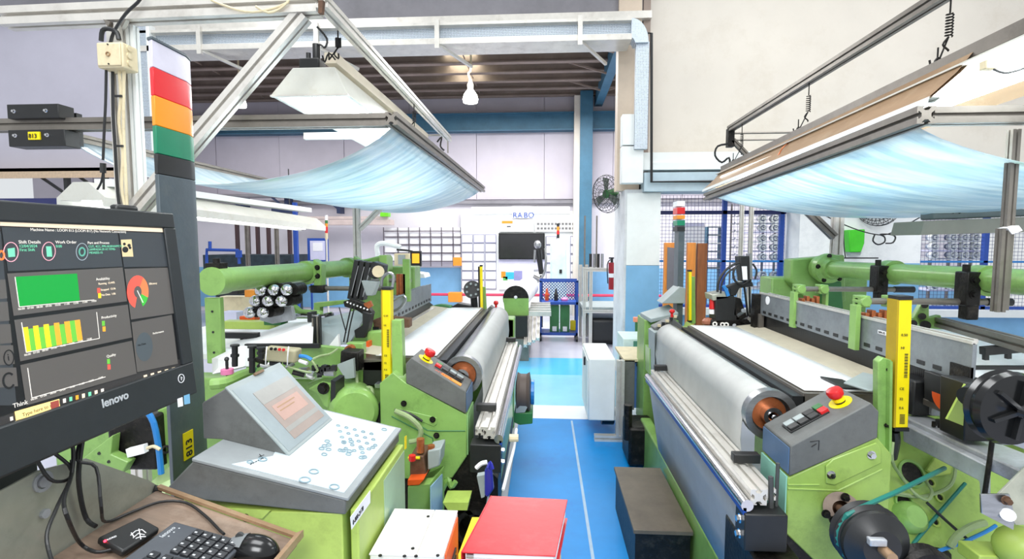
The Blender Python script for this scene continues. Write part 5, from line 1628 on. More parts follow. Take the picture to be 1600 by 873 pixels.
# right-hand items on the front rail
MB().poly([W(774, 664, 2.25), W(788, 664, 2.25), W(788, 680, 2.25), W(773, 681, 2.25)], (0, 0.004, 0)).build('number_tag', PAPER, L)
text('9', 0.035, W(778, 677, 2.245), (1, 0, 0), (0, 0, 1), INK, L, name='tag_lettering')
b = MB()
b.tube([W(744, 731, 1.78), W(752, 724, 1.78), W(761, 722, 1.78)], 0.008, 6)
b.build('white_hook', PAPER, L)
t = thing('cloth_bundle', tuple(W(765, 752, 1.75)), 'navy blue cloth bundle hanging from the front rail end beside the red binder', 'bag')
MB().poly([W(757, 736, 1.75), W(762, 729, 1.75), W(768, 736, 1.75), W(771, 765, 1.75), W(762, 778, 1.75), W(757, 774, 1.75)], (0.0, 0.03, 0)).build('bundle', NAVY, t, bevel=0.006)
MB().tube([W(762, 731, 1.75), W(766, 722, 1.76), W(770, 733, 1.75)], 0.006, 6).build('handle', NAVY, t)
MB().poly([W(745, 744, 1.8), W(757, 742, 1.8), W(757, 776, 1.8), W(752, 778, 1.8)], (0, 0.03, 0)).build('grey_lever', LGREY, L)
MB().tube([W(807, 670, 2.2), W(803, 700, 2.1), W(795, 730, 1.98), W(786, 765, 1.86)], 0.006, 6).build('white_cord', PAPER, L)
MB().cyl(W(796, 684, 2.1), W(810, 684, 2.1), 0.016, 10).build('cord_roller', BEIGE, L)
# cord wheel further along the rail
c = W(818, 612, 3.3)
MB().lathe(c - V(0.05, 0, 0), c + V(0.05, 0, 0), [(0, 0.07), (0.01, 0.13), (0.03, 0.118), (0.07, 0.118), (0.09, 0.13), (0.1, 0.07)], 32).build('edge_reel', mat('brown_grey_reel', (96, 84, 76), 0.6), L, smooth=30)
MB().cyl(c + V(0.05, 0, 0), c + V(0.07, 0, 0), 0.08, 20).build('reel_cap', HOSEB, L)
MB().poly([W(803, 645, 3.2), W(832, 645, 3.2), W(832, 662, 3.2), W(812, 664, 3.2), W(803, 660, 3.2)], (0, 0.2, 0)).build('reel_guard', DGREEN, L, bevel=0.005)
MB().poly([W(806, 626, 3.2), W(828, 628, 3.2), W(820, 644, 3.2), W(806, 645, 3.2)], (0, 0.1, 0)).build('reel_bracket', LGREY, L)
# far end console and guards
MB().poly([W(748, 496, 4.4), W(766, 478, 4.4), W(790, 498, 4.4), W(794, 520, 4.4), W(760, 520, 4.4)], (0, 0.12, 0)).build('far_console', GREY, L, bevel=0.006)
MB().poly([W(742, 500, 4.5), W(752, 488, 4.5), W(770, 496, 4.5), W(750, 512, 4.5)], (0, 0.12, 0)).build('far_green_cover', GREEN, L)
MB().poly([W(792, 498, 4.3), W(803, 500, 4.3), W(803, 552, 4.3), W(793, 555, 4.3)], (0, 0.12, 0)).build('far_green_frame', GREEN, L)
p = W(775, 473, 4.4)
MB().sph(p, 0.022, 10).cyl(p - V(0, 0, 0.05), p, 0.01, 8).build('emergency_button', RED, L)
MB().poly([W(700, 482, 4.3), W(715, 474, 4.3), W(738, 478, 4.3), W(740, 496, 4.3), W(726, 502, 4.3), W(702, 496, 4.3)], (0, 0.12, 0)).build('far_black_housing', BLACK, L, bevel=0.008)
MB().tube([W(668, 476, 4.3), W(680, 484, 4.3), W(700, 486, 4.3), W(706, 490, 4.3)], 0.03, 8).build('hose_bundle', GREASY, L)
MB().tube([W(672, 482, 4.25), W(690, 478, 4.25), W(706, 480, 4.25)], 0.02, 8).build('green_manifold', DGREEN, L)
MB().cyl(W(738, 453, 4.4), W(738, 452, 4.3), 0.075, 22).build('black_disc', BLACK, L)
b = MB()
c = W(738, 452, 4.28)
for k in range(7):
    a_ = 2 * math.pi * k / 7
    b.cyl(c + V(0.05 * math.cos(a_), 0, 0.05 * math.sin(a_)), c + V(0.05 * math.cos(a_), -0.01, 0.05 * math.sin(a_)), 0.01, 8)
b.build('disc_hole', LGREY, L)
MB().cyl(W(740, 460, 4.35), W(742, 484, 4.35), 0.03, 8).build('disc_stem', BLACK, L)
MB().bar(W(750, 416, 4.3), W(751, 482, 4.3), 0.03, 0.05).build('mast_black', BLACK, L)
MB().bar(W(755, 448, 4.35), W(757, 486, 4.35), 0.04, 0.03).build('mast', GREEN, L)
light_curtain(L, W(753, 481, 4.28), W(752, 416, 4.28), 0.02, 0.03, mark=False)
MB().box((-0.9, 4.3, 0.0), (-0.25, 4.5, 0.95)).build('far_end_frame', GREEN, L, bevel=0.01)
# heald plates on the left loom
for k in range(4):
    x = -0.915 - 0.028 * k
    MB().box((x - 0.007, 2.95 + 0.05 * k, 1.12), (x, 4.1, 1.262 - 0.006 * k)).build('heald_plate', PLATE, L)
for k in range(13):
    y = 3.0 + k * 0.085
    MB().box((-0.9145, y - 0.018, 1.135), (-0.912, y + 0.018, 1.152)).build('plate_slot', BLACK, L)
MB().box((-0.96, 2.8, 1.03), (-0.925, 4.1, 1.125)).build('reed_frame', BLACK, L)
MB().bar(V(-0.90, 2.7, 1.055), V(-0.90, 4.1, 1.055), 0.025).build('reed_baulk', ALU, L)
for (q, w_, h_, Y) in (((634, 438), 0.05, 0.28, 3.3), ((598, 430), 0.05, 0.24, 3.0)):
    p = W(*q, Y)
    MB().box((p.x - 0.02, Y, p.z - h_ / 2), (p.x + 0.025, Y + 0.04, p.z + h_ / 2)).build('retaining_strap', GREEN, L, bevel=0.002)
for k in range(3):
    p = W(621 + 5 * k, 447, 3.3)
    MB().box((p.x - 0.008, 3.3, p.z - 0.09), (p.x + 0.009, 3.33, p.z + 0.08)).build('copper_guide', COPPER, L)
MB().tube([W(614, 470, 2.9), W(628, 462, 2.9), W(634, 468, 2.9), W(626, 480, 2.9), W(614, 486, 2.9)], 0.009, 6).build('steel_loop', STEEL, L)
MB().poly([W(582, 500, 2.8), W(600, 494, 2.8), W(640, 498, 2.8), W(640, 512, 2.8), W(584, 514, 2.8)], (0, 0.06, 0)).build('brown_housing', RUST, L, bevel=0.006)
# cross tube with clamps, near end post
xt, rt = -1.40, 0.055
MB().cyl(V(xt - 0.02, 2.18, 1.432), V(xt, 4.2, 1.41), rt, 36).build('cross_tube', GREEN, L, smooth=40)
MB().cyl(V(xt - 0.02, 2.1, 1.432), V(xt - 0.02, 2.19, 1.432), rt * 1.12, 24).build('tube_end_cap', GREEN, L, smooth=40)
MB().box((xt - 0.05, 2.11, 1.485), (xt + 0.01, 2.17, 1.51)).cyl(V(xt - 0.02, 2.14, 1.5), V(xt - 0.02, 2.14, 1.53), 0.015, 8).build('end_cap_bolt', GREASY, L)
MB().box((xt - 0.07, 2.12, 1.07), (xt + 0.0, 2.15, 1.36)).build('end_post', GREEN, L, bevel=0.004)
b = MB()
for k in range(3):
    b.cyl(V(xt - 0.035, 2.12, 1.12 + 0.09 * k), V(xt - 0.035, 2.117, 1.12 + 0.09 * k), 0.005, 8)
b.build('post_hole', BLACK, L)
for px in (473, 540):
    yc = abs((xt) / ((px - 850) / 800))
    MB().ring(V(xt - 0.01, yc - 0.035, 1.418), V(xt - 0.01, yc + 0.035, 1.418), rt + 0.016, rt - 0.002, 24).build('tube_clamp', GREEN, L, smooth=30)
    MB().poly([V(xt + 0.04, yc - 0.03, 1.50), V(xt + 0.09, yc - 0.03, 1.47), V(xt + 0.085, yc - 0.03, 1.34), V(xt + 0.04, yc - 0.03, 1.33)], (0, 0.07, 0)).build('clamp_block', GREEN, L, bevel=0.005)
    MB().box((xt + 0.02, yc - 0.04, 1.30), (xt + 0.10, yc + 0.03, 1.345)).build('clamp_foot', GREASY, L, bevel=0.006)
    b = MB()
    bolt(b, V(xt + 0.065, yc - 0.03, 1.45), (0, -1, 0), 0.011)
    bolt(b, V(xt + 0.065, yc - 0.03, 1.40), (0, -1, 0), 0.011)
    b.build('clamp_bolt', GREASY, L)
    MB().cyl(V(xt, yc, 1.325), V(xt + 0.45, yc, 1.325), 0.014, 12).build('harness_rod', ALUD, L, smooth=40)
MB().poly([W(565, 406, 3.7), W(598, 398, 3.7), W(602, 404, 3.7), W(602, 425, 3.7), W(565, 425, 3.7)], (0, 0.2, 0)).build('side_housing', GREEN, L, bevel=0.012)
MB().box((-1.6, 4.1, 0.0), (-1.05, 4.3, 1.4)).build('far_side_frame', GREEN, L, bevel=0.01)
# tilted black actuator stack
for k in range(3):
    a_ = W(560 + k * 9, 406 + k * 1.5, 2.75)
    c_ = W(549 + k * 9, 466 + k * 1.0, 2.75)
    MB().bar(c_, a_, 0.024, 0.07, up=(0, 1, 0)).build('actuator', BLACK, L, bevel=0.003)
    MB().bar(c_ + V(0.013, -0.036, 0.02), a_ + V(0.013, -0.036, -0.03), 0.004, 0.006, up=(0, 1, 0)).build('actuator_rib', STEEL, L)
MB().poly([W(582, 408, 2.7), W(600, 414, 2.7), W(598, 432, 2.7), W(584, 436, 2.7), W(574, 430, 2.7)], (0, 0.08, 0)).build('actuator_motor', BLACK, L, bevel=0.006)
MB().cyl(W(591, 424, 2.69), W(591, 424, 2.67), 0.032, 16).build('motor_face', BEIGE, L)
MB().poly([W(564, 438, 2.68), W(590, 440, 2.68), W(582, 462, 2.68), W(572, 462, 2.68)], (0, 0.06, 0)).build('grey_cover', LGREY, L, bevel=0.004)
pts = [W(536, 471, 2.6), W(548, 467, 2.6), W(562, 472, 2.6), W(575, 480, 2.6), W(582, 490, 2.6), W(572, 494, 2.6), W(556, 484, 2.6), W(538, 479, 2.6)]
MB().poly(pts, (0, 0.05, 0)).build('curved_rack', GREASY, L, bevel=0.003)
b = MB()
for k in range(7):
    p = W(543 + k * 5.2, 472 + k * 1.9, 2.598)
    b.cyl(p, p - V(0, 0.003, 0), 0.005, 8)
b.build('rack_hole', PAPER, L)
MB().poly([W(566, 486, 2.58), W(580, 490, 2.58), W(576, 512, 2.58), W(570, 528, 2.58), W(555, 528, 2.58), W(553, 516, 2.58), W(566, 508, 2.58)], (0, 0.06, 0)).build('black_bracket', BLACK, L, bevel=0.004)
b = MB()
b.tube([W(551, 470, 2.56), W(544, 500, 2.56), W(537, 534, 2.56)], 0.004, 6)
b.tube([W(556, 472, 2.56), W(548, 504, 2.56), W(542, 536, 2.56)], 0.004, 6)
b.tube([W(530, 480, 2.56), W(541, 520, 2.56)], 0.003, 6)
b.build('actuator_cable', BLACK, L)
MB().poly([W(568, 474, 2.6), W(578, 470, 2.6), W(582, 478, 2.6), W(572, 484, 2.6)], (0, 0.02, 0)).build('copper_lug', COPPER, L)
# chrome bobbin cluster
rows_ = ((408, 454), (428, 453), (448, 453), (399, 470), (419, 470), (440, 470), (390, 488), (411, 488))
for k, (px, py) in enumerate(rows_):
    p = W(px, py, 2.45)
    MB().sph(p, 0.029, 16).build('chrome_bobbin', CHROME, L, smooth=60)
    MB().cyl(p + V(0.01, 0.04, 0), p + V(0.02, 0.12, 0.0), 0.031, 14).build('bobbin_body', GREASY, L, smooth=40)
MB().poly([W(408, 480, 2.6), W(455, 478, 2.6), W(460, 500, 2.6), W(425, 506, 2.6), W(405, 500, 2.6)], (0, 0.03, 0)).build('bobbin_plate', CAST, L, bevel=0.004)
MB().cyl(W(436, 487, 2.6), W(436, 487, 2.57), 0.014, 10).build('plate_knob', BLACK, L)
MB().poly([W(454, 472, 2.7), W(468, 484, 2.7), W(500, 486, 2.7), W(505, 498, 2.7), W(450, 498, 2.7)], (0, 0.04, 0)).build('green_arm', GREEN, L, bevel=0.01)
MB().tube([W(452, 494, 2.65), W(475, 492, 2.65), W(500, 494, 2.65), W(520, 490, 2.65)], 0.012, 8).build('chrome_lever', CHROME, L)
MB().poly([W(490, 473, 3.0), W(540, 469, 3.0), W(542, 474, 3.0), W(500, 480, 3.0), W(500, 492, 3.0), W(490, 492, 3.0)], (0, 0.05, 0)).build('green_bracket', GREEN, L, bevel=0.004)
MB().box((W(480, 489, 2.6).x, 2.6, W(480, 500, 2.6).z - 0.01), (W(487, 489, 2.6).x, 2.66, W(480, 488, 2.6).z)).build('black_fitting', BLACK, L)
for (x0_, y0_, x1_, y1_, Y, m, nm) in ((344, 448, 372, 460, 3.4, BLACK, 'dark_cover'), (382, 453, 398, 464, 3.3, ORANGE, 'orange_block'), (344, 463, 395, 492, 3.5, BEIGE, 'pale_cover'), (346, 487, 370, 502, 3.2, PAPERL, 'lilac_box'),
                                       (374, 494, 398, 503, 3.1, ORED, 'orange_strip'), (346, 502, 430, 514, 3.0, LIME, 'lime_rail'), (412, 500, 440, 508, 2.9, DGREEN, 'green_fitting')):
    b = MB()
    wb(b, x0_, y0_, x1_, y1_, Y, 0.08)
    b.build(nm, m, L, bevel=0.004)
# warp sheets at the back of the left loom
MB().poly([W(345, 540, 2.4), W(400, 522, 2.6), W(452, 503, 2.9), W(490, 503, 2.6), W(488, 542, 2.35), W(398, 538, 2.3)], (0, 0.0, -0.012)).build('warp_sheet', CLOTH, L)
MB().poly([W(331, 560, 2.0), W(372, 540, 2.2), W(384, 540, 2.2), W(382, 572, 2.1), W(332, 584, 2.0)], (0, 0.04, -0.01)).build('warp_sheet', CLOTH, L)
MB().poly([W(502, 498, 2.7), W(560, 484, 2.9), W(567, 500, 2.8), W(548, 532, 2.6), W(545, 538, 2.6), W(500, 540, 2.6), W(496, 512, 2.65)], (0, 0.03, 0)).build('grey_side_sheet', LGREY, L)
for k in range(4):
    MB().box((W(487 + k * 3.5, 500, 2.55).x, 2.55, W(487, 541, 2.55).z), (W(489.3 + k * 3.5, 500, 2.55).x, 2.57, W(487, 497 - k * 1, 2.55).z)).build('end_plate', BLACK if k % 2 else ALUD, L)
MB().poly([W(510, 545, 2.5), W(528, 522, 2.5), W(532, 560, 2.5), W(516, 566, 2.5)], (0, 0.02, 0)).build('white_plate', PAPER, L)
MB().bar(W(344, 523, 2.5), W(404, 524, 2.5), 0.03).bar(W(378, 524, 2.5), W(378, 540, 2.5), 0.012).bar(W(404, 524, 2.5), W(404, 534, 2.5), 0.012).build('dropper_rail', BLACK, L)
MB().bar(W(384, 540, 2.3), W(500, 540, 2.3), 0.02).build('black_rail', BLACK, L)
MB().poly([W(384, 545, 2.32), W(500, 541, 2.32), W(545, 545, 2.4), W(545, 590, 2.4), W(384, 590, 2.32)], (0, 0.04, 0)).build('green_frame_plate', GREEN, L, bevel=0.004)
MB().poly([W(532, 548, 2.3), W(560, 550, 2.3), W(560, 580, 2.3), W(530, 580, 2.3)], (0, 0.08, 0)).build('dark_gearbox', GREASY, L, bevel=0.006)
MB().poly([W(526, 570, 2.25), W(552, 560, 2.25), W(554, 590, 2.25), W(540, 592, 2.25)], (0, 0.02, 0)).build('plastic_wrap', LGREY, L)
MB().tube([W(330, 600, 1.9), W(352, 597, 1.92), W(372, 588, 1.98), W(390, 582, 2.05)], 0.022, 8).build('green_side_rail', GREEN, L)
# sensor with four red lamps
MB().bar(W(416, 551, 2.02), W(467, 555, 2.02), 0.055, 0.06, up=(0, 1, 0)).build('sensor_block', mat('olive_sensor_case', (178, 172, 140), 0.5), L, bevel=0.008)
for k in range(4):
    p = W(424.5 + k * 6.4, 544.5 + k * 0.5, 1.98)
    MB().cyl(p, p - V(0, 0.006, 0), 0.006, 10).build('sensor_eye', RED if k > 1 else GREASY, L)
for px in (417, 451):
    MB().tube([W(px, 541, 1.97), W(px - 1.5, 556, 1.96), W(px - 2, 570, 1.97)], 0.0025, 5).build('white_tie', PAPER, L)
MB().tube([W(468, 556, 2.02), W(478, 557, 2.02), W(487, 562, 2.02)], 0.008, 8).build('cyan_hose', HOSEB, L)
b = MB()
b.tube([W(487, 562, 2.02), W(500, 556, 2.05), W(515, 553, 2.1), W(527, 545, 2.2)], 0.005, 6)
b.tube([W(450, 573, 2.0), W(475, 580, 2.0), W(492, 582, 2.02), W(498, 576, 2.05)], 0.005, 6)
b.tube([W(487, 563, 2.01), W(492, 570, 2.01), W(496, 578, 2.02)], 0.005, 6)
b.build('thin_cable', HOSEG, L)
for (px, y0_, y1_) in ((394, 540, 582), (367, 538, 572), (408, 542, 560)):
    MB().cyl(W(px, y1_, 1.98), W(px, y0_, 1.98), 0.012, 8).cyl(W(px, y0_ + 3, 1.98), W(px, y0_, 1.98), 0.018, 8).cyl(W(px, (y0_ + y1_) / 2 + 2, 1.98), W(px, (y0_ + y1_) / 2 - 2, 1.98), 0.017, 8).build('black_thread_guide', BLACK, L)
p = W(355, 580, 1.95)
MB().cyl(p - V(0, 0, 0.01), p + V(0, 0, 0.01), 0.024, 20).build('pink_disc', PINK, L)
MB().cyl(p - V(0, 0, 0.03), p + V(0, 0, 0.05), 0.006, 8).sph(p + V(0, 0, 0.05), 0.01, 8).build('disc_pin', BLACK, L)
rr = random.Random(5)
for k in range(22):
    p = W(400 + rr.random() * 110, 560 + rr.random() * 26, 2.02 + rr.random() * 0.1)
    q = p + V((rr.random() - .5) * 0.10, -0.01, (rr.random() - .5) * 0.03)
    MB().cyl(p, q, 0.006 + rr.random() * 0.009, 8).build('linkage_piece', (STEEL, GREASY, BLACK, PINK if k == 3 else DGREEN, PAPER)[k % 5], L)
b = MB()
for k in range(7):
    p = W(492 + k * 5, 575 + (k % 3) * 3, 2.05)
    b.cb(p, (0.02, 0.02, 0.025))
b.build('terminal_strip', BLACK, L)
# machinery glimpsed under the monitor
MB().poly([W(130, 715, 1.7), W(175, 680, 1.7), W(172, 710, 1.7), W(200, 722, 1.7), W(190, 740, 1.7), W(140, 735, 1.7)], (0, 0.04, 0)).build('lower_green_plate', GREEN, L, bevel=0.004)
b = MB()
for q in ((155, 708), (170, 721)):
    b.cyl(W(*q, 1.70), W(*q, 1.697), 0.006, 8)
b.build('plate_hole', BLACK, L)
MB().poly([W(165, 650, 1.75), W(240, 650, 1.75), W(245, 735, 1.75), W(190, 735, 1.75), W(170, 712, 1.75)], (0, 0.2, 0)).build('black_gear_case', GREASY, L, bevel=0.01)
MB().poly([W(196, 702, 1.72), W(224, 695, 1.72), W(226, 708, 1.72), W(199, 715, 1.72)], (0, 0.02, 0)).build('white_plate', PAPER, L)
MB().tube([W(228, 640, 1.68), W(240, 660, 1.68), W(248, 700, 1.68), W(252, 740, 1.68)], 0.010, 8).build('blue_hose', HOSEB, L)
MB().tube([W(230, 700, 1.66), W(240, 697, 1.66), W(250, 702, 1.66)], 0.006, 6).build('cream_pipe', BEIGE, L)
MB().poly([W(245, 640, 1.8), W(275, 630, 1.8), W(275, 740, 1.8), W(262, 745, 1.8), W(256, 690, 1.8)], (0, 0.06, 0)).build('lower_green_arm', GREEN, L, bevel=0.006)
MB().ring(W(259, 702, 1.79), W(259, 702, 1.77), 0.016, 0.008, 16).build('arm_ring', GREASY, L)
MB().poly([W(215, 770, 1.6), W(275, 720, 1.75), W(275, 745, 1.75), W(255, 775, 1.6)], (0, 0, -0.03)).build('pale_green_rail', mat('pale_green_rail', (206, 226, 176), 0.4), L)
MB().poly([W(250, 645, 1.9), W(275, 640, 1.9), W(275, 660, 1.9), W(258, 668, 1.9)], (0, 0.02, 0)).build('white_card', PAPER, L)
MB().box((-2.6, 2.5, 0.0), (-0.75, 2.62, 0.9)).build('lower_side_frame', GREEN, L, bevel=0.01)
MB().box((-2.5, 2.7, 0.95), (-1.5, 4.1, 0.98)).build('rear_warp_bed', CLOTH, L)
# ================================================================ OVERHEAD LAMP FRAMES
def spring_hanger(name, top, bottom, parent):
    top, bottom = Vector(top), Vector(bottom)
    L_ = (top - bottom).length
    b = MB()
    b.cyl(top, top - V(0, 0, L_ * 0.25), 0.0035, 6).cyl(bottom, bottom + V(0, 0, L_ * 0.25), 0.0035, 6)
    z1, z0 = top.z - L_ * 0.25, bottom.z + L_ * 0.4
    b.tube([V(top.x + 0.012 * math.cos(a), top.y + 0.012 * math.sin(a), z1 + (z0 - z1) * a / (16 * math.pi)) for a in [k * math.pi / 4 for k in range(65)]], 0.003, 5, 0)
    b.tube([V(top.x, top.y, z0), bottom], 0.0035, 5, 0)
    b.tube([bottom + V(-0.03, 0, 0.02), bottom + V(-0.02, 0, -0.01), bottom + V(0, 0, 0.03), bottom + V(0.03, 0, 0.0)], 0.004, 5)
    b.tube([V(top.x, top.y, z0), V(top.x - 0.02, top.y, z0 - 0.03), V(top.x, top.y, z0 - 0.05), V(top.x, top.y, bottom.z + L_ * 0.2)], 0.004, 5)
    return b.build(name, GREASY, parent)


# ---- left frame
T = thing('lamp_frame', (-1.79, 2.14, 0), 'aluminium profile frame on a post carrying the left hanging lamp and film', 'frame')
MB().prof(V(-2.32, 2.14, 2.558), V(-0.93, 2.14, 2.575), 0.075, up=(0, 0, 1)).build('top_bar', ALU, T)
MB().prof(V(-0.905, 2.10, 2.575), V(-0.915, 4.95, 2.585), 0.05).build('depth_bar', ALU, T)
MB().prof(V(-1.0, 2.14, 2.54), V(-1.79, 2.14, 1.72), 0.06, up=(0, 1, 0)).build('brace', ALU, T)
MB().prof(V(-1.815, 2.14, 0.0), V(-1.815, 2.14, 2.52), 0.055, up=(0, 1, 0)).build('post', ALU, T)
MB().prof(V(-1.765, 2.16, 1.72), V(-1.765, 2.16, 2.52), 0.035, up=(0, 1, 0)).build('cable_rail', WHITE, T)
MB().poly([W(161, 30, 2.1), W(172, 33, 2.1), W(168, 42, 2.1)], (0, 0.02, 0)).poly([W(197, 30, 2.1), W(186, 33, 2.1), W(190, 44, 2.1)], (0, 0.02, 0)).build('corner_plate', ALUD, T)
MB().poly([W(497, 0, 2.08), W(505, 0, 2.08), W(503, 20, 2.08), W(497, 20, 2.08)], (0, 0.02, 0)).build('end_plate', RUST, T)
MB().prof(V(-2.75, 2.3, 2.145), V(-0.705, 2.3, 2.142), 0.055, up=(0, 0, 1)).build('lower_bar', ALUD, T)
MB().prof(V(-0.675, 2.262, 2.143), V(-0.625, 5.2, 2.13), 0.055, up=(0, 0, 1)).build('film_bar', ALUD, T)
MB().prof(V(-2.25, 2.3, 2.10), V(-2.2, 5.2, 2.08), 0.04).build('film_bar', ALUD, T)
MB().cyl(V(-0.89, 4.75, 2.53), V(-0.89, 4.75, 2.42), 0.006, 6).cyl(W(640, 212, 4.8), W(690, 211, 4.8), 0.008, 6).build('far_tie_rod', ALUD, T)
MB().tube([W(683, 222, 4.7), W(690, 214, 4.7), W(688, 228, 4.7), W(694, 235, 4.7)], 0.008, 5).build('wire_hook', GREASY, T)
MB().tube([W(400, 10, 2.09), W(420, 20, 2.09), W(440, 12, 2.09), W(452, 0, 2.09)], 0.005, 6).tube([W(330, 0, 2.09), W(360, 12, 2.09), W(395, 19, 2.09), W(430, 12, 2.09), W(450, 4, 2.09)], 0.005, 6).build('slack_cable', BEIGE, T)
MB().prof(V(W(557, 330, 4.6).x, 4.6, 0.0), V(W(557, 330, 4.6).x, 4.6, 2.05), 0.055).build('far_post', ALU, T)
MB().prof(W(562, 358, 4.6), W(600, 320, 4.6), 0.045, up=(0, 1, 0)).build('far_brace', ALU, T)
p_, q_ = W(474, 207, 3.0), W(550, 216, 3.0)
MB().box((p_.x, 3.0, q_.z), (q_.x, 3.03, p_.z)).build('inner_rail', ALU, T)
spring_hanger('spring_hanger', (-0.94, 2.35, 2.56), (-0.985, 2.35, 2.43), T)
spring_hanger('spring_hanger', (-0.91, 3.6, 2.56), (-0.91, 3.6, 2.36), T)
MB().tube([W(172, 70, 2.08), W(178, 50, 2.08), W(196, 22, 2.08), W(215, 4, 2.08), W(222, -6, 2.08)], 0.006, 6).tube([W(158, 64, 2.07), W(160, 48, 2.07), W(170, 45, 2.07), W(182, 50, 2.07), W(186, 62, 2.07)], 0.009, 7).build('black_cable', BLACK, T)
MB().tube([W(166, 106, 2.06), W(165, 160, 2.06), W(163, 200, 2.06), W(161, 250, 2.06)], 0.005, 6).tube([W(176, 106, 2.08), W(177, 180, 2.08), W(180, 230, 2.08), W(184, 300, 2.08), W(188, 330, 2.08)], 0.006, 6).build('black_cable', BLACK, T)
MB().cyl(W(161, 255, 2.06), W(161, 270, 2.06), 0.011, 8).build('inline_switch', BLACK, T)
MB().tube([W(161, 270, 2.06), W(158, 285, 2.06), W(152, 296, 2.06)], 0.004, 6).tube([W(162, 270, 2.06), W(162, 296, 2.06)], 0.004, 6).build('black_cable', BLACK, T)
MB().tube([W(186, 108, 2.07), W(189, 150, 2.07), W(186, 190, 2.07), W(192, 240, 2.07), W(190, 290, 2.07), W(196, 325, 2.07)], 0.006, 6).tube([W(194, 110, 2.07), W(193, 200, 2.07), W(199, 330, 2.07)], 0.006, 6).build('beige_cable', BEIGE, T)
for k in range(2):
    p = W(185 + 2 * k, (150, 228)[k], 2.06)
    MB().cb(p, (0.03, 0.006, 0.008)).build('cable_tie', BLACK, T)
J = thing('junction_box', tuple(W(173, 86, 2.05)), 'cream plastic junction box fixed near the top of the left post', 'junction box')
p, q = W(150, 66, 2.03), W(193, 105, 2.03)
MB().box((p.x, 2.03, q.z), (q.x, 2.11, p.z)).build('box', BEIGE, J, bevel=0.006, seg=3)
MB().box((p.x + 0.006, 2.024, q.z + 0.006), (q.x - 0.006, 2.03, p.z - 0.006)).build('lid', BEIGE, J, bevel=0.003)
for z in (p.z - 0.012, q.z + 0.012):
    MB().cyl(V((p.x + q.x) / 2, 2.02, z), V((p.x + q.x) / 2, 2.025, z), 0.003, 8).build('lid_screw', BLACK, J)
MB().ring(V((p.x + q.x) / 2, 2.018, (p.z + q.z) / 2), V((p.x + q.x) / 2, 2.025, (p.z + q.z) / 2), 0.009, 0.007, 14).build('round_mark', BRONZE, J)
for k in range(3):
    MB().cyl(V(q.x - 0.002, 2.06, q.z + 0.025 + k * 0.03), V(q.x + 0.006, 2.06, q.z + 0.025 + k * 0.03), 0.012, 12).build('knockout', BEIGE, J)
B8 = thing('number_box', tuple(W(56, 196, 2.26)), 'black steel box with yellow 813 label clamped on the left lower bar', 'box')
p, q = W(10, 163, 2.24), W(92, 184, 2.24)
MB().box((p.x, 2.24, q.z), (q.x, 2.32, p.z)).build('upper_half', BLACK, B8, bevel=0.003)
p2, q2 = W(12, 203, 2.24), W(102, 228, 2.24)
MB().box((p2.x, 2.24, q2.z), (q2.x, 2.32, p2.z)).build('lower_half', BLACK, B8, bevel=0.003)
MB().box((p.x + 0.01, 2.33, q2.z + 0.02), (q.x, 2.36, p.z - 0.02)).build('back_plate', BLACK, B8)
for (x, y) in ((22, 174), (72, 173), (24, 212), (74, 211)):
    b = MB()
    bolt(b, W(x, y, 2.24), (0, -1, 0), 0.006, 0.004)
    b.build('screw', CHROME, B8)
p, q = W(44, 206, 2.236), W(63, 218, 2.236)
MB().box((p.x, 2.234, q.z), (q.x, 2.24, p.z)).build('yellow_label', YELLOW, B8)
text('813', 0.027, V(p.x + 0.004, 2.232, q.z + 0.007), (1, 0, 0), (0, 0, 1), INK, B8, name='label_lettering', bold=0.0004)

# ---- left hanging lamp
Lm = thing('hanging_loom_lamp', (-1.1, 3.4, 2.43), 'long white trapezoid lamp hanging above the left film, glowing underneath', 'lamp')
y0, y1 = 2.45, 4.3
prof = [(-1.315, 2.300), (-1.20, 2.428), (-0.995, 2.428), (-0.935, 2.300)]
inn = [(-1.295, 2.300), (-1.19, 2.415), (-1.005, 2.415), (-0.955, 2.300)]
b = MB()
vs_ = []
for y in (y0, y1):
    vs_ += [V(x, y, z) for x, z in prof] + [V(x, y, z) for x, z in inn]
b.add(vs_, [(0, 1, 9, 8), (1, 2, 10, 9), (2, 3, 11, 10), (4, 12, 13, 5), (5, 13, 14, 6), (6, 14, 15, 7), (0, 8, 12, 4), (3, 7, 15, 11), (0, 4, 5, 1), (1, 5, 6, 2), (2, 6, 7, 3), (8, 9, 13, 12), (9, 10, 14, 13), (10, 11, 15, 14)])
b.build('reflector', REFL, Lm)
for y in (y0 - 0.012, y1 + 0.002):
    MB().poly([V(x, y, z) for x, z in prof], (0, 0.01, 0)).build('end_cap', REFL, Lm, bevel=0.002)
MB().poly([V(x, y0 - 0.014, z) for x, z in ((-1.315, 2.296), (-0.935, 2.296), (-0.935, 2.304), (-1.315, 2.304))], (0, 0.02, 0)).build('rim', ALU, Lm)
for x in (-1.215, -1.12, -1.03):
    MB().cyl(V(x, y0 + 0.05, 2.36), V(x, y1 - 0.05, 2.36), 0.013, 10).build('fluorescent_tube', TUBEL, Lm)
    for y in (y0 + 0.02, y1 - 0.06):
        MB().box((x - 0.014, y, 2.34), (x + 0.014, y + 0.03, 2.41)).build('tube_socket', PAPER, Lm)
MB().bar(V(-1.02, y0 - 0.0, 2.475), V(-1.0, y1, 2.475), 0.06, 0.05).build('carrier_rail', mat('beige_carrier_rail', (226, 214, 192), 0.4, 0.2, 0.05, 5), Lm)
MB().cb(V(-1.13, 2.50, 2.455), (0.10, 0.08, 0.055)).build('plug_housing', BLACK, Lm, bevel=0.006)
MB().cyl(V(-1.10, 2.48, 2.48), V(-1.10, 2.48, 2.55), 0.018, 12).cyl(V(-1.14, 2.48, 2.46), V(-1.14, 2.48, 2.51), 0.012, 8).build('black_plug', BLACK, Lm)
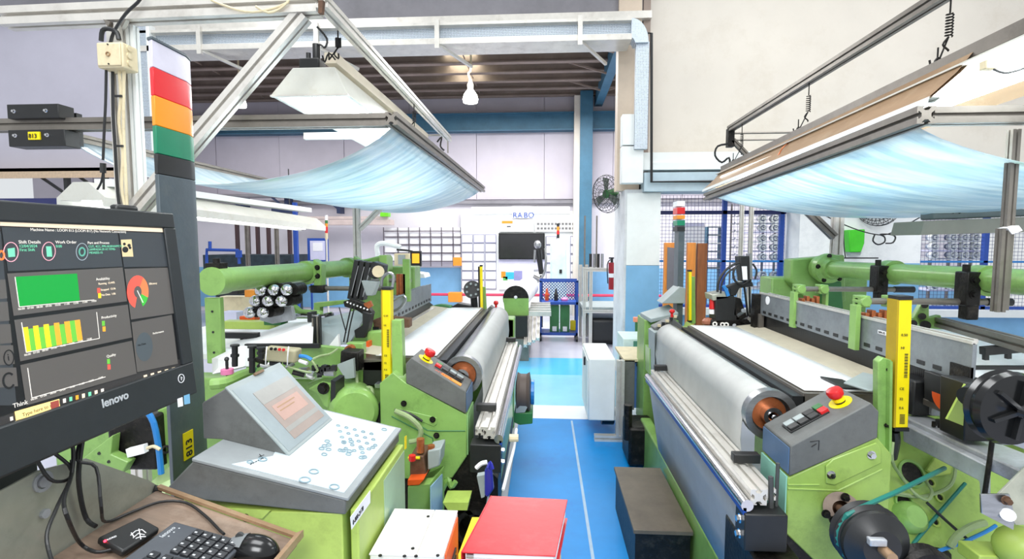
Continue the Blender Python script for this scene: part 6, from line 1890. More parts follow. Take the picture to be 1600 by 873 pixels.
MB().tube([V(-1.10, 2.48, 2.55), V(-1.07, 2.46, 2.54), V(-1.04, 2.44, 2.52), V(-1.03, 2.44, 2.56), V(-1.06, 2.4, 2.60)], 0.005, 6).build('lamp_cable', BLACK, Lm)
lamp('lamp_tube_light', (-1.12, 3.37, 2.33), 0.3, 12, col=(0.93, 0.98, 1), sy=1.7)


def film(xa, xb, yn, yf, za, zb, dipn, dipf, label, skew=0.5):
    def fn(u, v):
        x0_, x1_ = xa[0] + (xa[1] - xa[0]) * v, xb[0] + (xb[1] - xb[0]) * v
        x = x0_ + (x1_ - x0_) * u
        dip = dipn + (dipf - dipn) * v
        k = 4 * u * (1 - u)
        rip = 0.006 * math.sin(30 * v + 6 * u) * k + 0.004 * math.sin(67 * v - 11 * u) * k
        return V(x, yn + (yf - yn) * v, (za + (zb - za) * u) - dip * k ** 0.85 + rip)
    o = sheet(fn, 28, 44, 'film_sheet', FILM, None, thick=0.0015)
    return tag(o, label, 'film')


film((-0.69, -0.64), (-2.25, -2.2), 2.32, 5.15, 2.115, 2.09, 0.235, 0.21, 'sagging glossy white film slung below the left hanging lamp')

# ---- right frame
T2 = thing('lamp_frame', (2.6, 4.6, 0), 'dull aluminium profile frame carrying the right lamp and rippled film', 'frame')
MB().prof(V(1.60, 0.9, 2.60), V(1.643, 4.75, 2.60), 0.05, up=(0, 0, 1)).build('top_bar', ALUD, T2)
MB().prof(V(1.302, 1.87, 2.034), V(1.415, 4.6, 1.992), 0.06, up=(0, 0, 1)).build('film_bar', ALUD, T2)
MB().prof(V(1.333, 1.9, 2.034), V(3.3, 1.9, 2.034), 0.056, up=(0, 0, 1)).build('lower_bar', ALUD, T2)
MB().cyl(V(1.643, 4.72, 2.56), V(2.4, 4.72, 2.56), 0.010, 8).cyl(V(1.643, 4.72, 2.50), V(2.4, 4.72, 2.50), 0.008, 8).build('far_tie_rod', ALUD, T2)
MB().box((1.615, 4.70, 2.44), (1.67, 4.76, 2.60)).build('end_bracket', GREASY, T2)
MB().prof(V(1.66, 4.72, 2.5), V(1.9, 4.72, 2.25), 0.04, up=(0, 1, 0)).build('far_brace', ALUD, T2)
MB().tube([V(1.62, 4.68, 2.46), V(1.52, 4.68, 2.44), V(1.50, 4.68, 2.36), V(1.56, 4.68, 2.30), V(1.62, 4.68, 2.34), V(1.63, 4.68, 2.26)], 0.009, 6).build('black_cable', BLACK, T2)
MB().prof(V(W(1307, 380, 4.7).x, 4.7, 0), V(W(1307, 380, 4.7).x, 4.7, 2.55), 0.075).build('far_post', ALU, T2)
MB().prof(W(1262, 330, 4.66), W(1303, 370, 4.66), 0.06, up=(0, 1, 0)).build('far_brace', ALUD, T2)
MB().prof(V(W(1573, 380, 1.95).x - 0.015, 1.95, W(1573, 487, 1.95).z), V(W(1573, 380, 1.95).x - 0.015, 1.95, W(1573, 357, 1.95).z), 0.03).build('short_hanger', ALUD, T2)
MB().prof(V(W(1573, 380, 1.95).x + 0.015, 1.97, W(1573, 485, 1.95).z), V(W(1573, 380, 1.95).x + 0.015, 1.97, 2.0), 0.028).build('short_hanger', ALUD, T2)
MB().poly([W(1574, 356, 1.93), W(1592, 352, 1.93), W(1598, 360, 1.93), W(1582, 366, 1.93)], (0, 0.04, 0)).build('white_clip', PAPER, T2)
spring_hanger('spring_hanger', (1.613, 2.22, 2.58), (1.575, 2.22, 2.31), T2)
spring_hanger('spring_hanger', (1.63, 3.35, 2.58), (1.575, 3.35, 2.285), T2)
spring_hanger('spring_hanger', (1.64, 4.45, 2.58), (1.575, 4.45, 2.26), T2)
Rm = thing('hanging_loom_lamp', (1.6, 3.2, 2.2), 'long bronze sided lamp hanging on springs above the right film', 'lamp')
ya, yb = 2.0, 4.65
def R3(x, z):
    return V(x, ya, z), V(x - 0.0, yb, z)
MB().bar(V(1.565, 1.1, 2.31), V(1.565, yb, 2.235), 0.05, 0.05).build('spine_rail', ALUD, Rm)
b = MB()
sec = [(1.545, 2.29), (1.49, 2.215), (1.40, 2.13), (1.405, 2.125), (1.505, 2.215), (1.56, 2.275), (1.70, 2.275), (1.86, 2.17), (1.865, 2.175), (1.71, 2.29)]
b.add([V(x, ya, z) for x, z in sec] + [V(x, yb, z - 0.065) for x, z in sec], [(i, (i + 1) % 10, 10 + (i + 1) % 10, 10 + i) for i in range(10)])
b.build('bronze_side', BRONZE, Rm)
MB().poly([V(x, yb, z - 0.065) for x, z in ((1.40, 2.13), (1.58, 2.285), (1.71, 2.285), (1.86, 2.17))], (0, 0.006, 0)).build('end_cap', BRONZE, Rm)
b = MB()
sec = [(1.40, 2.130), (1.395, 2.108), (1.42, 2.108), (1.44, 2.125)]
b.add([V(x, ya, z) for x, z in sec] + [V(x - 0.01, yb, z - 0.068) for x, z in sec], [(i, (i + 1) % 4, 4 + (i + 1) % 4, 4 + i) for i in range(4)])
b.build('white_lip', WHITE, Rm)
MB().poly([V(1.50, 1.15, 2.255), V(1.76, 1.15, 2.255), V(1.76, yb, 2.19), V(1.50, yb, 2.19)], (0, 0, 0.007)).build('inner_reflector', REFL, Rm)
for x in (1.52, 1.58, 1.66, 1.74):
    MB().cyl(V(x, 1.18, 2.218), V(x, yb - 0.05, 2.15), 0.014, 10).build('fluorescent_tube', TUBEL, Rm)
MB().cb(W(1545, 102, 1.85), (0.04, 0.03, 0.03)).build('connector_block', BEIGE, Rm, bevel=0.003)
MB().tube([W(1552, 108, 1.82), W(1570, 114, 1.8), W(1590, 110, 1.75), W(1605, 104, 1.7)], 0.004, 6).build('lamp_cable', BLACK, Rm)
MB().tube([W(1244, 207, 3.4), W(1232, 222, 3.35), W(1222, 232, 3.3), W(1216, 243, 3.3)], 0.004, 6).build('thin_wire', COPPER, Rm)
lamp('lamp_tube_light', (1.62, 3.1, 2.16), 0.3, 16, col=(0.9, 0.98, 1), sy=2.8)
film((1.325, 1.44), (3.4, 4.2), 1.93, 4.55, 2.0, 2.0, 0.20, 0.20, 'sagging rippled translucent white film slung below the right hanging lamp')

# ---- small lamp fixture of the loom behind (right)
S = thing('hanging_loom_lamp', (3.2, 3.6, 1.75), 'dull grey box lamp of the next loom at the right edge', 'lamp')
p, q = W(1440, 352, 3.6), W(1640, 366, 3.6)
z0_ = W(1440, 367, 3.6).z
MB().poly([W(1438, 367, 3.6), W(1444, 345, 3.6), W(1700, 335, 3.6), W(1700, 360, 3.6)], (0, 0.3, 0)).build('housing', mat('dull_beige_housing', (178, 176, 160), 0.5, 0.1, 0.06, 4), S, bevel=0.004)
MB().poly([W(1457, 343, 3.7), W(1457, 333, 3.7), W(1700, 322, 3.7), W(1700, 334, 3.7)], (0, 0.12, 0)).build('upper_channel', LGREY, S, bevel=0.01)
MB().tube([W(1488, 333, 3.7), W(1494, 323, 3.7), W(1500, 333, 3.7)], 0.008, 5, 0).tube([W(1488, 315, 3.7), W(1497, 325, 3.7), W(1497, 306, 3.7)], 0.006, 5, 0).build('wire_hanger', GREASY, S)
MB().tube([W(1464, 325, 3.7), W(1474, 317, 3.7), W(1482, 318, 3.7)], 0.01, 6).cb(W(1483, 322, 3.7), (0.03, 0.03, 0.05)).build('cable_plug', BLACK, S)
# ================================================================ FOREGROUND LEFT
# ---- signal post with coloured bands
SP = thing('signal_post', (-1.0, 1.37, 0), 'tall grey post with big white red orange green light bands and yellow 813 label', 'signal light')
def post_seg(z0, z1, m, name, ex=0.0, top_cut=0.0):
    a = 0.012
    pts = [(-1.016 - ex, 1.293 - ex), (-1.0 + ex, 1.285 - ex), (-1.0 + 0.0 + ex, 1.41), (-1.012 + ex, 1.445 + ex), (-1.03 - ex, 1.445 + ex)]
    return MB().poly([V(x, y, z0) for x, y in pts], (0, 0, z1 - z0)).build(name, m, SP, bevel=0.0015)
zz = [W(250, y, 1.29).z for y in (62, 105, 149, 196, 240, 272)]
ms = [mat('signal_white', (226, 222, 236), 0.3), mat('signal_red', (222, 28, 40), 0.25, 0, 0.04, 5, emit=0.12), mat('signal_orange', (246, 150, 24), 0.25, 0, 0.04, 5, emit=0.12), mat('signal_green', (10, 140, 100), 0.35), BLACK]
nm = ['white_light_band', 'red_light_band', 'orange_light_band', 'green_light_band', 'black_band']
for k in range(5):
    post_seg(zz[k + 1] + 0.001, zz[k], ms[k], nm[k])
post_seg(zz[0], zz[0] + 0.008, POST, 'top_cap', 0.002)
post_seg(0.0, zz[5], POST, 'post_body')
text('ADLIN', 0.012, V(-1.011, 1.40, zz[5] + 0.008), (-0.0, 1, 0), (0, 0, 1), PAPER, SP, name='maker_lettering')
p, q = WX(286, 678, -0.998), WX(303, 711, -0.998)
MB().box((-0.9995, p.y, q.z), (-0.997, q.y, p.z)).build('yellow_label', YELLOW, SP)
text('813', 0.034, V(-0.9965, q.y - 0.008, q.z + 0.006), (0, 0, 1), (0, -1, 0), INK, SP, name='label_lettering', bold=0.0006)

# ---- control terminal
CT = thing('control_terminal', (-0.6, 1.3, 0), 'grey control desk with tilted screen and white key membrane on lime cabinet', 'control panel')
ang = (1.099 - 1.02) / (0.797 - 0.447)
def DZ(x):
    return 1.02 + ang * (-0.447 - x)
ya, yb = 1.09, 1.52
MB().poly([V(-0.80, ya, DZ(-0.80)), V(-0.445, ya, DZ(-0.445)), V(-0.445, ya, DZ(-0.445) - 0.035), V(-0.775, ya, 1.008), V(-0.865, ya, 1.035)], (0, yb - ya, 0)).build('desk_housing', GREY, CT, bevel=0.004)
MB().poly([V(-0.80, ya - 0.003, DZ(-0.80) + 0.001), V(-0.437, ya - 0.003, DZ(-0.437) + 0.001), V(-0.437, yb, DZ(-0.437) + 0.001), V(-0.80, yb, DZ(-0.80) + 0.001)], (0, 0, 0.008)).build('desk_top', mat('grey_desk_top', (150, 156, 158), 0.35, 0, 0.1, 6), CT, bevel=0.002)  # plain grey top, bare where the membrane stops short
nrm = V(ang, 0, 1).normalized()
def DP(px, py, h=0.0):
    return WP(px, py, V(-0.6, 1.2, DZ(-0.6) + 0.009), nrm) + nrm * h
MEMB = mat('white_key_membrane', (206, 220, 226), 0.22, 0, 0.06, 9)
mp_ = [(-0.715, ya + 0.012), (-0.452, ya + 0.012), (-0.452, yb - 0.012), (-0.76, yb - 0.012), (-0.66, ya + 0.09)]
MB().poly([V(x, y, DZ(x) + 0.009) for x, y in mp_], (0, 0, 0.0015)).build('key_membrane', MEMB, CT)
KEYM = mat('pale_key_outline', (150, 172, 182), 0.3)
kr = random.Random(11)
for (px, py, r) in [(438, 709, 5), (410, 719, 6), (390, 723, 4), (490, 738, 7), (476, 751, 8), (522, 762, 7)] + \
        [(500 + kr.random() * 70, 690 + kr.random() * 26, 4.5) for _ in range(14)] + \
        [(528 + i * 13 + j * 3, 666 + i * 3.2 + j * 9, 3.6) for i in range(5) for j in range(5)] + [(600, 672, 5), (608, 690, 5), (565, 716, 5), (582, 700, 4)]:
    c = DP(px, py, 0.002)
    if not (-0.785 < c.x < -0.46 and ya + 0.02 < c.y < yb - 0.02):
        continue
    if c.x < -0.64 and c.y > 1.19:
        continue
    MB().ring(c, c + nrm * 0.0022, r * 0.0017, r * 0.0013, 14).build('round_key', KEYM, CT)
b = MB()
for k in range(5):
    c = DP(392 + k * 4, 726 - k * 2, 0.002)
    b.cb(c, (0.002, 0.006, 0.001))
b.tube([DP(404, 716, 0.003), DP(412, 712, 0.003)], 0.0008, 4, 0).tube([DP(405, 711, 0.003), DP(411, 718, 0.003)], 0.0008, 4, 0)
b.build('printed_symbol', INK, CT)
# screen wedge
y0, y1 = 1.2, 1.455
MB().poly([V(-0.787, y0, 1.238), V(-0.633, y0, DZ(-0.633) + 0.008), V(-0.80, y0, DZ(-0.80) + 0.008), V(-0.85, y0, DZ(-0.84)), V(-0.85, y0, 1.20)], (0, y1 - y0, 0)).build('screen_wedge', GREY, CT, bevel=0.003)
d = (V(-0.633, 0, 1.070) - V(-0.787, 0, 1.238)).normalized()
sn = d.cross(V(0, 1, 0))
sn = sn if sn.x > 0 else -sn
s0 = V(-0.787, y0, 1.238)
SL = 0.228
def SC(u, v, h=0.0):
    return s0 + d * (SL * v) + V(0, (y1 - y0) * u, 0) + sn * h
def scq(u0, v0, u1, v1, h, th, name, m, bev=0):
    return MB().poly([SC(u0, v0, h), SC(u1, v0, h), SC(u1, v1, h), SC(u0, v1, h)], sn * th).build(name, m, CT, bevel=bev)
scq(-0.01, -0.01, 1.01, 1.01, 0, 0.006, 'screen_frame', LGREY, 0.002)
scq(0.02, 0.06, 0.98, 0.97, 0.006, 0.001, 'screen_panel', mat('pale_steel_panel', (148, 160, 164), 0.3), 0)
LCDm = mat('lcd_beige', (158, 144, 136), 0.3)
scq(0.22, 0.20, 0.92, 0.90, 0.007, 0.0008, 'lcd_glass', LCDm)
scq(0.22, 0.20, 0.92, 0.38, 0.0078, 0.0004, 'lcd_header', mat('lcd_grey_band', (150, 150, 146), 0.3, emit=0.08))
scq(0.30, 0.44, 0.84, 0.66, 0.0078, 0.0004, 'lcd_window', mat('lcd_pink_band', (184, 150, 138), 0.3))
scq(0.36, 0.48, 0.72, 0.495, 0.0082, 0.0004, 'lcd_text_line', BRONZE)
scq(0.36, 0.53, 0.66, 0.545, 0.0082, 0.0004, 'lcd_text_line', BRONZE)
scq(0.22, 0.74, 0.92, 0.80, 0.0078, 0.0004, 'lcd_footer', mat('lcd_grey_band', (150, 150, 146), 0.3))
MB().poly([SC(0.45, -0.01, 0.006), SC(0.62, -0.01, 0.006), SC(0.62, 0.02, 0.006), SC(0.45, 0.02, 0.006)], sn * 0.006).build('latch', mat('brown_latch', (120, 96, 70), 0.5), CT)
# cabinet
zt = 0.985
MB().box((-0.86, 1.095, 0.0), (-0.455, 1.53, zt)).build('cabinet_body', LIME, CT, bevel=0.003)
MB().box((-0.445, 1.115, 0.02), (-0.425, 1.50, zt + 0.0)).build('side_door', LIME, CT, bevel=0.004)
MB().box((-0.4249, 1.30, 0.05), (-0.4235, 1.50, zt - 0.02)).build('pale_film_panel', mat('pale_sage_panel', (168, 196, 160), 0.3), CT)
MB().cyl(V(-0.452, 1.10, 0.80), V(-0.452, 1.10, 0.86), 0.008, 10).cyl(V(-0.452, 1.10, 0.0), V(-0.452, 1.10, 0.78), 0.006, 10).build('hinge', GREASY, CT)
p = W(386, 806, 1.093)
MB().ring(p, p - V(0, 0.003, 0), 0.013, 0.009, 18).cyl(p, p - V(0, 0.005, 0), 0.008, 12).build('quarter_turn_lock', GREASY, CT)
X_ = -0.4235
pl = [WX(547, 808, X_), WX(578, 766, X_), WX(578, 785, X_), WX(549, 827, X_)]
MB().poly(pl, (0.001, 0, 0)).build('white_label', PAPER, CT)
dr = (pl[1] - pl[0])
dr.z *= 0.4
text('0-800-2178', 0.016, pl[3] + V(0.0015, 0.006, 0.006), (0, 1, 0.0), (0, 0, 1), INK, CT, name='label_lettering', sx=0.9)
MB().poly([WX(632, 682, X_), WX(635, 680, X_), WX(635, 700, X_), WX(632, 702, X_)], (0.001, 0, 0)).build('yellow_label', YELLOW, CT)
MB().poly([V(-0.86, ya - 0.001, 0.995), V(-0.62, ya - 0.001, 0.99), V(-0.64, ya - 0.001, 0.97), V(-0.86, ya - 0.001, 0.975)], (0, 0.003, 0)).build('edge_strip', LIME, CT)

# ---- tilted keyboard tray and bent metal bracket
TN = V(0.236, 0, 1).normalized()
tp0 = V(-0.86, 1.05, 1.045)
def TP(px, py, h=0.0):
    return WP(px, py, tp0 + TN * h, TN)
def tz(x):
    return 1.045 - 0.236 * (x + 0.86)
TR_ = thing('keyboard_tray', (-0.7, 0.8, 0.9), 'grimy brown keyboard tray with steel rim beside the lime cabinet', 'tray')
MB().poly([V(-0.865, 0.30, tz(-0.865) - 0.002), V(-0.525, 0.30, tz(-0.525) - 0.002), V(-0.525, 1.02, tz(-0.525) - 0.002), V(-0.865, 1.06, tz(-0.865) - 0.002)], (0, 0, -0.012)).build('tray_board', BROWNP, TR_)
MB().poly([V(-0.865, 1.06, tz(-0.865)), V(-0.525, 1.02, tz(-0.525)), V(-0.525, 1.032, tz(-0.525)), V(-0.865, 1.072, tz(-0.865))], (0, 0, 0.007)).build('rear_rim', BRONZE, TR_)
MB().poly([V(-0.525, 0.30, tz(-0.525)), V(-0.515, 0.30, tz(-0.525)), V(-0.515, 1.032, tz(-0.525)), V(-0.525, 1.02, tz(-0.525))], (0, 0, 0.016)).build('front_rim', BRONZE, TR_)
xs = -0.872
o = MB().poly([V(xs, 0.3, tz(xs) - 0.01), V(xs, 1.06, tz(xs) - 0.01), WX(244, 757, xs), WX(232, 750, xs), WX(135, 716, xs), WX(60, 735, xs), WX(-60, 800, xs)], (-0.004, 0, 0)).build('bent_steel_bracket', GALV, TR_)
o['label'] = 'bent galvanised steel back plate'
MB().cyl(WX(66, 752, xs), WX(66, 752, xs) + V(0.006, 0, 0), 0.010, 14).ring(WX(66, 752, xs), WX(66, 752, xs) + V(0.003, 0, 0), 0.018, 0.012, 16).build('bracket_bolt', CAST, TR_)
MB().cyl(WX(68, 802, xs), WX(68, 802, xs) + V(0.006, 0, 0), 0.008, 12).build('bracket_bolt', CAST, TR_)
MB().cyl(WX(240, 763, xs) + V(0.0, 0, 0), WX(246, 765, xs) + V(0.01, 0, 0), 0.008, 10).build('black_grommet', BLACK, TR_)
MB().box((-0.95, 0.5, 0.0), (-0.88, 0.57, 1.05)).build('support_leg', GALV, TR_)
MB().box((-0.80, 1.0, 0.0), (-0.75, 1.05, 0.99)).build('support_leg', GALV, TR_)

# keyboard: back edge runs away from the camera
KB = thing('keyboard', tuple(TP(240, 860)), 'black computer keyboard with grey number keys lying on the brown tray', 'keyboard')
ka = TP(273, 814, 0.014)
kb_ = TP(194, 872, 0.014)
kc = TP(407, 873, 0.014)
e1 = (kb_ - ka).normalized()           # towards the camera, along the back edge
e2 = (kc - ka).normalized()
e2 = (e2 - e1 * e1.dot(e2)).normalized()  # towards the aisle
def KP(a, b_, h=0.0):
    return ka + e1 * a + e2 * b_ + TN * h
KL, KWd = 0.44, 0.155
KBM = mat('keyboard_black', (78, 82, 88), 0.45, 0, 0.06, 30)
MB().poly([KP(0, 0, -0.012), KP(KL, 0, -0.012), KP(KL, KWd, -0.012), KP(0, KWd, -0.012)], TN * 0.012).build('keyboard_case', KBM, KB, bevel=0.003)
KEYD = mat('key_black', (44, 46, 50), 0.4, 0, 0.05, 30)
PR = mat('key_print', (200, 204, 208), 0.5)
cols = [0.010 + 0.0192 * i for i in range(4)] + [0.094 + 0.0192 * i for i in range(3)] + [0.160 + 0.0192 * i for i in range(14)]
def key(a, b_, w=0.0165, h=0.0165):
    MB().poly([KP(a, b_, 0), KP(a + w, b_, 0), KP(a + w, b_ + h, 0), KP(a, b_ + h, 0)], TN * 0.006).build('key', KEYD, KB, bevel=0.0015)
    pr.poly([KP(a + w * .55, b_ + h * .2, 0.0062), KP(a + w * .8, b_ + h * .2, 0.0062), KP(a + w * .8, b_ + h * .5, 0.0062), KP(a + w * .55, b_ + h * .5, 0.0062)], TN * 0.0001)
pr = MB()
for r in range(6):
    bb = 0.030 + (0 if r == 0 else 0.006) + r * 0.0192
    for i, a in enumerate(cols):
        if r == 0 and i in (0, 1, 2, 3, 8, 13, 18):
            continue
        if r == 3 and 4 <= i <= 6 or (r == 4 and i in (4, 6)):
            continue
        if r == 5 and i in (9, 10, 11, 12, 13):
            if i == 9:
                key(a, bb, 0.0192 * 5 - 0.003)
            continue
        key(a, bb)
stuff(pr.build('key_legends', PR, KB))
text('lenovo', 0.013, KP(0.052, 0.016, 0.0003), -e1, -e2, PR, KB, name='maker_lettering')
for k in range(3):
    MB().cyl(KP(0.016 + k * 0.014, 0.022), KP(0.016 + k * 0.014, 0.022, 0.0006), 0.0016, 8).build('indicator', PR, KB)

MS = thing('computer_mouse', tuple(TP(395, 845)), 'black and grey computer mouse resting at the corner of the brown tray', 'mouse')
mc = TP(396, 850, 0.016)
ma = (TP(350, 836, 0.016) - TP(442, 858, 0.016)).normalized()
mb_ = TN.cross(ma).normalized()
def mshape(r0, r1, hsc, t0=0.0, t1=1.0, name='shell', m=BLACKG, lift=0.0):
    b = MB()
    nU, nV = 20, 10
    vs_, fs_ = [], []
    for j in range(nV + 1):
        ph = math.pi / 2 * j / nV
        for i in range(nU):
            th = 2 * math.pi * i / nU
            cx_, cy_ = math.cos(th) * math.cos(ph), math.sin(th) * math.cos(ph)
            lx = cx_ * 0.056
            w_ = 0.031 * (1 + 0.10 * -cx_)
            hz = math.sin(ph) * 0.034 * (1 - 0.18 * cx_) + lift
            vs_.append(mc - TN * 0.016 + ma * lx + mb_ * (cy_ * w_) + TN * hz)
    for j in range(nV):
        fs_ += [(j * nU + i, j * nU + (i + 1) % nU, (j + 1) * nU + (i + 1) % nU, (j + 1) * nU + i) for i in range(nU)]
    fs_.append(tuple(range(nU))[::-1])
    b.add(vs_, fs_)
    return b.build(name, m, MS, smooth=70)
mshape(0, 0, 0)
b = MB()
vs_, fs_ = [], []
for j in range(7):
    for i in range(7):
        u, v = 0.30 + 0.62 * j / 6, -0.8 + 1.6 * i / 6
        cy_ = v * math.sqrt(max(0, 1 - u * u))
        s_ = math.sqrt(max(0, 1 - u * u - cy_ * cy_))
        vs_.append(mc - TN * 0.016 + ma * (u * 0.0565) + mb_ * (cy_ * 0.0315 * (1 - 0.1 * u)) + TN * (s_ * 0.034 * (1 - 0.18 * u) + 0.0012))
fs_ = [(j * 7 + i, j * 7 + i + 1, (j + 1) * 7 + i + 1, (j + 1) * 7 + i) for j in range(6) for i in range(6)]
b.add(vs_, fs_)
b.build('button_panel', mat('silver_grey_plastic', (128, 132, 134), 0.3), MS, smooth=60)
MB().cyl(mc + ma * 0.03 - mb_ * 0.003 + TN * 0.010, mc + ma * 0.03 + mb_ * 0.003 + TN * 0.010, 0.008, 14).build('scroll_wheel', CLEARG, MS)

CR = thing('card_reader', tuple(TP(195, 850)), 'black card reader box with white logo and tiny red light on the tray', 'card reader')
q = [(150, 850), (217, 817), (248, 834), (190, 872)]
MB().poly([TP(x, y, 0.004) for x, y in q], TN * 0.014).build('case', BLACK, CR, bevel=0.004)
lg = MB()
for s_ in ([(204, 836), (212, 829), (222, 827), (228, 832)], [(208, 840), (216, 833), (226, 835)], [(212, 841), (219, 838), (228, 838)], [(205, 832), (209, 838)], [(217, 826), (220, 842)]):
    lg.tube([TP(x, y, 0.0185) for x, y in s_], 0.0009, 4, 0)
lg.build('white_logo', PAPER, CR)
MB().sph(TP(164, 845, 0.019), 0.0025, 8).build('red_light', mat('red_led', (255, 40, 60), 0.3, emit=5), CR)
text('KDRD', 0.006, TP(168, 844, 0.0186), (TP(180, 839, 0.0186) - TP(168, 844, 0.0186)), -e2, PAPER, CR, name='maker_lettering')

# cables hanging behind
def cable(name, pts, r, label):
    o = MB().tube(pts, r, 8, 4).build(name, BLACK)
    return tag(o, label, 'cable')
cable('monitor_cable', [V(-0.87, 0.84, 1.29), V(-0.86, 0.86, 1.235), WX(112, 740, -0.84), WX(100, 780, -0.80), WX(106, 810, -0.78), TP(125, 848, 0.02), TP(150, 862, 0.008), TP(175, 858, 0.008)], 0.0032, 'black cable dropping from the monitor and curving to the card reader')
cable('monitor_cable', [V(-0.88, 0.90, 1.29), V(-0.88, 0.90, 1.235), WX(120, 718, -0.85), WX(150, 730, -0.83), WX(158, 790, -0.80), TP(165, 815, 0.012), TP(205, 800, 0.004), TP(250, 784, 0.004), TP(290, 785, 0.004), TP(320, 805, 0.004), TP(343, 828, 0.006), TP(350, 834, 0.012)], 0.0028, 'thin black cable looping across the brown tray to the mouse')
cable('monitor_cable', [V(-0.88, 0.83, 1.29), V(-0.87, 0.83, 1.235), WX(112, 735, -0.85), WX(90, 790, -0.82), WX(74, 830, -0.80), WX(76, 860, -0.78), WX(90, 900, -0.76)], 0.003, 'black cable hanging lowest left against the bent steel plate')
cable('monitor_cable', [V(-0.89, 0.80, 1.29), WX(70, 740, -0.86), WX(95, 752, -0.85), WX(112, 742, -0.85), WX(112, 718, -0.86)], 0.003, 'short black cable loop tucked under the monitor chin')
cable('monitor_cable', [V(-0.88, 0.92, 1.29), WX(124, 722, -0.86), WX(125, 770, -0.86), WX(135, 810, -0.86), WX(150, 822, -0.84)], 0.004, 'thick black cable hanging straight down right of the others')

# ---- monitor
MN = thing('computer_monitor', (-0.9, 0.86, 1.2), 'large black touchscreen monitor showing a dark machine dashboard', 'monitor')
sA = V(-0.8475, 1.09, 1.631)
sB = V(-0.8195, 1.09, 1.323)
dn = (sB - sA).normalized()
rt_ = V(0, 1, 0)
mn = rt_.cross(-dn).normalized()
mn = mn if mn.x > 0 else -mn
Hh = (sB - sA).length
Wd = 0.50
def MP(u, v, h=0.0):
    """u metres leftwards from the right screen edge, v metres down"""
    return sA - rt_ * u + dn * v + mn * h
def mq(u0, v0, u1, v1, h, th, name, m, bev=0.0, parent=MN):
    return MB().poly([MP(u0, v0, h), MP(u1, v0, h), MP(u1, v1, h), MP(u0, v1, h)], mn * th).build(name, m, parent, bevel=bev)
BZ = mat('bezel_black', (44, 48, 50), 0.4, 0, 0.06, 30)
b = MB()
def rr4(a0, c0, a1, c1, h0, h1):
    b.poly([MP(a0, c0, h0), MP(a1, c0, h0), MP(a1, c1, h0), MP(a0, c1, h0)], mn * (h1 - h0))
rr4(-0.034, -0.034, Wd + 0.03, 0.0, -0.03, 0.008)
b.build('bezel_top', BZ, MN, bevel=0.003)
b = MB()
rr4(-0.034, 0.0, 0.0, Hh, -0.03, 0.008)
b.build('bezel_side', BZ, MN, bevel=0.002)
b = MB()
rr4(Wd, 0.0, Wd + 0.03, Hh, -0.03, 0.008)
b.build('bezel_side', BZ, MN, bevel=0.002)
b = MB()
rr4(-0.034, Hh, Wd + 0.03, Hh + 0.074, -0.03, 0.008)
b.build('bezel_bottom', BZ, MN, bevel=0.003)
b = MB()
b.poly([MP(-0.03, Hh + 0.070, 0.004), MP(Wd + 0.03, Hh + 0.070, 0.004), MP(Wd + 0.03, Hh + 0.092, -0.045), MP(-0.03, Hh + 0.092, -0.045)], mn * -0.03)
b.build('chin', mat('chin_charcoal', (52, 48, 44), 0.7, 0, 0.15, 60), MN, bevel=0.003)
mq(-0.03, -0.03, Wd + 0.03, Hh + 0.05, -0.055, 0.03, 'rear_case', BZ, 0.006)
MB().box((-1.0, 0.78, 1.30), (-0.90, 0.90, 1.42)).box((-1.0, 0.80, 0.95), (-0.95, 0.88, 1.42)).build('stand_arm', BZ, MN, bevel=0.004)
MB().bar(MP(0.055, -0.036, -0.01), MP(0.11, -0.036, -0.01), 0.02, 0.02).build('webcam', BLACK, MN, bevel=0.006)
DK = mat('screen_dark', (62, 60, 60), 0.25, 0, 0.04, 300, emit=0.10)
mq(0, 0, Wd, Hh, 0, 0.0015, 'screen', DK)


def em(name, c, e=0.55):
    return mat('screen_' + name, c, 0.3, 0, 0.0, 5, emit=e)


E_PANEL = em('panel', (96, 92, 88), 0.16)
E_PANELD = em('panel_dark', (66, 70, 74), 0.12)
E_BG = em('backdrop', (30, 31, 33), 0.1)
E_GREEN = em('green', (16, 150, 56), 0.35)
E_LG = em('light_green', (104, 186, 66), 0.35)
E_Y = em('yellow', (250, 206, 40), 0.45)
E_O = em('orange', (240, 160, 50), 0.45)
E_R = em('red', (232, 84, 70), 0.5)
E_T = em('text', (220, 214, 204), 0.5)
E_M = em('mint', (110, 200, 160), 0.45)
E_B = em('bar', (224, 206, 178), 0.6)
E_K = em('icon', (40, 40, 42), 0.05)


def SX(px, py, h=0.002):
    """point of the screen plane seen at a given place, in zoomed reading units"""
    return WP(px, py, sA + mn * h, mn)


def Z(x, y):
    return x / 2.728, 340 + y / 2.728


def sq(pts, name, m, h=0.002, zoomed=True, th=0.0003):
    P_ = [SX(*(Z(*q) if zoomed else q), h) for q in pts]
    return MB().poly(P_, mn * th).build(name, m, MN)


sq([(0, 13), (700, 46), (702, 62), (0, 34)], 'title_bar', E_B, 0.0022)
mq(0.0, 0.014, Wd, Hh - 0.014, 0.0016, 0.0003, 'app_background', E_BG)
sq([(6, 40), (500, 62), (522, 208), (34, 228)], 'dashboard_panel', E_PANELD, 0.0023)
sq([(506, 60), (702, 66), (724, 208), (528, 210)], 'dashboard_panel', E_PANELD, 0.0023)
sq([(30, 238), (522, 212), (541, 356), (58, 418)], 'dashboard_panel', E_PANEL, 0.0023)
sq([(530, 218), (726, 212), (750, 406), (558, 434)], 'dashboard_panel', E_PANEL, 0.0023)
sq([(60, 436), (544, 370), (562, 510), (86, 612)], 'dashboard_panel', E_PANEL, 0.0023)
sq([(560, 446), (732, 414), (758, 622), (584, 658)], 'dashboard_panel', E_PANEL, 0.0023)
sq([(86, 628), (562, 524), (582, 664), (112, 800)], 'dashboard_panel', E_PANEL, 0.0023)
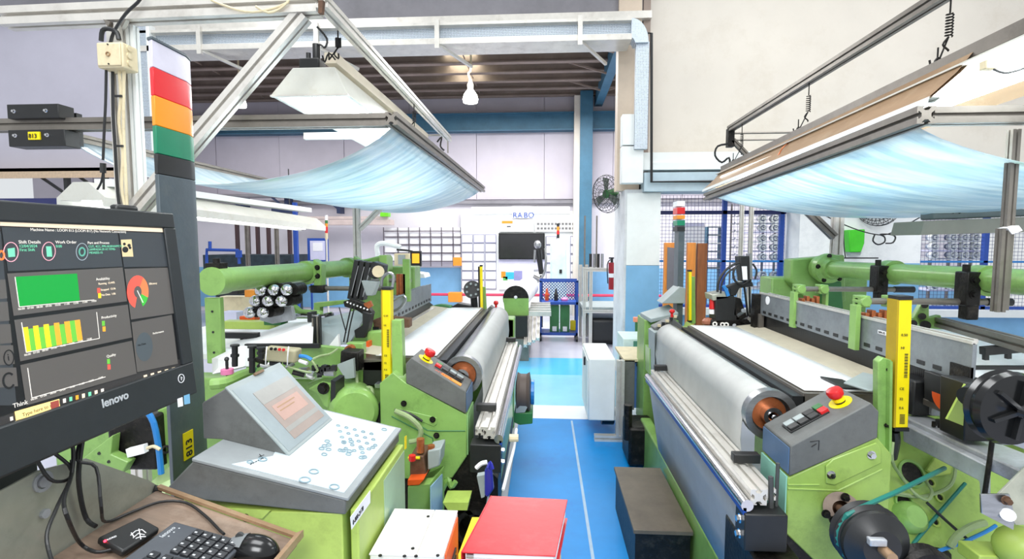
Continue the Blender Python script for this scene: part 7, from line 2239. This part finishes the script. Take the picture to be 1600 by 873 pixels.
sq([(-40, 60), (2, 60), (70, 800), (-10, 800)], 'side_menu', E_PANELD, 0.0022)
for (y0_, x0_) in ((265, 0), (360, 2), (455, 6), (545, 10), (640, 16)):
    sq([(x0_ - 20, y0_), (x0_ + 22 + (y0_ - 265) * 0.08, y0_ - 2), (x0_ + 30 + (y0_ - 265) * 0.08, y0_ + 78), (x0_ - 20, y0_ + 84)], 'menu_button', E_PANEL, 0.0024)
sq([(64, 252), (328, 238), (340, 352), (82, 378)], 'green_chart', E_GREEN, 0.0027)
bars = [E_Y, E_LG, E_Y, E_LG, E_Y, E_LG, E_O, E_LG, E_O, E_LG, E_O, E_LG]
nb = 11
for k in range(nb):
    u0, u1 = k / nb, (k + 1) / nb
    top = lambda u: (96 + (340 - 96) * u, (468 + (434 - 468) * u) + (9 if k % 2 and k < 9 else 0))
    bot = lambda u: (110 + (352 - 110) * u, 572 + (522 - 572) * u)
    sq([top(u0), top(u1), bot(u1), bot(u0)], 'chart_bar', (E_Y if k < 5 else E_O) if k % 2 == 0 else E_LG, 0.0027)


def sline(pts, w, m, name='chart_line', h=0.003):
    b = MB()
    P_ = [SX(*Z(*q), h) for q in pts]
    for a, c in zip(P_[:-1], P_[1:]):
        b.bar(a, c, w, 0.0002, up=tuple(mn))
    return b.build(name, m, MN)


sline([(64, 252), (82, 380), (402, 350)], 0.0012, E_T)
sline([(92, 446), (112, 574), (424, 514), (412, 402)], 0.0012, E_T)
sline([(118, 640), (136, 768), (450, 678)], 0.0012, E_T)
def ell(cx_, cy_, rx, ry, m, name='ring', w=0.0012):
    sline([(cx_ + rx * math.cos(a), cy_ + ry * math.sin(a)) for a in [2 * math.pi * k / 24 for k in range(25)]], w, m, name)
ell(47, 146, 31, 41, em('pinkring', (230, 160, 170), 0.5))
ell(208, 143, 28, 39, em('pinkring', (230, 160, 170), 0.5))
ell(350, 145, 25, 36, em('greyring', (150, 160, 166), 0.4))
sq([(32, 132), (62, 128), (64, 166), (36, 168)], 'calendar_icon', E_M, 0.0026)
sq([(196, 122), (218, 122), (222, 166), (200, 166)], 'page_icon', E_M, 0.0026)
ell(350, 145, 12, 17, em('tealring', (90, 160, 140), 0.4), 'gear_icon', 0.003)
sq([(515, 94), (560, 92), (568, 166), (522, 166)], 'people_card', em('tan', (206, 184, 140), 0.45), 0.0026)
for (x_, y_, r_) in ((530, 112, 6), (534, 136, 13), (550, 118, 7), (554, 128, 6)):
    b = MB()
    pts = [SX(*Z(x_ + r_ * math.cos(a), y_ + r_ * math.sin(a)), 0.003) for a in [2 * math.pi * k / 12 for k in range(12)]]
    b.poly(pts, mn * 0.0002).build('people_icon', E_K, MN)
# gauge
gc = (587, 316)
def arc(a0, a1, m, name):
    b = MB()
    n_ = max(3, int((a1 - a0) / 12))
    for k in range(n_):
        t0, t1 = [math.radians(a0 + (a1 - a0) * (k + j) / n_) for j in (0, 1)]
        q_ = [(gc[0] + rx * math.cos(t), gc[1] + ry * math.sin(t)) for t, rx, ry in ((t0, 46, 70), (t1, 46, 70), (t1, 17, 25), (t0, 17, 25))]
        b.poly([SX(*Z(*q), 0.0027) for q in q_], mn * 0.0003)
    b.build(name, m, MN)
arc(105, 300, E_R, 'gauge_red')
arc(300, 380, em('redorange', (226, 116, 70), 0.5), 'gauge_orange')
arc(20, 62, em('gauge_green', (60, 170, 60), 0.45), 'gauge_green')
sline([(585, 310), (610, 362)], 0.002, E_T, 'gauge_needle')
b = MB()
b.poly([SX(*Z(615 + 36 * math.cos(a), 550 + 62 * math.sin(a)), 0.0026) for a in [2 * math.pi * k / 20 for k in range(20)]], mn * 0.0002).build('grey_dial', em('greydial', (84, 92, 96), 0.12), MN)
for (x_, y_, m) in ((414, 300, E_R), (418, 322, E_Y), (434, 440, E_LG), (437, 464, E_O), (456, 602, E_LG), (458, 626, E_R)):
    sq([(x_, y_), (x_ + 12, y_ - 1), (x_ + 13, y_ + 20), (x_ + 1, y_ + 21)], 'legend_square', m, 0.0027)
def stx(body, x, y, size, m, right=(8, 0), sx=1.0):
    p_ = SX(*Z(x, y), 0.003)
    return text(body, size, p_, (0, 1, 0), -dn, m, MN, name='screen_text', depth=0.0001, sx=sx)
stx('Machine Name : LOOM 813 (LOOM 817) (No Network Connection)', 130, 56, 0.0068, E_T)
stx('Shift Details', 80, 110, 0.0075, E_T)
stx('12/04/2024', 82, 127, 0.0065, E_M)
stx('First Shift', 84, 143, 0.0065, E_M)
stx('Work Order', 237, 110, 0.0075, E_T)
stx('0:00', 239, 127, 0.0065, E_M)
stx('Part and Process', 374, 112, 0.0070, E_T)
stx('CUT, 4CC, PPR-NUKHAFPCY1H', 378, 127, 0.0058, E_M)
stx('LAMPADA-29 AT 97M0-', 379, 140, 0.0058, E_M)
stx('MDA022-15', 381, 154, 0.0058, E_M)
stx('Availability', 410, 268, 0.007, E_T)
stx('Running  12:44%', 420, 286, 0.0055, E_B)
stx('Stopped  12:36', 430, 312, 0.0055, E_B)
stx('No Data  1:06', 433, 334, 0.0055, E_B)
stx('Productivity', 433, 432, 0.007, E_T)
stx('Quality', 455, 597, 0.007, E_T)
stx('Efficiency', 636, 286, 0.006, E_B)
stx('Performance', 652, 498, 0.006, E_T)
stx('No Data', 588, 548, 0.006, E_K)
stx('Think', 56, 812, 0.010, E_T)
for k in range(9):
    stx('%02d:00' % (6 + k), 78 + k * 39, 394 - k * 4.2, 0.0048, E_T)
    if k < 8:
        stx('%02d:00' % (6 + k), 104 + k * 38, 590 - k * 9.6, 0.0048, E_T)
        stx('%02d:00' % (6 + k), 132 + k * 41, 780 - k * 13, 0.0048, E_T)
ell(38, 596, 21, 32, E_K, 'info_icon', 0.0016)
stx('i', 33, 610, 0.016, E_K)
sline([(38 + 24 * math.cos(a), 694 + 32 * math.sin(a)) for a in [math.radians(d_) for d_ in range(30, 320, 20)]], 0.003, E_K, 'refresh_icon')
ell(6, 160, 12, 18, em('orangering', (240, 120, 60), 0.5), 'alert_icon', 0.003)
sq([(62, 826), (252, 772), (256, 808), (68, 864)], 'search_bar', em('searchbar', (238, 206, 130), 0.6), 0.0026)
stx('Type here to search', 96, 848, 0.008, E_K)
sq([(214, 786), (250, 776), (252, 806), (218, 815)], 'search_picture', em('searchpic', (150, 70, 60), 0.4), 0.0029)
for k in range(7):
    x_ = 268 + k * 27
    y_ = 772 - k * 7
    sq([(x_, y_), (x_ + 12, y_ - 3), (x_ + 13, y_ + 15), (x_ + 1, y_ + 18)], 'task_icon', (E_T, E_M, E_O, E_B, E_M, E_B, E_T)[k], 0.0027)
sq([(42, 850), (54, 846), (56, 862), (44, 866)], 'start_icon', E_T, 0.0027)
for k in range(5):
    sq([(612 + k * 30, 672 - k * 8), (626 + k * 30, 668 - k * 8), (627 + k * 30, 676 - k * 8), (613 + k * 30, 680 - k * 8)], 'tray_icon', E_B, 0.0027)
sline([(64, 868), (250, 820), (560, 712), (758, 640)], 0.0008, E_T, 'screen_edge')
# bezel lettering and stickers
text('lenovo', 0.022, WP(160, 637, sA + mn * 0.0085, mn), (0, 1, 0), -dn, mat('silver_lettering', (200, 204, 206), 0.3), MN, name='maker_lettering', bold=0.0005)
pc = WP(283, 591, sA + mn * 0.0085, mn)
MB().ring(pc, pc + mn * 0.0008, 0.010, 0.0085, 18).tube([pc + dn * 0.004 + mn * .0005, pc - dn * 0.004 + mn * .0005, pc + rt_ * 0.004 + mn * .0005], 0.0008, 4, 0).build('white_round_badge', PAPER, MN)
MB().poly([WP(x, y, sA + mn * 0.0085, mn) for x, y in ((277, 623), (285, 620), (286, 634), (278, 636))], mn * 0.0004).build('white_sticker', PAPER, MN)
MB().poly([WP(x, y, sA + mn * 0.0085, mn) for x, y in ((287, 618), (296, 615), (297, 630), (288, 632))], mn * 0.0004).build('blue_sticker', mat('sky_sticker', (130, 190, 226), 0.4), MN)

# ================================================================ FOREGROUND BOTTOM CENTRE
BX = thing('steel_cabinet_box', (-0.3, 1.35, 0), 'white steel box with stained lid and vented side beside the lime cabinet', 'cabinet')
zb = 0.85
Pa, Pb = WZ(617, 796, zb), WZ(716, 797, zb)
Pn = WZ(600, 868, zb).y
xm = WZ(680, 796, zb).x
MB().box((Pa.x, Pn, 0.0), (Pb.x, Pa.y, zb)).build('body', BOARDW, BX, bevel=0.004)
MB().box((Pa.x - 0.001, Pn - 0.001, zb), (xm, Pa.y, zb + 0.004)).build('lid_panel', BOARDW, BX, bevel=0.001)
MB().box((xm + 0.002, Pn - 0.001, zb), (Pb.x, Pa.y, zb + 0.004)).build('lid_panel', WHITE, BX, bevel=0.001)
for q_ in ((669, 807), (645, 857), (594, 868), (632, 869), (650, 869), (684, 868)):
    p = WZ(*q_, zb + 0.004)
    MB().cyl(p, p + V(0, 0, 0.002), 0.0045, 10).build('lid_screw', GREASY, BX)
MB().box((Pb.x, Pn + 0.02, 0.5), (Pb.x + 0.004, Pa.y - 0.02, zb - 0.005)).build('orange_side_edge', ORED, BX)
for k in range(9):
    MB().box((Pb.x + 0.004, Pn + 0.01, 0.62 + k * 0.02), (Pb.x + 0.008, Pa.y - 0.07, 0.63 + k * 0.02)).build('vent_slat', BLACK, BX)
ST = thing('side_cabinet', (-0.08, 1.45, 0), 'low pale cabinet carrying the stack of folders', 'cabinet')
MB().box((-0.235, 1.20, 0.0), (0.055, 1.66, 0.665)).build('body', BEIGE, ST, bevel=0.006)
o = MB().poly([V(-0.255, 1.30, 0.668), V(-0.07, 1.30, 0.668), V(-0.05, 1.64, 0.668), V(-0.235, 1.63, 0.668)], (0, 0, 0.02)).build('yellow_folder', YELLOW, bevel=0.001)
tag(o, 'yellow folder lying under the papers left of the red binder', 'folder')
o = MB().poly([V(-0.195, 1.285, 0.69), V(0.035, 1.28, 0.69), V(0.06, 1.60, 0.69), V(-0.165, 1.60, 0.69)], (0, 0, 0.022)).build('cream_folder', mat('cream_paper', (244, 232, 206), 0.6), bevel=0.001)
tag(o, 'cream folder lying directly under the red binder', 'folder')
RB = thing('red_binder', (-0.07, 1.45, 0.715), 'red ring binder lying on top of the folder stack beside the blue floor', 'binder')
tA, tB, tC, tD = [WZ(x, y, 0.78) for x, y in ((768, 774), (887, 780), (868, 868), (722, 862))]
MB().poly([tA, tB, tC, tD], (0, 0, -0.004)).build('front_cover', REDC, RB, bevel=0.0015)
lo = V(0, 0, -0.062)
ins = lambda p, q, f_: p + (q - p) * f_
cen = (tA + tB + tC + tD) / 4
pp = [ins(p, cen, 0.05) for p in (tA, tB, tC, tD)]
for k in range(3):
    MB().poly([p + V(0, 0, -0.006 - 0.016 * k) for p in pp], (0, 0, -0.0145)).build('paper_block', PAPER, RB, bevel=0.001)
MB().poly([p + lo for p in (tA, tB, tC, tD)], (0, 0, -0.003)).build('back_cover', REDC, RB)
MB().poly([tA, tD, tD + lo, tA + lo], (-0.003, 0, 0)).build('spine', REDC, RB)
MB().cyl(tD + V(0.012, 0.004, -0.012), tD + V(0.03, 0.004, -0.012), 0.006, 8).build('binder_ring', STEEL, RB)
